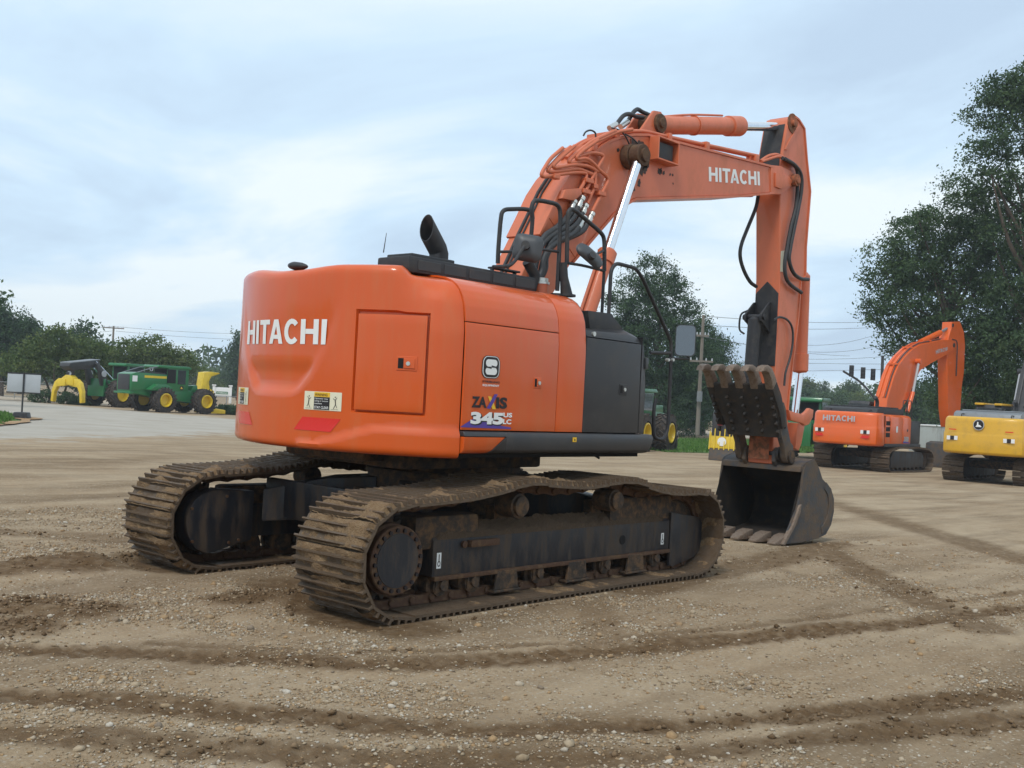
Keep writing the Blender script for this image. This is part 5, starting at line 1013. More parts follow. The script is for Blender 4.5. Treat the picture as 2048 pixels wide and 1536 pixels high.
def yard_excavator(name, label, loc, paint, deck, boom_m, bt, bb, sk, cyl_pts, arm_pts, stripes, rod_m):
    T = thing(name, label, 'excavator', loc, 0, None)
    for s in (-1, 1):
        y0 = 1.295*s; g = G(); path = ring_path([(-1.4, 0.95), (-0.7, 0.97), (0, 0.94), (0.7, 0.97), (1.4, 0.93), (1.8, 0.9)])
        path = [(a*1.02, b*1.12) for a, b in path]; pts, ln = resample(path, 48)
        inner = []
        for k in range(48):
            a, b, c = pts[k-1], pts[k], pts[(k+1) % 48]; t = (c-a).normalized(); n_ = Vector((t.z, 0, -t.x)); 
            if n_.dot(b-Vector((0, 0, 0.5))) < 0: n_ = -n_
            tx = Vector((0, 1, 0)).cross(n_); M = Matrix(((tx.x, 0, n_.x, b.x), (0, 1, 0, y0), (tx.z, 0, n_.z, b.z), (0, 0, 0, 1)))
            g.box(-0.095, 0.095, -0.4, 0.4, -0.03, 0.012, M); g.box(-0.075, -0.055, -0.4, 0.4, 0.012, 0.045, M); g.box(0.03, 0.05, -0.4, 0.4, 0.012, 0.045, M)
        obj('crawler_track', g, M_SHOE, T, smooth=0, kind='stuff')
        g = G(); g.lathe((-2.07, y0-0.16, 0.5), (-2.07, y0+0.16, 0.5), [(0, 0.3), (0.05, 0.38), (0.27, 0.38), (0.32, 0.3)], n=24); obj('sprocket', g, M_FRM, T)
        g = G(); g.lathe((2.06, y0-0.14, 0.49), (2.06, y0+0.14, 0.49), [(0, 0.28), (0.05, 0.36), (0.23, 0.36), (0.28, 0.28)], n=24); obj('idler_wheel', g, M_FRM, T)
        g = G(); g.prism([(-1.75, 0.20), (1.8, 0.20), (1.9, 0.62), (1.6, 0.88), (-1.5, 0.92), (-1.75, 0.62)], y0-0.17, y0+0.17); obj('track_side_frame', g, M_FR, T, bev=0.02)  # made taller to stand in for the shade inside the track
        for x in (-1.35, -0.9, -0.45, 0, 0.45, 0.9, 1.35): g = G(); g.cyl((x, y0-0.15, 0.2), (x, y0+0.15, 0.2), 0.11, n=14); obj('track_roller', g, M_FRM, T)
    g = G(); g.box(-1.2, 1.2, -1.2, 1.2, 0.55, 0.85); g.cyl((0, 0, 0.8), (0, 0, 1.2), 0.75, n=28); obj('centre_frame', g, M_FRM, T, bev=0.03)
    g = G(); g.box(-2.6, 1.25, -1.42, 1.42, 1.14, 1.24); g.box(-2.5, 0.9, -1.40, 1.40, 1.24, 2.2); obj('upper_frame', g, M_GAP, T)
    # counterweight: curved slab
    prof = [(-2.55, -1.5), (-2.95, -1.5), (-3.22, -1.42), (-3.36, -1.22), (-3.45, -0.7), (-3.49, 0), (-3.45, 0.7), (-3.36, 1.22), (-3.22, 1.42), (-2.95, 1.5), (-2.55, 1.5)]
    g = G(); rings = []
    for z, k in ((1.12, 0.10), (1.16, 0.03), (1.22, 0.0), (1.86, 0.0), (1.90, 0.012), (1.98, 0.03), (2.36, 0.04), (2.46, 0.07), (2.52, 0.14)): rings.append([(a+(k if a < -2.6 else 0)*(1.0 if abs(b) < 1.45 else 0.6), b*(1-k*0.5), z-(0.05*(1-(b/1.5)**2) if 1.8 < z < 2.0 else 0)) for a, b in prof])
    g.loft(rings); cw = obj('counterweight', g, paint, T, bev=0.012, smooth=40)
    xs = -3.505
    for sy in (1.0, -1.0):
        yy = sy*1.02; xr = -3.43
        for j, (dy0, dy1, m) in enumerate(((-0.2, -0.075, M_WH), (-0.07, 0.07, M_INK), (0.075, 0.2, M_WH))):
            g = G(); g.add([(xr-0.012, yy+dy0, 1.62), (xr-0.012, yy+dy1, 1.62), (xr-0.012, yy+dy1, 1.77), (xr-0.012, yy+dy0, 1.77)], [(0, 1, 2, 3)]); obj('warning_decal', g, m, cw, smooth=0, recalc=False)
        if stripes:
            g = G(); g.add([(xr-0.012, yy-0.20, 1.43), (xr-0.012, yy+0.14, 1.43), (xr-0.012, yy+0.22, 1.55), (xr-0.012, yy-0.12, 1.55)] if sy > 0 else [(xr-0.012, yy-0.14, 1.43), (xr-0.012, yy+0.20, 1.43), (xr-0.012, yy+0.12, 1.55), (xr-0.012, yy-0.22, 1.55)], [(0, 1, 2, 3)]); obj('red_reflector', g, M_RED, cw, smooth=0, recalc=False)
        else:
            g = G(); g.add([(xr-0.012, yy-0.14, 2.0), (xr-0.012, yy+0.14, 2.0), (xr-0.012, yy+0.14, 2.035), (xr-0.012, yy-0.14, 2.035)], [(0, 1, 2, 3)]); obj('red_reflector', g, M_RED, cw, smooth=0, recalc=False)
    for s in (-1, 1):
        for x0, x1 in ((-2.53, -2.02), (-2.0, -0.72), (-0.70, 0.18)):
            g = G(); a, b = (s*1.5, s*1.40); g.prism([(a, 1.24), (a, 2.30), (s*1.46, 2.40), (s*1.36, 2.46), (s*1.2, 2.48), (s*0.4, 2.48), (s*0.4, 2.40), (b, 2.2), (b, 1.24)], x0, x1, 'x'); pn = obj('side_panel', g, paint, T, bev=0.01)
            if s < 0 and x0 < -2.5:
                for k in range(3): g = G(); g.box(x0+0.06, x1-0.03, -1.507, -1.495, 1.52+0.25*k, 1.70+0.25*k); obj('air_vent', g, M_GAP, pn)
            if s < 0 and x0 == -2.0: SP = pn
            if s < 0 and x0 == -0.70: SP2 = pn
        g = G(); g.box(-2.5, 1.28, s*1.44 if s > 0 else -1.53, 1.53 if s > 0 else s*1.44, 1.10, 1.235); obj('side_sill', g, M_BK, T, bev=0.015)
    g = G(); g.box(0.20, 1.28, -1.49, -0.5, 1.24, 2.25); obj('tool_box', g, M_BK, T, bev=0.05)
    g = G(); g.prism([(-2.7, 2.46), (-2.62, 2.66), (-2.4, 2.74), (0.1, 2.74), (0.2, 2.46)], -1.15, 1.3); obj('engine_deck', g, deck, T, bev=0.04)
    g = G(); g.tube(rnd([(-1.4, -0.6, 2.7), (-1.4, -0.6, 3.05), (-1.6, -0.6, 3.2)], 0.1), 0.08, n=12); obj('exhaust_pipe', g, M_DK, T)
    g = G(); g.prism([(0.15, 1.25), (1.75, 1.25), (1.95, 1.7), (1.75, 2.6), (1.4, 3.02), (0.25, 3.05), (0.15, 2.9)], 0.45, 1.45); cb = obj('cab', g, M_BK, T, bev=0.05)
    g = G(); g.box(0.142, 0.15, 0.55, 1.35, 2.35, 2.92); obj('rear_window', g, M_GLS, cb)
    if not stripes:
        for y_a, y_b in ((0.42, 0.72), (1.12, 1.48)): g = G(); g.box(0.1, 1.5, y_a, y_b, 3.03, 3.12); obj('cab_roof_edge', g, paint, cb, bev=0.03)
    for yl in (0.43, 1.47): g = G(); g.prism([(0.3, 1.8), (1.7, 1.8), (1.6, 2.5), (1.35, 2.9), (0.3, 2.92)], yl-0.01, yl+0.01); obj('cab_window', g, M_GLS, cb)
    for k in range(3): g = G(); g.box(-2.3+0.8*k, -1.65+0.8*k, -1.0, 1.1, 2.742, 2.80); obj('deck_hatch', g, deck, T, bev=0.02)
    for sy in (-0.9, 0.9): g = G(); g.tube(rnd([(-2.9, sy, 2.5), (-2.9, sy, 2.62), (-2.6, sy, 2.62), (-2.6, sy, 2.5)], 0.05), 0.02, n=6); obj('lifting_eye', g, M_DK, cw)
    g = G(); g.box(-2.58, -2.56, -1.503, -1.2, 1.25, 2.42); obj('panel_seam', g, M_GAP, T)
    for xx in (-1.35, -0.25): g = G(); g.box(xx, xx+0.12, -1.508, -1.499, 1.78, 1.88); obj('latch', g, M_DK, T)
    for s in (-1, 1): g = G(); g.box(-3.2, -2.7, s*0.9-0.18, s*0.9+0.18, 1.09, 1.118); obj('tie_down_plate', g, M_DK, cw)
    if bt:
        g = G(); g.prism([(0.3, 1.9), (0.2, 2.1)]+bt+bb+[(0.6, 1.9)], -0.3, 0.3); bo = obj('boom', g, boom_m, T, bev=0.02, seg=1, smooth=30)
        g = G(); g.prism(sk, -0.24, 0.24); obj('stick', g, boom_m, T, bev=0.02, seg=1, smooth=30)
        f0, g0, p0 = cyl_pts
        for s in (-1, 1):
            g = G(); g.cyl((f0[0], s*0.45, f0[1]), (g0[0], s*0.45, g0[1]), 0.10, n=16); bc = obj('boom_cylinder', g, boom_m, T)
            g = G(); g.cyl((g0[0], s*0.45, g0[1]), (p0[0], s*0.45, p0[1]), 0.06, n=14); obj('cylinder_rod', g, rod_m, bc)
            g = G(); g.cyl((p0[0], s*0.31, p0[1]), (p0[0], s*0.56, p0[1]), 0.13, n=16); obj('rod_eye', g, boom_m, bc)
        a0, a1, a2 = arm_pts
        g = G(); g.cyl((a0[0], 0, a0[1]), (a1[0], 0, a1[1]), 0.14, n=16); acy = obj('arm_cylinder', g, boom_m, T)
        g = G(); g.cyl((a1[0], 0, a1[1]), (a2[0], 0, a2[1]), 0.07, n=14); obj('cylinder_rod', g, M_GRY, acy)
        for yy in (-0.2, -0.1, 0.12):
            g = G(); g.tube(rnd([(a-0.02, yy, b+0.05) for a, b in bt[:-1]], 0.15), 0.028, n=6); obj('hydraulic_pipe', g, boom_m if yy > -0.15 else M_RUB, bo)
        for q_ in bt[2:-1:2]: g = G(); g.box(q_[0]-0.06, q_[0]+0.06, -0.27, 0.2, q_[1]+0.02, q_[1]+0.10); obj('pipe_clamp', g, boom_m, bo)
        pe = sk[0]; g = G(); g.cyl((pe[0]+0.12, -0.28, pe[1]-0.15), (pe[0]+0.12, 0.28, pe[1]-0.15), 0.09, n=14); obj('arm_pin', g, M_DK, bo); pe = bt[-1]; g = G(); g.cyl((pe[0]+0.02, -0.34, pe[1]-0.28), (pe[0]+0.02, 0.34, pe[1]-0.28), 0.11, n=14); obj('stick_pin', g, M_DK, bo)
        g = G(); g.tube(spl([(bt[-1][0]-0.2, -0.3, bt[-1][1]), (bt[-1][0]+0.35, -0.33, bt[-1][1]-0.1), (bt[-1][0]+0.45, -0.33, bt[-1][1]-0.9), (bt[-1][0]+0.55, -0.30, bt[-1][1]-1.8)], 6), 0.03, n=6); obj('hydraulic_hose', g, M_RUB, bo)
        for px_ in (0.35, 0.85):
            g = G(); g.tube(rnd([(px_-0.2, -1.1, 2.45), (px_-0.15, -1.1, 3.15), (px_+0.25, -1.1, 3.15), (px_+0.3, -1.1, 2.3)], 0.1), 0.02, n=6); obj('handrail', g, M_DK, T)
        bx_ = sk[-1][0]; g = G(); g.prism([(bx_-0.3, 1.2), (bx_+0.3, 1.3), (bx_+0.9, 0.9), (bx_+1.0, 0.4), (bx_+0.6, 0.02), (bx_-0.4, 0.02)], -0.65, 0.65); obj('bucket', g, M_BKT, T, bev=0.03)
    return T, cw, SP, SP2
O2x, O2y, O2z = 39.4, 12.8, -0.608
b2t = [(a-39.4, b+0.608) for a, b in [(39.757, 2.598), (40.366, 3.624), (40.799, 4.151), (41.5, 4.601), (42.352, 5.018), (43.245, 5.29), (44.587, 5.495), (45.982, 5.707), (47.446, 5.829)]]
b2b = [(a-39.4, b+0.608) for a, b in [(47.797, 5.454), (46.511, 4.978), (44.711, 4.486), (43.394, 4.066), (42.674, 3.429), (42.113, 2.682)]]
s2k = [(a-39.4, b+0.608) for a, b in [(47.234, 6.691), (48.361, 6.818), (48.969, 6.332), (49.213, 5.667), (49.233, 4.299), (49.023, 3.492), (48.999, 2.468), (48.743, 1.442), (47.678, 1.425), (47.268, 2.306), (46.823, 4.887), (46.889, 5.886), (47.202, 6.355)]]
c2 = [(a-39.4, b+0.608) for a, b in [(41.688, 2.059), (42.223, 2.975), (42.766, 4.45)]]
a2p = [(a-39.4, b+0.608) for a, b in [(43.989, 5.449), (46.373, 6.094), (48.019, 6.621)]]
T2, cw2, sp2, sp2b = yard_excavator('excavator', 'smaller-looking bright orange excavator parked behind the muddy bucket', (O2x, O2y, O2z), M_O2, M_DK, M_O2, b2t, b2b, s2k, c2, a2p, True, M_SLV)
V, F = block_word(1.45, 0.235); obj('lettering', tilted(V, F, lambda u, v: (-3.512, 0.86-u, 2.10+v)), M_SLV, cw2, smooth=0, recalc=False)
flat(sp2, 'dealer_emblem', rrect(-1.45, -1.25, 1.72, 2.0, 0.07), -1.512, M_WH)
word_on(sp2b, '350', -0.55, 1.34, 0.5, 0.22, -1.512, M_SLV, bold=0.05)
flat(sp2b, 'model_stripe', [(-0.68, 1.27), (-0.6, 1.37), (0.1, 1.30), (0.1, 1.27)], -1.510, M_NAVY)
q2 = [(a-39.4, b+0.608) for a, b in [(45.173, 4.956), (46.626, 5.233), (46.604, 5.408), (45.121, 5.146)]]
V, F = block_word(1.0, 1.0)
def bil2(u, v):
    a = Vector(q2[0]).lerp(Vector(q2[1]), u); b = Vector(q2[3]).lerp(Vector(q2[2]), u); c = a.lerp(b, v); return (c.x, -0.31, c.y)
obj('lettering', tilted(V, F, bil2), M_SLV, T2, smooth=0, recalc=False)
O3 = (37.3, 6.4, -0.584)
b3t = [(1.1, 3.0), (1.75, 4.4), (2.4, 5.3), (3.1, 5.7), (4.5, 5.6), (6.0, 5.2)]; b3b = [(6.0, 4.8), (4.4, 4.9), (3.2, 4.75), (2.5, 4.1), (1.6, 2.8)]
s3k = [(5.7, 5.9), (6.1, 5.9), (6.6, 4.8), (6.5, 1.3), (6.1, 1.2), (5.9, 4.6)]
T3, cw3, sp3, sp3b = yard_excavator('excavator', 'yellow excavator with dark deck at the right edge of the yard', O3, M_YP, M_GRY, M_BK, b3t, b3b, s3k, [(1.5, 2.2), (1.75, 3.2), (2.3, 4.5)], [(3.0, 5.9), (4.6, 6.0), (5.8, 5.8)], False, M_SLV)
g = G(); g.cyl((-3.50, 0.05, 2.23), (-3.515, 0.05, 2.23), 0.20, n=28); ee = obj('round_emblem', g, M_SLV, cw3)
g = G(); g.cyl((-3.51, 0.05, 2.23), (-3.522, 0.05, 2.23), 0.175, n=28); obj('emblem_field', g, M_INK, ee)
g = G(); g.add([(-3.525, 0.05-a, 2.23+b) for a, b in ((-0.11, -0.08), (0.12, -0.08), (0.06, -0.01), (0.0, 0.0), (-0.01, 0.10), (-0.05, 0.11), (-0.06, 0.0))], [tuple(range(7))]); obj('emblem_figure', g, M_WH, ee, smooth=0, recalc=False)
# ---- wheeled forestry machines
def wheel(T, x, y, r, w, s):
    g = G(); n = 40; prof = [(0, 0.62*r), (0.03, 0.78*r), (0.06, 0.92*r), (0.13*w+0.04, 0.955*r), (w-0.13*w-0.04, 0.955*r), (w-0.06, 0.92*r), (w-0.03, 0.78*r), (w, 0.62*r)]
    a, b = Vector((x, y-w/2, r)), Vector((x, y+w/2, r)); g.lathe(a, b, prof, n=n, caps=False)
    for k in range(20):
        for sd in (-1, 1):
            th = 2*math.pi*(k+(0.5 if sd > 0 else 0))/20; M = Matrix.Translation((x, y+sd*w*0.24, r)) @ Matrix.Rotation(th, 4, 'Y') @ Matrix.Translation((0, 0, r*0.955)) @ Matrix.Rotation(R(38)*sd, 4, 'Z')
            g.box(-0.035, 0.035, -w*0.28, w*0.28, -0.04, 0.055, M)
    wh = bpy.data.objects.new('wheel', None); COL.objects.link(wh); wh.parent = T
    obj('tyre', g, M_TY, wh, smooth=30)
    g = G(); yo = y+s*w*0.5; g.lathe(Vector((x, y-s*w*0.3, r)), Vector((x, yo, r)), [(0, 0.30*r), (0.02, 0.52*r), (w*0.78, 0.54*r), (w*0.80, 0.47*r), (w*0.62, 0.42*r), (w*0.40, 0.40*r), (w*0.38, 0.12*r)], n=26); obj('rim', g, M_YB, wh, smooth=30)
def feller(name, label, loc, rz):
    T = thing(name, label, 'feller buncher', loc, rz)
    for x in (-1.7, 1.7):
        for s in (-1, 1): wheel(T, x, s*1.2, 0.88, 0.75, s)
    g = G(); g.prism([(-4.0, 1.30), (-1.0, 0.9), (0.9, 0.75), (0.9, 1.55), (-1.2, 1.9), (-4.0, 1.9)], -0.75, 0.75); g.box(0.7, 2.6, -0.55, 0.55, 0.7, 1.6); obj('chassis', g, M_GR, T, bev=0.04)
    g = G(); g.prism([(-4.0, 1.45), (-4.0, 2.55), (-3.6, 2.68), (-1.2, 2.62), (-1.2, 1.6)], -0.82, 0.82); hd = obj('engine_hood', g, M_GR, T, bev=0.05)
    g = G(); g.box(-4.03, -3.985, -0.62, 0.66, 1.48, 2.52); obj('rear_grille', g, M_BK, hd, bev=0.01)
    g = G(); g.box(-4.12, -3.9, -0.95, 0.95, 1.22, 1.36); obj('rear_bumper', g, M_GR, hd, bev=0.02)
    g = G(); g.box(-3.0, -1.25, -0.825, -0.815, 2.34, 2.50); obj('yellow_stripe', g, M_YB, hd)
    g = G(); g.box(-3.93, -3.55, -0.826, -0.816, 2.05, 2.45); obj('warning_decal', g, M_WH, hd)
    g = G(); g.box(-3.3, -1.3, -0.72, 0.72, 2.62, 2.74); obj('hood_top', g, M_BK, hd, bev=0.02)
    g = G(); g.prism([(-2.9, 1.55), (-2.3, 1.95), (-1.5, 1.95), (-0.9, 1.6), (-1.0, 1.5), (-2.8, 1.5)], -1.35, -0.8); obj('fender', g, M_GR, T, bev=0.03)
    g = G(); g.box(-1.15, 0.62, -0.78, 0.78, 1.5, 3.10); cb = obj('cab', g, M_GR, T, bev=0.05)
    g = G(); g.box(-0.30, 0.35, -0.79, -0.775, 2.0, 2.98); obj('cab_window', g, M_GLS, cb)
    g = G(); g.box(-1.155, -0.48, -0.80, -0.776, 2.05, 3.0); g.box(-1.16, -1.145, -0.7, 0.7, 2.1, 3.0); obj('dark_screen', g, M_GAP, cb)
    g = G(); g.prism([(-2.0, 3.16), (-1.9, 3.26), (0.55, 3.26), (0.75, 3.15), (0.75, 3.05), (-2.0, 3.08)], -0.86, 0.86); obj('cab_roof', g, M_GR, cb, bev=0.03)
    for yy in (-0.75, 0.75): g = G(); g.tube(rnd([(-4.0+0.3, yy, 2.62), (-2.2, yy, 3.10), (-1.6, yy, 3.14)], 0.1), 0.035, n=6); obj('guard_tube', g, M_GRY, T)
    g = G(); g.tube([(0, 0.0, 0)] if False else spl([(-2.4, -0.5, 3.05), (-2.35, -0.5, 2.85), (-2.2, -0.5, 2.85), (-2.15, -0.5, 3.05)], 4), 0.03, n=6); obj('lifting_hook', g, M_SLV, T)
    em = G(); em.cyl((0.05, -0.785, 1.75), (0.05, -0.795, 1.75), 0.16, n=18); eo = obj('round_emblem', em, M_INK, cb); em = G(); em.prism([(-0.05, 1.69), (0.15, 1.69), (0.08, 1.75), (0.05, 1.84), (0.0, 1.82)], -0.803, -0.797); obj('emblem_figure', em, M_YB, eo)
    g = G(); g.prism([(1.0, 1.5), (1.15, 1.95), (1.5, 2.0), (1.6, 1.5)], -0.6, 0.6); obj('arm_tower', g, M_GR, T, bev=0.03)
    for yy in (-0.45, 0.45): g = G(); g.tube([(1.3, yy, 1.85), (2.2, yy, 1.35)], 0.09, n=8); obj('lift_arm', g, M_BK, T)
    g = G(); g.prism([(a-0.8, b) for a, b in ((2.75, 1.55), (2.72, 1.72), (2.9, 1.75), (3.05, 2.95), (3.6, 3.02), (4.4, 2.98), (4.4, 2.90), (3.7, 2.68), (3.5, 2.3), (3.6, 1.8), (4.0, 1.66), (4.0, 1.2), (3.9, 0.7), (3.5, 0.4), (3.0, 0.5))], -0.35, 0.35); sh = obj('saw_head', g, M_YB, T, bev=0.03)
    g = G(); g.box(2.3, 2.85, -0.37, -0.355, 1.28, 1.62); obj('head_opening', g, M_BK, sh)
    g = G(); g.prism([(2.4, 0.02), (2.4, 0.35), (2.9, 0.42), (4.0, 0.30), (4.0, 0.02)], -0.75, 0.75); obj('saw_base', g, M_YB, sh, bev=0.04)
    return T
FB = (31.2, 59.504, -0.487)
h6 = R(6); off = Vector((-1.7*math.cos(h6)+1.2*math.sin(h6), -1.7*math.sin(h6)-1.2*math.cos(h6)))
feller('feller_buncher', 'green wheeled feller buncher with yellow saw head, left of the big excavator', (FB[0]-off.x, FB[1]-off.y, FB[2]-0.03), h6)
def skidder(name, label, loc, rz, grapple=True, blade=True, sc=1.0):
    T = thing(name, label, 'skidder', loc, rz); T.scale = (sc, sc, sc)
    for x in (-1.75, 1.75):
        for s in (-1, 1): wheel(T, x, s*1.25, 0.98, 0.8, s)
    g = G(); g.prism([(-2.6, 0.85), (0.4, 0.8), (3.0, 0.9), (3.2, 1.3), (3.1, 2.0), (1.2, 2.1), (-0.2, 1.7), (-2.6, 1.95)], -0.7, 0.7); obj('chassis', g, M_GR, T, bev=0.05)
    g = G(); g.box(-2.75, -2.55, -0.75, 0.75, 0.75, 2.0); obj('rear_plate', g, M_GR, T, bev=0.03)
    g = G(); g.box(-0.5, 1.2, -0.75, 0.75, 1.7, 3.05); cb = obj('cab', g, M_GR, T, bev=0.05)
    for yy in (-0.76, 0.76): g = G(); g.box(-0.35, 1.05, yy-0.006, yy+0.006, 2.1, 2.95); obj('cab_window', g, M_GLS, cb)
    g = G(); g.box(-0.51, -0.498, -0.62, 0.62, 2.05, 2.95); obj('rear_screen', g, M_GAP, cb)
    g = G(); g.prism([(-0.85, 3.08), (-0.8, 3.2), (1.3, 3.22), (1.5, 3.1), (1.5, 3.04), (-0.85, 3.0)], -0.85, 0.85); obj('cab_roof', g, M_GR, cb, bev=0.03)
    g = G(); g.box(1.2, 3.1, -0.6, 0.6, 2.0, 2.4); obj('engine_hood', g, M_GR, T, bev=0.06)
    if blade:
        g = G(); g.prism([(3.4, 0.1), (3.55, 0.3), (3.5, 0.7), (3.65, 1.05), (3.55, 1.05), (3.38, 0.7), (3.4, 0.3)], -1.35, 1.35); obj('dozer_blade', g, M_BK, T, bev=0.02)
        for yy in (-0.6, 0.6): g = G(); g.cyl((2.4, yy, 0.85), (3.42, yy, 0.5), 0.09, n=8); obj('blade_arm', g, M_BK, T)
    if grapple:
        for yy in (-0.6, 0.6):
            g = G(); g.prism([(-2.9, 1.5), (-2.2, 1.6), (-2.9, 2.75), (-3.3, 3.1), (-3.5, 3.0), (-3.2, 2.5)], yy-0.1, yy+0.1); obj('arch_leg', g, M_BK, T, bev=0.02)
            g = G(); g.cyl((-1.6, yy*0.7, 2.0), (-3.3, yy*0.7, 3.2), 0.05, n=8); obj('arch_cylinder', g, M_CHR, T)
            g = G(); g.cyl((-2.75, yy*0.9, 2.35), (-2.75, yy*1.25, 2.35), 0.22, n=14); obj('arch_pivot', g, M_SLV, T)
        g = G(); g.prism([(-2.9, 2.95), (-3.0, 3.30), (-5.6, 2.95), (-5.7, 2.75), (-5.3, 2.45), (-3.4, 2.75)], -0.45, 0.45); obj('grapple_boom', g, M_BK, T, bev=0.03)
        g = G(); g.prism([(-2.95, 3.30), (-2.95, 3.36), (-5.6, 3.01), (-5.6, 2.95)], -0.5, 0.5); obj('boom_top_plate', g, M_GRY, T)
        gx_ = -5.1
        g = G(); g.cyl((gx_, -0.15, 2.25), (gx_, 0.15, 2.25), 0.24, n=16); g.box(gx_-0.15, gx_+0.15, -0.2, 0.2, 2.1, 2.7); ro_ = obj('rotator', g, M_BK, T, bev=0.02)
        g = G(); g.cyl((gx_-0.16, -0.1, 2.25), (gx_-0.22, -0.1, 2.25), 0.17, n=14); obj('rotator_cap', g, M_SLV, ro_)
        g = G(); g.prism([(-0.55, 1.45), (-0.5, 1.95), (-0.2, 2.15), (0.2, 2.15), (0.6, 1.9), (0.6, 1.45)], gx_-0.25, gx_+0.25, 'x'); gr = obj('grapple_head', g, M_YB, T, bev=0.06)
        for s in (-1, 1):
            tg = [(s*0.1, 1.85), (s*0.75, 1.90), (s*1.10, 1.65), (s*1.32, 1.10), (s*1.38, 0.30), (s*1.16, 0.25), (s*1.08, 0.95), (s*0.85, 1.32), (s*0.1, 1.40)]
            g = G(); g.prism(tg, gx_-0.32 if s > 0 else gx_-0.18, gx_-0.02 if s > 0 else gx_+0.15, 'x'); obj('grapple_tong', g, M_YB, gr, bev=0.04)
    return T
SK = (33.045, 69.057, -0.516); h_ = R(18); off = Vector((-1.75*math.cos(h_)+1.25*math.sin(h_), -1.75*math.sin(h_)-1.25*math.cos(h_)))
skidder('skidder', 'green grapple skidder with open yellow tongs, under the left trees', (SK[0]-off.x*1.06, SK[1]-off.y*1.06, SK[2]-0.02), h_, sc=1.06)
S3 = (39.869, 24.399, -0.61); h3 = R(14); off = Vector((1.75*math.cos(h3)+1.25*math.sin(h3), 1.75*math.sin(h3)-1.25*math.cos(h3)))
skidder('skidder', 'green skidder with black blade, half hidden by the front rail', (S3[0]-off.x, S3[1]-off.y, S3[2]-0.02), h3, grapple=False)
S4 = (42.52, 18.711, -0.61)
skidder('skidder', 'green skidder cab seen between the stick and the orange excavator', (S4[0]+2.0, S4[1]+0.0, S4[2]-0.02), R(15), grapple=False, blade=False)
# felling head standing on the ground
FH = (34.396, 17.531, -0.538); T = thing('felling_head', 'dark felling head with yellow saw housing standing left of the bucket', 'felling head', FH, R(20)); T.scale = (1.08, 1.08, 1.08)
g = G(); g.prism([(-0.5, 1.0), (0.5, 1.0), (0.45, 2.0), (-0.45, 1.95)], -0.4, 0.45); obj('mast', g, M_BK, T, bev=0.05)
g = G(); g.prism([(-0.42, 1.95), (0.42, 1.98), (0.42, 2.45), (-0.1, 2.3)], -0.42, 0.42); obj('mast_cap', g, M_GRY, T, bev=0.03)
g = G(); g.cyl((-0.55, 0.1, 1.45), (-0.55, 0.1, 1.65), 0.12, 0.09, n=14); obj('red_cap', g, M_RED, T)
g = G(); g.prism([(-0.55, 0.5), (-0.45, 1.15), (0.3, 1.2), (0.5, 1.0), (0.55, 0.45)], -0.5, 0.5); hs = obj('saw_housing', g, M_YB, T, bev=0.05)
for k in range(6): g = G(); a = -0.5+0.2*k; g.prism([(-0.62, 0.45), (-0.50, 1.30-0.1*(k % 2)), (-0.46, 1.1), (-0.54, 0.5)], a-0.02, a+0.02); obj('housing_fin', g, M_YB, hs)
g = G(); g.cyl((-0.53, 0.0, 0.78), (-0.57, 0.0, 0.78), 0.18, n=16); obj('white_disc', g, M_WH, hs)
g = G(); g.prism([(-0.7, 0.02), (-0.55, 0.5), (0.55, 0.5), (0.7, 0.02)], -0.5, 0.5); obj('saw_base', g, M_BKT, T, bev=0.04)
# ---- signs, poles, lines
SB = (11.824, 36.837, -0.178); T = thing('sign_board', 'blank grey sign board on a post with a black base', 'sign', SB, R(-38))
g = G(); g.cyl((0, 0, 0.2), (0, 0, 1.85), 0.035, n=10); obj('post', g, M_DK, T)
g = G(); g.box(-0.64, 0.64, 0.037, 0.075, 1.10, 1.83); bd = obj('panel', g, M_SLV, T, bev=0.008)
g = G(); g.box(-0.66, 0.66, 0.03, 0.082, 1.835, 1.89); obj('frame_bar', g, M_DK, bd); g = G(); g.box(-0.66, 0.66, 0.03, 0.082, 1.05, 1.095); obj('frame_bar', g, M_DK, bd)
g = G(); g.prism([(-0.32, 0), (0.32, 0), (0.26, 0.28), (-0.26, 0.28)], -0.28, 0.28); obj('base', g, M_DK, T, bev=0.04)
WS = (64.363, 103.831, -0.608); T = thing('entrance_sign', 'white post sign with green lettering panel by the far road', 'sign', WS, R(-32))
for x in (-0.95, 0.95):
    g = G(); g.box(x-0.16, x+0.16, -0.16, 0.16, 0, 2.0); ps = obj('post', g, M_WH, T, bev=0.01); g = G(); g.box(x-0.24, x+0.24, -0.24, 0.24, 2.003, 2.15); obj('post_cap', g, M_WH, ps, bev=0.02)
g = G(); g.box(-0.788, 0.788, -0.06, 0.06, 0.75, 1.85); pn = obj('panel', g, M_WH, T, bev=0.01)
g = G(); g.box(-0.66, 0.66, -0.075, -0.062, 1.05, 1.35); gp = obj('green_panel', g, M_GR, pn)
V, F = fit_text('STRIBLING', 1.1, 0.17, bold=0.02); obj('lettering', tilted(V, F, lambda u, v: (-0.55+u, -0.078, 1.115+v)), M_WH, gp, smooth=0, recalc=False)
M_POLE = mat('weathered_wood', (0.20, 0.17, 0.14), 0.9, dirt=(0.10, 0.08, 0.065), dirt_amt=0.6, dscale=3, stretch=0.1)
M_WIRE = mat('dark_wire', (0.10, 0.11, 0.12), 0.6)
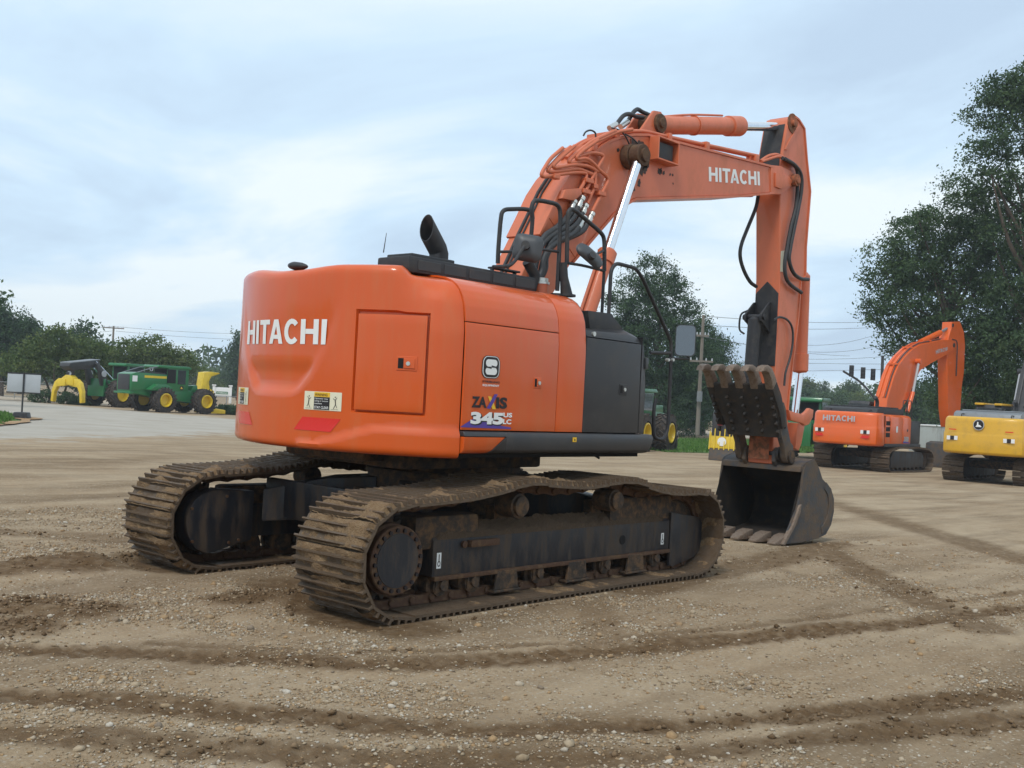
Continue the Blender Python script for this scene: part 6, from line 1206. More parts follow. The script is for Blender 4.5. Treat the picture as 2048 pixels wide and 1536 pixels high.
def pole(name, label, base, top, r0, arms, group='wooden utility poles'):
    T = thing(name, label, 'pole', base, 0, group); d = Vector(top)-Vector(base)
    g = G(); g.cyl((0, 0, -0.3), d, r0, r0*0.6, n=12); obj('shaft', g, M_POLE, T)
    for (t, w, az) in arms:
        c = d*t; u = Vector((math.cos(az), math.sin(az), 0)); g = G(); M = Matrix(((u.x, -u.y, 0, c.x), (u.y, u.x, 0, c.y), (0, 0, 1, c.z), (0, 0, 0, 1))); g.box(-w/2, w/2, -0.2, -0.08, -0.07, 0.07, M); ca = obj('cross_arm', g, M_POLE, T)
        for k in (-0.45, -0.2, 0.2, 0.45): g = G(); q = M @ Vector((w*k, -0.14, 0.07)); g.cyl(q, q+Vector((0, 0, 0.18)), 0.06, 0.04, n=8); obj('insulator', g, M_SLV, ca)
    return T
PB = (60.059, 35.217, 0.066); PT = (60.066, 35.207, 8.54)
P1_ = pole('utility_pole', 'tall wooden utility pole in front of the dark pines', PB, PT, 0.17, [(0.60, 1.7, R(-50)), (0.82, 0.9, R(-50))])
g = G(); q = (Vector(PT)-Vector(PB))*0.30; g.cyl(q+Vector((-0.25, -0.18, -0.4)), q+Vector((-0.25, -0.18, 0.35)), 0.2, n=14); obj('transformer', g, M_GRY, P1_)
PB2 = (61.63, 125.503, -0.558); PT2 = (61.604, 125.516, 8.434)
pole('utility_pole', 'leaning utility pole with two cross arms above the left trees', PB2, PT2, 0.2, [(0.97, 2.6, R(-30)), (0.70, 3.2, R(-30))])
def wire(a, b, sag, r=0.02):
    a, b = Vector(a), Vector(b); g = G(); g.tube([a.lerp(b, t/16)-Vector((0, 0, sag*4*(t/16)*(1-t/16))) for t in range(17)], r, n=5, caps=False)
    return obj('power_line', g, M_WIRE, smooth=60)
WL = [
    ((61.635, 125.5, 8.371), (34.443, 136.401, 4.761), 0.4, 'thin power line running left from the leaning pole top'), ((61.635, 125.5, 8.371), (91.33, 130.701, 9.77), 0.3, 'thin power line running right from the leaning pole top'),
    ((61.446, 125.598, 7.769), (34.485, 136.389, 3.935), 0.4, 'lower power line running left from the leaning pole'), ((61.879, 125.373, 7.804), (91.371, 130.671, 8.849), 0.3, 'lower power line running right from the leaning pole'),
    ((67.377, 122.356, 4.405), (91.537, 130.552, 5.088), 0.2, 'lowest power line beside the counterweight'),
    ((60.068, 35.204, 8.467), (121.706, 46.27, 13.8), 0.4, 'top power line from the tall pole across the sky'), ((60.085, 35.176, 7.81), (121.716, 46.244, 13.189), 0.4, 'second power line from the tall pole across the sky'),
    ((60.05, 35.232, 6.967), (128.505, 55.631, 9.719), 0.3, 'sloping power line behind the stick'), ((94.862, 64.116, 7.149), (122.863, 43.406, 8.535), 0.2, 'dark power line level with the thumb tips'),
    ((94.904, 64.056, 5.715), (122.871, 43.386, 8.051), 0.2, 'dark power line just above the far tree line'), ((107.896, 52.232, 9.709), (121.716, 46.244, 13.189), 0.8, 'sagging power line left of the big oak'),
    ((107.911, 52.203, 9.011), (122.175, 45.129, 11.879), 0.8, 'lower sagging power line left of the big oak'), ((60.068, 35.204, 8.467), (93.473, 74.256, 10.35), 0.4, 'power line from the tall pole towards the pines'), ((107.932, 52.164, 8.081), (122.84, 43.466, 9.989), 0.3, 'power line crossing behind the traffic mast')]
for a, b, s_, lb_ in WL: tag(wire(a, b, s_), lb_, 'power line', 'overhead power lines')
# traffic signals on a mast arm
TP = (84.315, 31.988, 3.294); TT = (84.286, 32.055, 7.193); T = thing('traffic_signal_mast', 'dark mast with three traffic signals on its long arm', 'traffic light', (TP[0], TP[1], -0.62))
dT = Vector(TT)-Vector((TP[0], TP[1], -0.62))
g = G(); g.cyl((0, 0, 0), (dT.x, dT.y, dT.z), 0.16, 0.13, n=14); obj('mast', g, M_DK, T)
AE = Vector((82.942, 35.03, 5.695))-Vector((TP[0], TP[1], -0.62)); g = G(); g.tube(spl([(0, 0, 3.3), AE*0.5+Vector((0, 0, 2.1)), AE], 6), [0.10]*13, n=8); obj('mast_arm', g, M_DK, T)
for sp_ in ((82.974, 34.254, 5.714), (83.377, 33.371, 5.579), (83.718, 32.606, 5.483)):
    c = Vector(sp_)-Vector((TP[0], TP[1], -0.62)); g = G(); g.box(-0.20, 0.20, -0.2, 0.2, -0.5, 0.5, Matrix.Translation(c) @ Matrix.Rotation(R(25), 4, 'Z')); sg = obj('signal_head', g, M_INK, T, bev=0.03)
    for k in (-0.32, 0, 0.32): g = G(); q = c+Vector((-0.19, -0.09, k)); g.cyl(q, q+Vector((-0.12, -0.06, 0)), 0.12, n=10); obj('visor', g, M_DK, sg)
# chain-link fences
M_FEN = mat('galvanised_steel', (0.30, 0.31, 0.31), 0.5, metal=0.5)
def fence(label, a, b, n, h=1.3):
    a, b = Vector((a[0], a[1], -0.62)), Vector((b[0], b[1], -0.62)); T = thing('chain_link_fence', label, 'fence', a); d = b-a
    for i in range(n+1): q = d*i/n; g = G(); g.cyl(q, q+Vector((0, 0, h)), 0.035, n=8); obj('post', g, M_FEN, T)
    g = G(); g.cyl(Vector((0, 0, h)), d+Vector((0, 0, h)), 0.025, n=6); obj('top_rail', g, M_FEN, T)
    g = G(); L_ = d.length; k = int(L_/0.28); u = d.normalized(); z = Vector((0, 0, 1))
    for i in range(-4, k): 
        for s in (-1, 1):
            p0 = u*(i*0.28+(0 if s > 0 else h)); p1 = u*(i*0.28+(h if s > 0 else 0)); w = z*0.006
            if min(p0.dot(u), p1.dot(u)) < 0 or max(p0.dot(u), p1.dot(u)) > L_: continue
            g.add([p0-w, p1+z*h-w, p1+z*h+w, p0+w], [(0, 1, 2, 3)])
    obj('wire_mesh', g, M_FEN, T, smooth=0, recalc=False, kind='stuff')
fence('chain-link fence along the road behind the green grass', (60.227, 43.736, -0.826), (71.915, 38.817, -0.614), 6, 1.45)
fence('chain-link fence in front of the white entrance sign', (33.703, 65.582, -0.859), (43.826, 66.31, -0.93), 6, 1.35)
fence('chain-link fence behind the left trees', (28.704, 85.6, -0.551), (40.776, 79.957, -0.248), 8, 1.5)

M_CON = mat('pale_container_paint', (0.42, 0.45, 0.43), 0.6, dirt=(0.25, 0.22, 0.18), dirt_amt=0.5, dscale=1.5, stretch=0.3)
cb_ = (69.191, 21.386, 0.721); T = thing('storage_container', 'pale grey container seen between the two parked excavators', 'container', (cb_[0], cb_[1], -0.62), R(-20))
g = G(); g.box(-1.3, 1.3, -1.2, 1.2, 0.1, 1.95); obj('body', g, M_CON, T, bev=0.03)
for k in range(9): g = G(); g.box(-1.22+0.28*k, -1.10+0.28*k, -1.24, -1.2, 0.2, 1.85); obj('rib', g, M_CON, T)
g = G(); g.box(-1.36, 1.36, -1.26, 1.26, 1.953, 2.05); obj('roof', g, M_WH, T, bev=0.02)
# ================================================================== paved lot, grass, road
def sheet(name, poly, dz, m, n=60, jit=0.0, kind='structure', seed=1):
    rs = random.Random(seed); P_ = [Vector((a, b)) for a, b in poly]; out = []
    for i in range(len(P_)):
        a, b = P_[i], P_[(i+1) % len(P_)]; k = max(2, int((b-a).length/1.2))
        for j in range(k): q = a.lerp(b, j/k); nn = Vector((-(b-a).y, (b-a).x)).normalized(); out.append(q+nn*rs.uniform(-jit, jit))
    bm = bmesh.new(); vs = [bm.verts.new((q.x, q.y, 0)) for q in out]; bm.faces.new(vs); bmesh.ops.triangulate(bm, faces=bm.faces)
    for _ in range(3):
        es = [e for e in bm.edges if e.calc_length() > 5]
        if es: bmesh.ops.subdivide_edges(bm, edges=es, cuts=1); bmesh.ops.triangulate(bm, faces=bm.faces)
    for v in bm.verts: v.co.z = float(base_z(np.array(v.co.x), np.array(v.co.y)))+dz
    bmesh.ops.recalc_face_normals(bm, faces=bm.faces)
    me = bpy.data.meshes.new(name); bm.to_mesh(me); bm.free(); me.materials.append(m)
    if me.polygons[0].normal.z < 0: me.flip_normals()
    return tag(link(name, me), kind=kind)
M_LOT = ground_mat('pale_gravel_lot', (0.37, 0.325, 0.265), (0.44, 0.40, 0.34), (0.2, 0.16, 0.1), None, 0.6)
M_ROAD = ground_mat('sandy_road', (0.40, 0.32, 0.235), (0.46, 0.39, 0.30), (0.2, 0.16, 0.1), None, 0.4, stones=False)
M_SOIL = ground_mat('orange_soil', (0.36, 0.21, 0.10), (0.40, 0.27, 0.16), (0.2, 0.16, 0.1), None, 1.0)
sheet('road', xy([(12.687, 82.143, -0.825), (44.882, 68.012, 0.915), (56.271, 84.452, 0.744), (20.59, 117.265, -1.813)]), 0.03, M_ROAD, jit=0.2)
sheet('road', xy([(65.931, 54.212, -0.445), (86.522, 11.724, 2.263), (108.072, 16.155, 2.392), (82.762, 68.381, -0.936)]), 0.03, M_ROAD, jit=0.2)
M_GRS = tint_mat('grass_blades', [(0.0, (0.045, 0.115, 0.018)), (1.0, (0.13, 0.22, 0.05)), (0.5, (0.075, 0.165, 0.03))])
M_TURF = ground_mat('turf', (0.075, 0.14, 0.03), (0.10, 0.17, 0.045), (0.05, 0.1, 0.02), None, 1.0, stones=False)
def grass(name, poly, n, h, seed, label):
    o = sheet(name+'_ground', poly, 0.02, M_TURF, jit=0.5, seed=seed); r = np.random.default_rng(seed); P_ = np.array(poly); lo, hi = P_.min(0), P_.max(0); pts = r.uniform(lo, hi, (n*3, 2)); ins = np.zeros(len(pts), bool); j = len(P_)-1
    for i in range(len(P_)):
        c = ((P_[i, 1] > pts[:, 1]) != (P_[j, 1] > pts[:, 1])) & (pts[:, 0] < (P_[j, 0]-P_[i, 0])*(pts[:, 1]-P_[i, 1])/(P_[j, 1]-P_[i, 1]+1e-9)+P_[i, 0]); ins ^= c; j = i
    pts = pts[ins][:n]; k = len(pts); z = base_z(pts[:, 0], pts[:, 1]); a = r.uniform(0, 6.28, k); w = r.uniform(0.02, 0.06, k); hh = h*r.uniform(0.4, 1.2, k); ln = r.uniform(-0.5, 0.5, (k, 2))*hh[:, None]
    v = np.zeros((k, 3, 3)); v[:, 0, 0] = pts[:, 0]-w*np.cos(a); v[:, 0, 1] = pts[:, 1]-w*np.sin(a); v[:, 1, 0] = pts[:, 0]+w*np.cos(a); v[:, 1, 1] = pts[:, 1]+w*np.sin(a); v[:, 2, :2] = pts+ln; v[:, 0, 2] = v[:, 1, 2] = z; v[:, 2, 2] = z+hh
    me = tri_mesh(name, v.reshape(-1, 3), np.arange(k*3).reshape(-1, 3), np.repeat(r.random(k), 3), M_GRS); return tag(link(name, me), label, 'grass', kind='stuff')
def tri_mesh(name, v, f, tint, m):
    me = bpy.data.meshes.new(name); nv = f.shape[1]; me.vertices.add(len(v)); me.vertices.foreach_set('co', v.ravel().astype(np.float32)); me.loops.add(f.size); me.loops.foreach_set('vertex_index', f.ravel().astype(np.int32)); me.polygons.add(len(f)); me.polygons.foreach_set('loop_start', np.arange(0, f.size, nv, dtype=np.int32)); me.update(calc_edges=True)
    at = me.attributes.new('tint', 'FLOAT', 'POINT'); at.data.foreach_set('value', np.asarray(tint, np.float32)); me.materials.append(m); return me
grass('grass', xy([(42.415, 31.302, -0.608), (38.484, 23.248, -0.603), (44.384, 22.832, -0.609), (54.795, 23.001, -0.609), (82.282, 36.56, -0.609), (49.625, 36.943, -0.609)]), 14000, 0.16, 21, 'bright green grass strip behind the big excavator')
grass('grass', xy([(9.949, 40.316, -0.147), (13.703, 44.574, -0.208), (13.679, 42.592, -0.206), (12.462, 38.946, -0.188), (10.405, 34.306, -0.155), (8.757, 31.168, -0.128), (4.998, 26.657, -0.068)]), 6000, 0.16, 22, 'patch of green grass beside the blank sign board')
sheet('soil_patch', xy([(5.87, 28.245, -0.083), (8.682, 30.497, -0.127), (10.449, 32.93, -0.156), (12.779, 37.502, -0.192), (13.363, 39.639, -0.202), (13.141, 40.333, -0.198), (10.293, 33.867, -0.153), (8.46, 30.375, -0.124), (4.659, 24.979, -0.063)]), 0.045, M_SOIL, jit=0.25)
# ================================================================== trees and shrubs
def leaf_mat(name, stops, trans=0.25):
    m = tint_mat(name, stops, 0.75); t = m.node_tree; b = t.nodes['Principled BSDF']; out = [n for n in t.nodes if n.type == 'OUTPUT_MATERIAL'][0]
    tr = t.nodes.new('ShaderNodeBsdfTranslucent'); src = b.inputs['Base Color'].links[0].from_socket; t.links.new(src, tr.inputs[0]); ms = t.nodes.new('ShaderNodeMixShader'); ms.inputs[0].default_value = trans
    t.links.new(b.outputs[0], ms.inputs[1]); t.links.new(tr.outputs[0], ms.inputs[2]); t.links.new(ms.outputs[0], out.inputs[0]); return m
M_LF1 = leaf_mat('oak_leaves', [(0.0, (0.034, 0.070, 0.032)), (1.0, (0.120, 0.180, 0.076)), (0.5, (0.068, 0.118, 0.050))])
M_LF2 = leaf_mat('pine_needles', [(0.0, (0.022, 0.050, 0.026)), (1.0, (0.078, 0.132, 0.054)), (0.5, (0.044, 0.086, 0.038))], 0.2)
M_LF3 = leaf_mat('yellowish_leaves', [(0.0, (0.05, 0.09, 0.024)), (1.0, (0.17, 0.205, 0.065)), (0.5, (0.095, 0.140, 0.040))])
M_BARK = mat('bark', (0.10, 0.075, 0.055), 0.95, dirt=(0.045, 0.035, 0.028), dirt_amt=0.8, dscale=5, stretch=0.2, bump=0.6, bscale=15)
def foliage(r, blobs, nclump, nleaf, csize, lsize, fill=0.35, drop=0.0):
    vol = np.array([b[3]*b[4]*b[5] for b in blobs])**0.66; pick = r.choice(len(blobs), nclump, p=vol/vol.sum()); B_ = np.array(blobs)[pick]
    d = r.normal(size=(nclump, 3)); d /= np.linalg.norm(d, axis=1)[:, None]; rad = np.where(r.random(nclump) < fill, r.random(nclump)**0.5, r.uniform(0.80, 1.08, nclump))
    c = B_[:, :3]+d*B_[:, 3:6]*rad[:, None]
    tint = np.clip(0.5+r.normal(0, 0.22, nclump), 0, 1)
    n = nclump*nleaf; off = r.normal(size=(nclump, nleaf, 3))*np.array([1, 1, 0.65])*csize*r.uniform(0.5, 1.3, nclump)[:, None, None]; p = (c[:, None]+off).reshape(-1, 3); p[:, 2] -= drop*r.random(n)
    u = r.normal(size=(n, 3)); u /= np.linalg.norm(u, axis=1)[:, None]; w = np.cross(u, r.normal(size=(n, 3))); w /= np.linalg.norm(w, axis=1)[:, None]
    s = lsize*r.uniform(0.55, 1.35, n)[:, None]; u *= s; w *= s*0.55
    v = np.stack([p-u, p-w*0.9, p+u, p+w*0.9], 1).reshape(-1, 3); f = np.arange(n*4).reshape(-1, 4); return v, f, np.repeat(np.clip(np.repeat(tint, nleaf)+r.normal(0, 0.12, n), 0, 1), 4), c
def tree(name, label, cat, base, blobs, nclump, nleaf, csize, lsize, m, tr, top, seed, group=None, limbs=14, fill=0.35, trunks=1, drop=0.0):
    r = np.random.default_rng(seed); rs = random.Random(seed); T = thing(name, label, cat, base, 0, group)
    v, f, ti, c = foliage(r, blobs, nclump, nleaf, csize, lsize, fill, drop); o = link('crown', tri_mesh('crown', v, f, ti, m), T)
    g = G(); b0 = np.array(blobs); mid = b0[:, :2].mean(0)
    for k in range(trunks):
        a = 6.28*k/max(1, trunks); ox, oy = (0.35*math.cos(a), 0.35*math.sin(a)) if trunks > 1 else (0, 0)
        pts = [(ox*0.5, oy*0.5, -0.3)]+[(ox*(1+3*t)+mid[0]*t*0.7+0.25*math.sin(5*t+seed), oy*(1+3*t)+mid[1]*t*0.7+0.2*math.cos(4*t+seed), top*t) for t in (0.12, 0.3, 0.5, 0.75, 1.0)]
        g.tube(spl(pts, 3), [tr*(1.25-0.95*i/15) for i in range(16)], n=9)
    obj('trunk', g, M_BARK, T, smooth=60)
    for k in range(limbs):
        e = c[rs.randrange(len(c))]; t0 = min(0.95, max(0.15, (e[2]/top)*rs.uniform(0.45, 0.8))); s0 = Vector((mid[0]*t0*0.7, mid[1]*t0*0.7, top*t0)); e = Vector(e); g = G()
        if (e-s0).length < 0.5: continue
        md = s0.lerp(e, 0.5)+Vector((rs.uniform(-.3, .3), rs.uniform(-.3, .3), -0.06*(e-s0).length)); g.tube(spl([s0, md, e], 4), [tr*0.42*(1-0.85*i/8) for i in range(9)], n=6, caps=False); obj('limb', g, M_BARK, T, smooth=60)
    return T
def at_(px_pt, z=-0.62): return (px_pt[0], px_pt[1], z)
# helper frame: sideways (right in view) and depth vectors at a bearing
def frame_at(base): d = Vector((base[0]-CX, base[1]-CY, 0)).normalized(); return Vector((d.y, -d.x, 0)), d
def blobs_from(base, L_):
    r_, d_ = frame_at(base); out = []
    for (sx, dz, z, rx, ry, rz) in L_: q = r_*sx+d_*dz; out.append((q.x, q.y, z, rx, ry, rz))
    return out
# dark pines behind the cab rail: sideways metres, depth, height, radii (about 24 px per metre)
b = at_((63.263, 41.246, -0.168))
tree('pine_tree', 'broad dark pine standing behind the right handrails', 'tree', b, blobs_from(b, [(-0.8, 0, 12.6, 2.0, 2, 1.8), (-2.2, 0, 10.9, 1.9, 2, 1.5), (0.9, 0, 10.8, 2.2, 2, 1.6), (-1.0, 0, 9.0, 3.0, 2.5, 1.9), (1.6, 0, 8.6, 2.6, 2.5, 1.6), (-3.0, 0.5, 7.6, 2.3, 2.2, 1.7), (2.6, 0, 6.6, 2.4, 2.4, 1.6), (0, 0, 6.2, 3.6, 2.8, 2.2), (-3, 0, 4.6, 2.6, 2.5, 2.2), (3.0, 0, 4.3, 2.4, 2.4, 1.8), (0, 0.5, 3.4, 3.8, 2.8, 2.2), (-2.5, 0.3, 2.0, 2.8, 2.4, 1.7), (2.0, 0.3, 1.9, 3.0, 2.4, 1.7)]), 1300, 64, 0.38, 0.098, M_LF2, 0.34, 11.5, 31, 'dark pines beyond the fence', fill=0.3)
b = at_((73.8, 43.423, -0.149))
tree('pine_tree', 'lower dark pine at the right end of the pine group', 'tree', b, blobs_from(b, [(-1.2, 0, 8.6, 1.7, 2, 1.3), (0.6, 0, 7.6, 1.4, 1.8, 1.1), (-0.6, 0, 6.8, 2.2, 2, 1.5), (1.3, 0, 5.6, 1.6, 1.8, 1.3), (-1, 0, 4.8, 2.6, 2.2, 1.7), (1.0, 0, 3.5, 1.9, 2, 1.6), (-1, 0, 2.4, 2.6, 2.2, 1.8)]), 620, 64, 0.38, 0.098, M_LF2, 0.24, 8.0, 32, 'dark pines beyond the fence', fill=0.3)
b = at_((68.028, 48.333, -0.516))
tree('pine_tree', 'shorter pine half hidden behind the boom cylinders', 'tree', b, blobs_from(b, [(0.6, 0, 8.2, 1.8, 2, 1.5), (-0.9, 0, 7.2, 1.3, 1.5, 1.2), (0.2, 0, 5.4, 2.4, 2, 1.9), (-0.3, 0, 3.0, 2.6, 2.2, 2.0)]), 480, 64, 0.38, 0.098, M_LF2, 0.24, 7.5, 33, 'dark pines beyond the fence', fill=0.3)
# big oaks on the right
b = at_((54.526, 14.916, 0.965))
tree('oak_tree', 'spreading oak with drooping left branches behind the orange excavator', 'tree', b, blobs_from(b, [(-3.4, 0, 12.2, 1.5, 1.8, 1.0), (-2.0, 0, 13.2, 1.9, 2, 1.2), (-0.3, 0, 13.8, 2.0, 2.2, 1.3), (1.4, 0, 13.2, 2.0, 2.2, 1.5), (-3.6, 0, 10.6, 1.3, 1.8, 1.1), (-2.2, 0, 11.3, 2.0, 2.2, 1.3), (0.0, 0, 11.6, 2.2, 2.2, 1.5), (2.4, 0, 11.0, 2.3, 2.2, 1.6), (-3.6, 0, 8.9, 1.2, 1.7, 1.2), (-2.2, 0, 9.2, 1.8, 2.2, 1.5), (0.2, 0.3, 9.2, 2.3, 2.4, 1.7), (2.8, 0, 8.5, 2.3, 2.4, 1.8), (-2.9, 0, 7.2, 0.9, 1.5, 1.2), (-1.3, 0, 7.0, 1.3, 1.9, 1.5), (1.0, 0.5, 6.6, 2.3, 2.4, 1.9), (3.2, 0.5, 5.8, 2.4, 2.6, 2.2), (0.6, 0.8, 4.2, 2.3, 2.2, 1.8), (3.0, 0.8, 3.2, 2.6, 2.4, 1.9)]), 1450, 68, 0.33, 0.088, M_LF1, 0.34, 10.5, 41, 'big oaks on the right', limbs=34, fill=0.35, drop=0.3)
b = at_((52.107, 9.411, 1.279))
tree('oak_tree', 'tallest oak rising out of the picture at the right edge', 'tree', b, blobs_from(b, [(-2.2, 0, 19.8, 1.2, 1.6, 0.8), (-0.8, 0, 20.4, 1.4, 1.8, 0.9), (0.9, 0, 21.0, 1.6, 1.8, 1.0), (-2.9, 0, 18.9, 1.2, 1.6, 0.9), (-1.2, 0, 19.4, 1.6, 1.8, 1.1), (0.9, 0, 19.8, 2.0, 2, 1.4), (-3.6, 0, 16.9, 1.3, 1.6, 0.8), (-2.0, 0, 17.2, 1.6, 1.8, 1.1), (0.2, 0, 17.3, 2.0, 2, 1.5), (-4.2, 0, 15.0, 1.2, 1.4, 0.7), (-2.8, 0, 14.9, 1.5, 1.6, 0.8), (-0.6, 0, 14.8, 1.9, 2, 1.4), (1.5, 0, 15.4, 2.4, 2.2, 2.0), (-1.6, 0.5, 12.6, 2.0, 2, 1.5), (1.0, 0.5, 12.2, 2.4, 2.2, 2.0), (-1.0, 1, 9.8, 2.3, 2.2, 1.8), (1.2, 1, 8.6, 2.5, 2.2, 2.0), (-0.8, 1, 6.8, 2.4, 2.2, 1.9), (0.6, 1, 4.2, 2.8, 2.4, 2.2)]), 1350, 68, 0.33, 0.088, M_LF1, 0.42, 18.0, 42, 'big oaks on the right', limbs=34, fill=0.35)
# flat-topped ornamental trees on the left
b = at_((31.494, 76.813, -0.55), -0.55)
tree('ornamental_tree', 'yellowish broad low tree behind the grapple tongs', 'tree', b, blobs_from(b, [(-2.6, 0, 2.9, 1.3, 1.6, 0.9), (-1.3, 0, 3.9, 1.5, 1.8, 1.0), (0.2, 0, 4.5, 1.7, 1.8, 1.0), (1.9, 0, 4.4, 1.7, 1.8, 1.0), (3.2, 0, 3.8, 1.3, 1.6, 0.9), (-0.6, 0, 2.9, 1.7, 1.8, 0.9), (1.4, 0, 3.1, 1.8, 1.8, 0.9), (2.9, 0, 2.7, 1.4, 1.6, 0.7), (0.0, 0, 5.5, 0.9, 1.2, 0.5)]), 420, 44, 0.33, 0.115, M_LF3, 0.11, 3.2, 51, 'ornamental trees by the left lot', limbs=10, trunks=3)
b = at_((38.551, 75.474, -0.515), -0.58)
tree('ornamental_tree', 'yellowish broad low tree behind the feller buncher cab', 'tree', b, blobs_from(b, [(-2.2, 0, 3.6, 1.4, 1.6, 0.9), (-0.9, 0, 4.6, 1.6, 1.8, 0.9), (0.6, 0, 5.0, 1.6, 1.8, 0.8), (2.2, 0, 4.2, 1.5, 1.6, 0.8), (3.5, 0, 3.6, 1.0, 1.4, 0.6), (0.0, 0, 3.4, 2.0, 1.8, 1.0), (2.0, 0, 3.0, 1.8, 1.6, 0.9), (-1.8, 0, 2.6, 1.4, 1.6, 0.8)]), 400, 44, 0.33, 0.115, M_LF3, 0.11, 3.4, 52, 'ornamental trees by the left lot', limbs=10, trunks=3)
b = at_((34.623, 93.998, -0.888))
tree('oak_tree', 'dark dense tree at the far left edge', 'tree', b, blobs_from(b, [(-2, 0, 7.2, 2.4, 2.4, 1.6), (0.8, 0, 6.6, 2.0, 2.2, 1.5), (2.4, 0, 5.6, 1.5, 1.8, 1.1), (0, 0, 4.8, 2.8, 2.4, 1.6), (-1, 0, 3, 3.0, 2.4, 1.6)]), 420, 40, 0.40, 0.14, M_LF2, 0.24, 6.5, 53)
b = at_((18.427, 57.405, 0.009))
tree('oak_tree', 'branch of a tall tree just reaching in at the left edge', 'tree', b, blobs_from(b, [(-1.2, 0, 7.6, 1.1, 1.4, 1.0), (0.55, 0, 6.9, 0.5, 0.7, 0.3), (0.35, 0, 6.3, 0.6, 0.8, 0.3), (-1.5, 0, 5.5, 1.2, 1.4, 1.2)]), 90, 30, 0.28, 0.13, M_LF1, 0.14, 7.5, 54)
far = [(40, 740, 150, 5.2, 7.5, 'dark rounded tree behind the left ornamental tree'), (160, 690, 130, 4.0, 7.4, 'mid green tree top showing between the ornamental trees'), (205, 700, 140, 3.0, 5.2, 'narrow tree top beside the leaning pole'), (385, 745, 190, 6.0, 4.4, 'hazy rounded tree behind the saw head'), (420, 752, 200, 6.0, 3.6, 'hazy low tree left of the entrance sign'), (462, 740, 195, 5.0, 4.6, 'hazy tree touching the counterweight edge'), (475, 700, 160, 1.6, 9.5, 'slim tree half hidden by the counterweight'),
       (1170, 800, 150, 4.5, 9.0, 'tree top beside the boom cylinder'), (1605, 752, 210, 3.2, 8.4, 'round far tree just right of the stick'), (1640, 752, 215, 2.6, 8.2, 'second round far tree right of the stick'), (1705, 752, 205, 4.2, 8.2, 'far tree behind the traffic signals'), (1600, 790, 170, 5.5, 5.6, 'low green tree behind the bucket cylinder'), (1660, 785, 175, 6.0, 5.4, 'low green tree left of the traffic mast'), (1725, 782, 180, 6.0, 5.6, 'low green tree under the traffic signals'), (1790, 775, 150, 5.0, 6.5, 'green tree behind the orange boom'), (1540, 790, 165, 5.0, 5.4, 'low tree behind the stick'), (1850, 790, 130, 5.0, 6.5, 'shaded tree behind the orange stick'), (1960, 790, 120, 6.0, 7.0, 'shaded tree behind the yellow cab'), (2070, 790, 120, 6.0, 8.0, 'shaded tree behind the dark boom')]
FARB = [(44.103, 111.702, -1.265), (46.121, 101.967, -0.808), (50.825, 106.322, -0.819), (91.451, 154.581, -1.336), (99.197, 161.543, -1.346), (99.495, 155.405, -1.091), (81.099, 125.611, -0.541), (110.184, 85.382, 2.063), (179.347, 88.223, 4.337), (185.329, 87.457, 4.574), (178.713, 78.096, 4.718), (143.588, 70.294, 3.816), (150.041, 68.563, 4.108), (156.628, 66.271, 4.426), (130.88, 50.252, 4.175), (137.124, 71.797, 3.533), (113.616, 39.595, 4.003), (106.091, 31.051, 4.083), (107.614, 26.248, 4.326)]
for i, ((px, py, dist, w, h, lb), b) in enumerate(zip(far, FARB)):
    b = (b[0], b[1], -0.62); rs = random.Random(100+i); h += 0.6
    L_ = [(rs.uniform(-0.45, 0.45)*w, rs.uniform(-.5, .5), h*t+rs.uniform(-.3, .3), w*rs.uniform(0.35, 0.5), w*0.4, h*rs.uniform(0.13, 0.19)) for t in (0.25, 0.3, 0.45, 0.5, 0.6, 0.65, 0.78)]+[(rs.uniform(-0.2, 0.2)*w, 0, h*0.86, w*0.32, w*0.3, h*0.13)]
    tree('broadleaf_tree', lb, 'tree', b, blobs_from(b, L_), 260, 30, 0.55, 0.19, (M_LF1, M_LF2, M_LF3)[(0, 1, 0, 2, 0)[i % 5]], 0.2, h*0.7, 200+i, 'far trees', limbs=4)
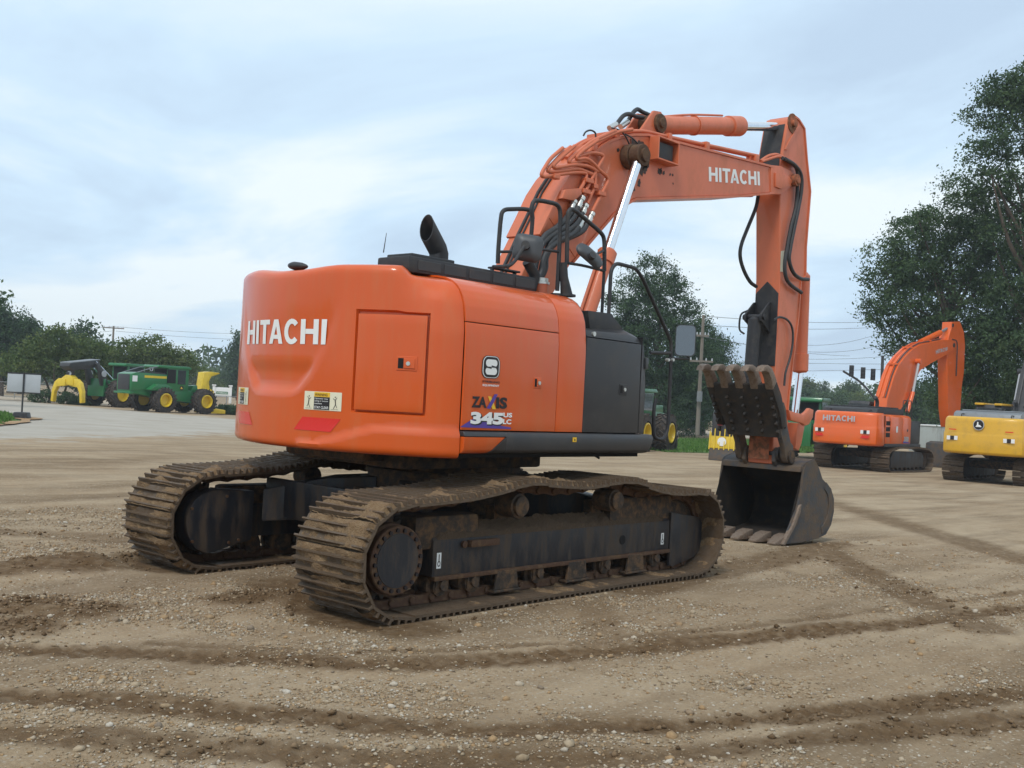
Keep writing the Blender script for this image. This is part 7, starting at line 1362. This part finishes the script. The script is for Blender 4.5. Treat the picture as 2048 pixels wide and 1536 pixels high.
# the wood far beyond, one mass
r = np.random.default_rng(77); bl = []
for k in range(420):
    a = R(42.2)+R(-34)+R(68)*k/150 if k < 150 else R(76.2)+R(292)*(k-150)/270; d = r.uniform(230, 300); bl.append((CX+d*math.cos(a), CY+d*math.sin(a), r.uniform(1.5, 4.5), r.uniform(5, 8), r.uniform(4, 6), r.uniform(3, 5)))
v, f, ti, c = foliage(r, bl, 9000, 12, 1.1, 0.72, 0.2); tag(link('far_wood', tri_mesh('far_wood', v, f, ti, M_LF1)), 'distant dark green wood along the horizon', 'wood', kind='stuff')
# clipped shrubs
for i, (b, w, h, lb) in enumerate((((28.68, 72.601, -0.466), 0.75, 1.25, 'round clipped shrub left of the grapple tongs'), ((30.34, 71.831, -0.455), 0.65, 1.1, 'round clipped shrub between the grapple tongs'), ((31.13, 71.45, -0.49), 0.6, 0.8, 'low clipped shrub beside the right grapple tong'), ((37.634, 62.036, -0.589), 0.6, 0.7, 'low shrub right of the saw base'), ((38.148, 61.701, -0.635), 0.65, 0.7, 'low shrub touching the counterweight'))):
    b = (b[0], b[1], -0.6); T = thing('shrub', lb, 'shrub', b, 0, 'clipped shrubs by the lot'); rr = np.random.default_rng(300+i)
    v, f, ti, c = foliage(rr, [(0, 0, h*0.5, w*1.15, w, h*0.48)], 90, 18, 0.13, 0.075, 0.3); link('foliage', tri_mesh('foliage', v, f, ti, M_LF2), T)
    g = G(); g.tube([(0, 0, -0.1), (0.03, 0, h*0.3), (0, 0.03, h*0.6)], [0.04, 0.03, 0.015], n=6); obj('stem', g, M_BARK, T)

# ================================================================== thin summer haze
hz = bpy.data.materials.new('haze_air'); hz.use_nodes = True; t = hz.node_tree; t.nodes.clear()
ho = t.nodes.new('ShaderNodeOutputMaterial'); hv = t.nodes.new('ShaderNodeVolumePrincipled'); t.links.new(hv.outputs[0], ho.inputs['Volume'])
hv.inputs['Color'].default_value = (0.86, 0.92, 0.98, 1); hv.inputs['Density'].default_value = 0.0006; hv.inputs['Anisotropy'].default_value = 0.1
g = G(); g.box(-460, 460, -460, 460, -1.8, 30); tag(obj('haze', g, hz, smooth=0), 'thin pale haze over the whole yard', 'haze', kind='stuff')
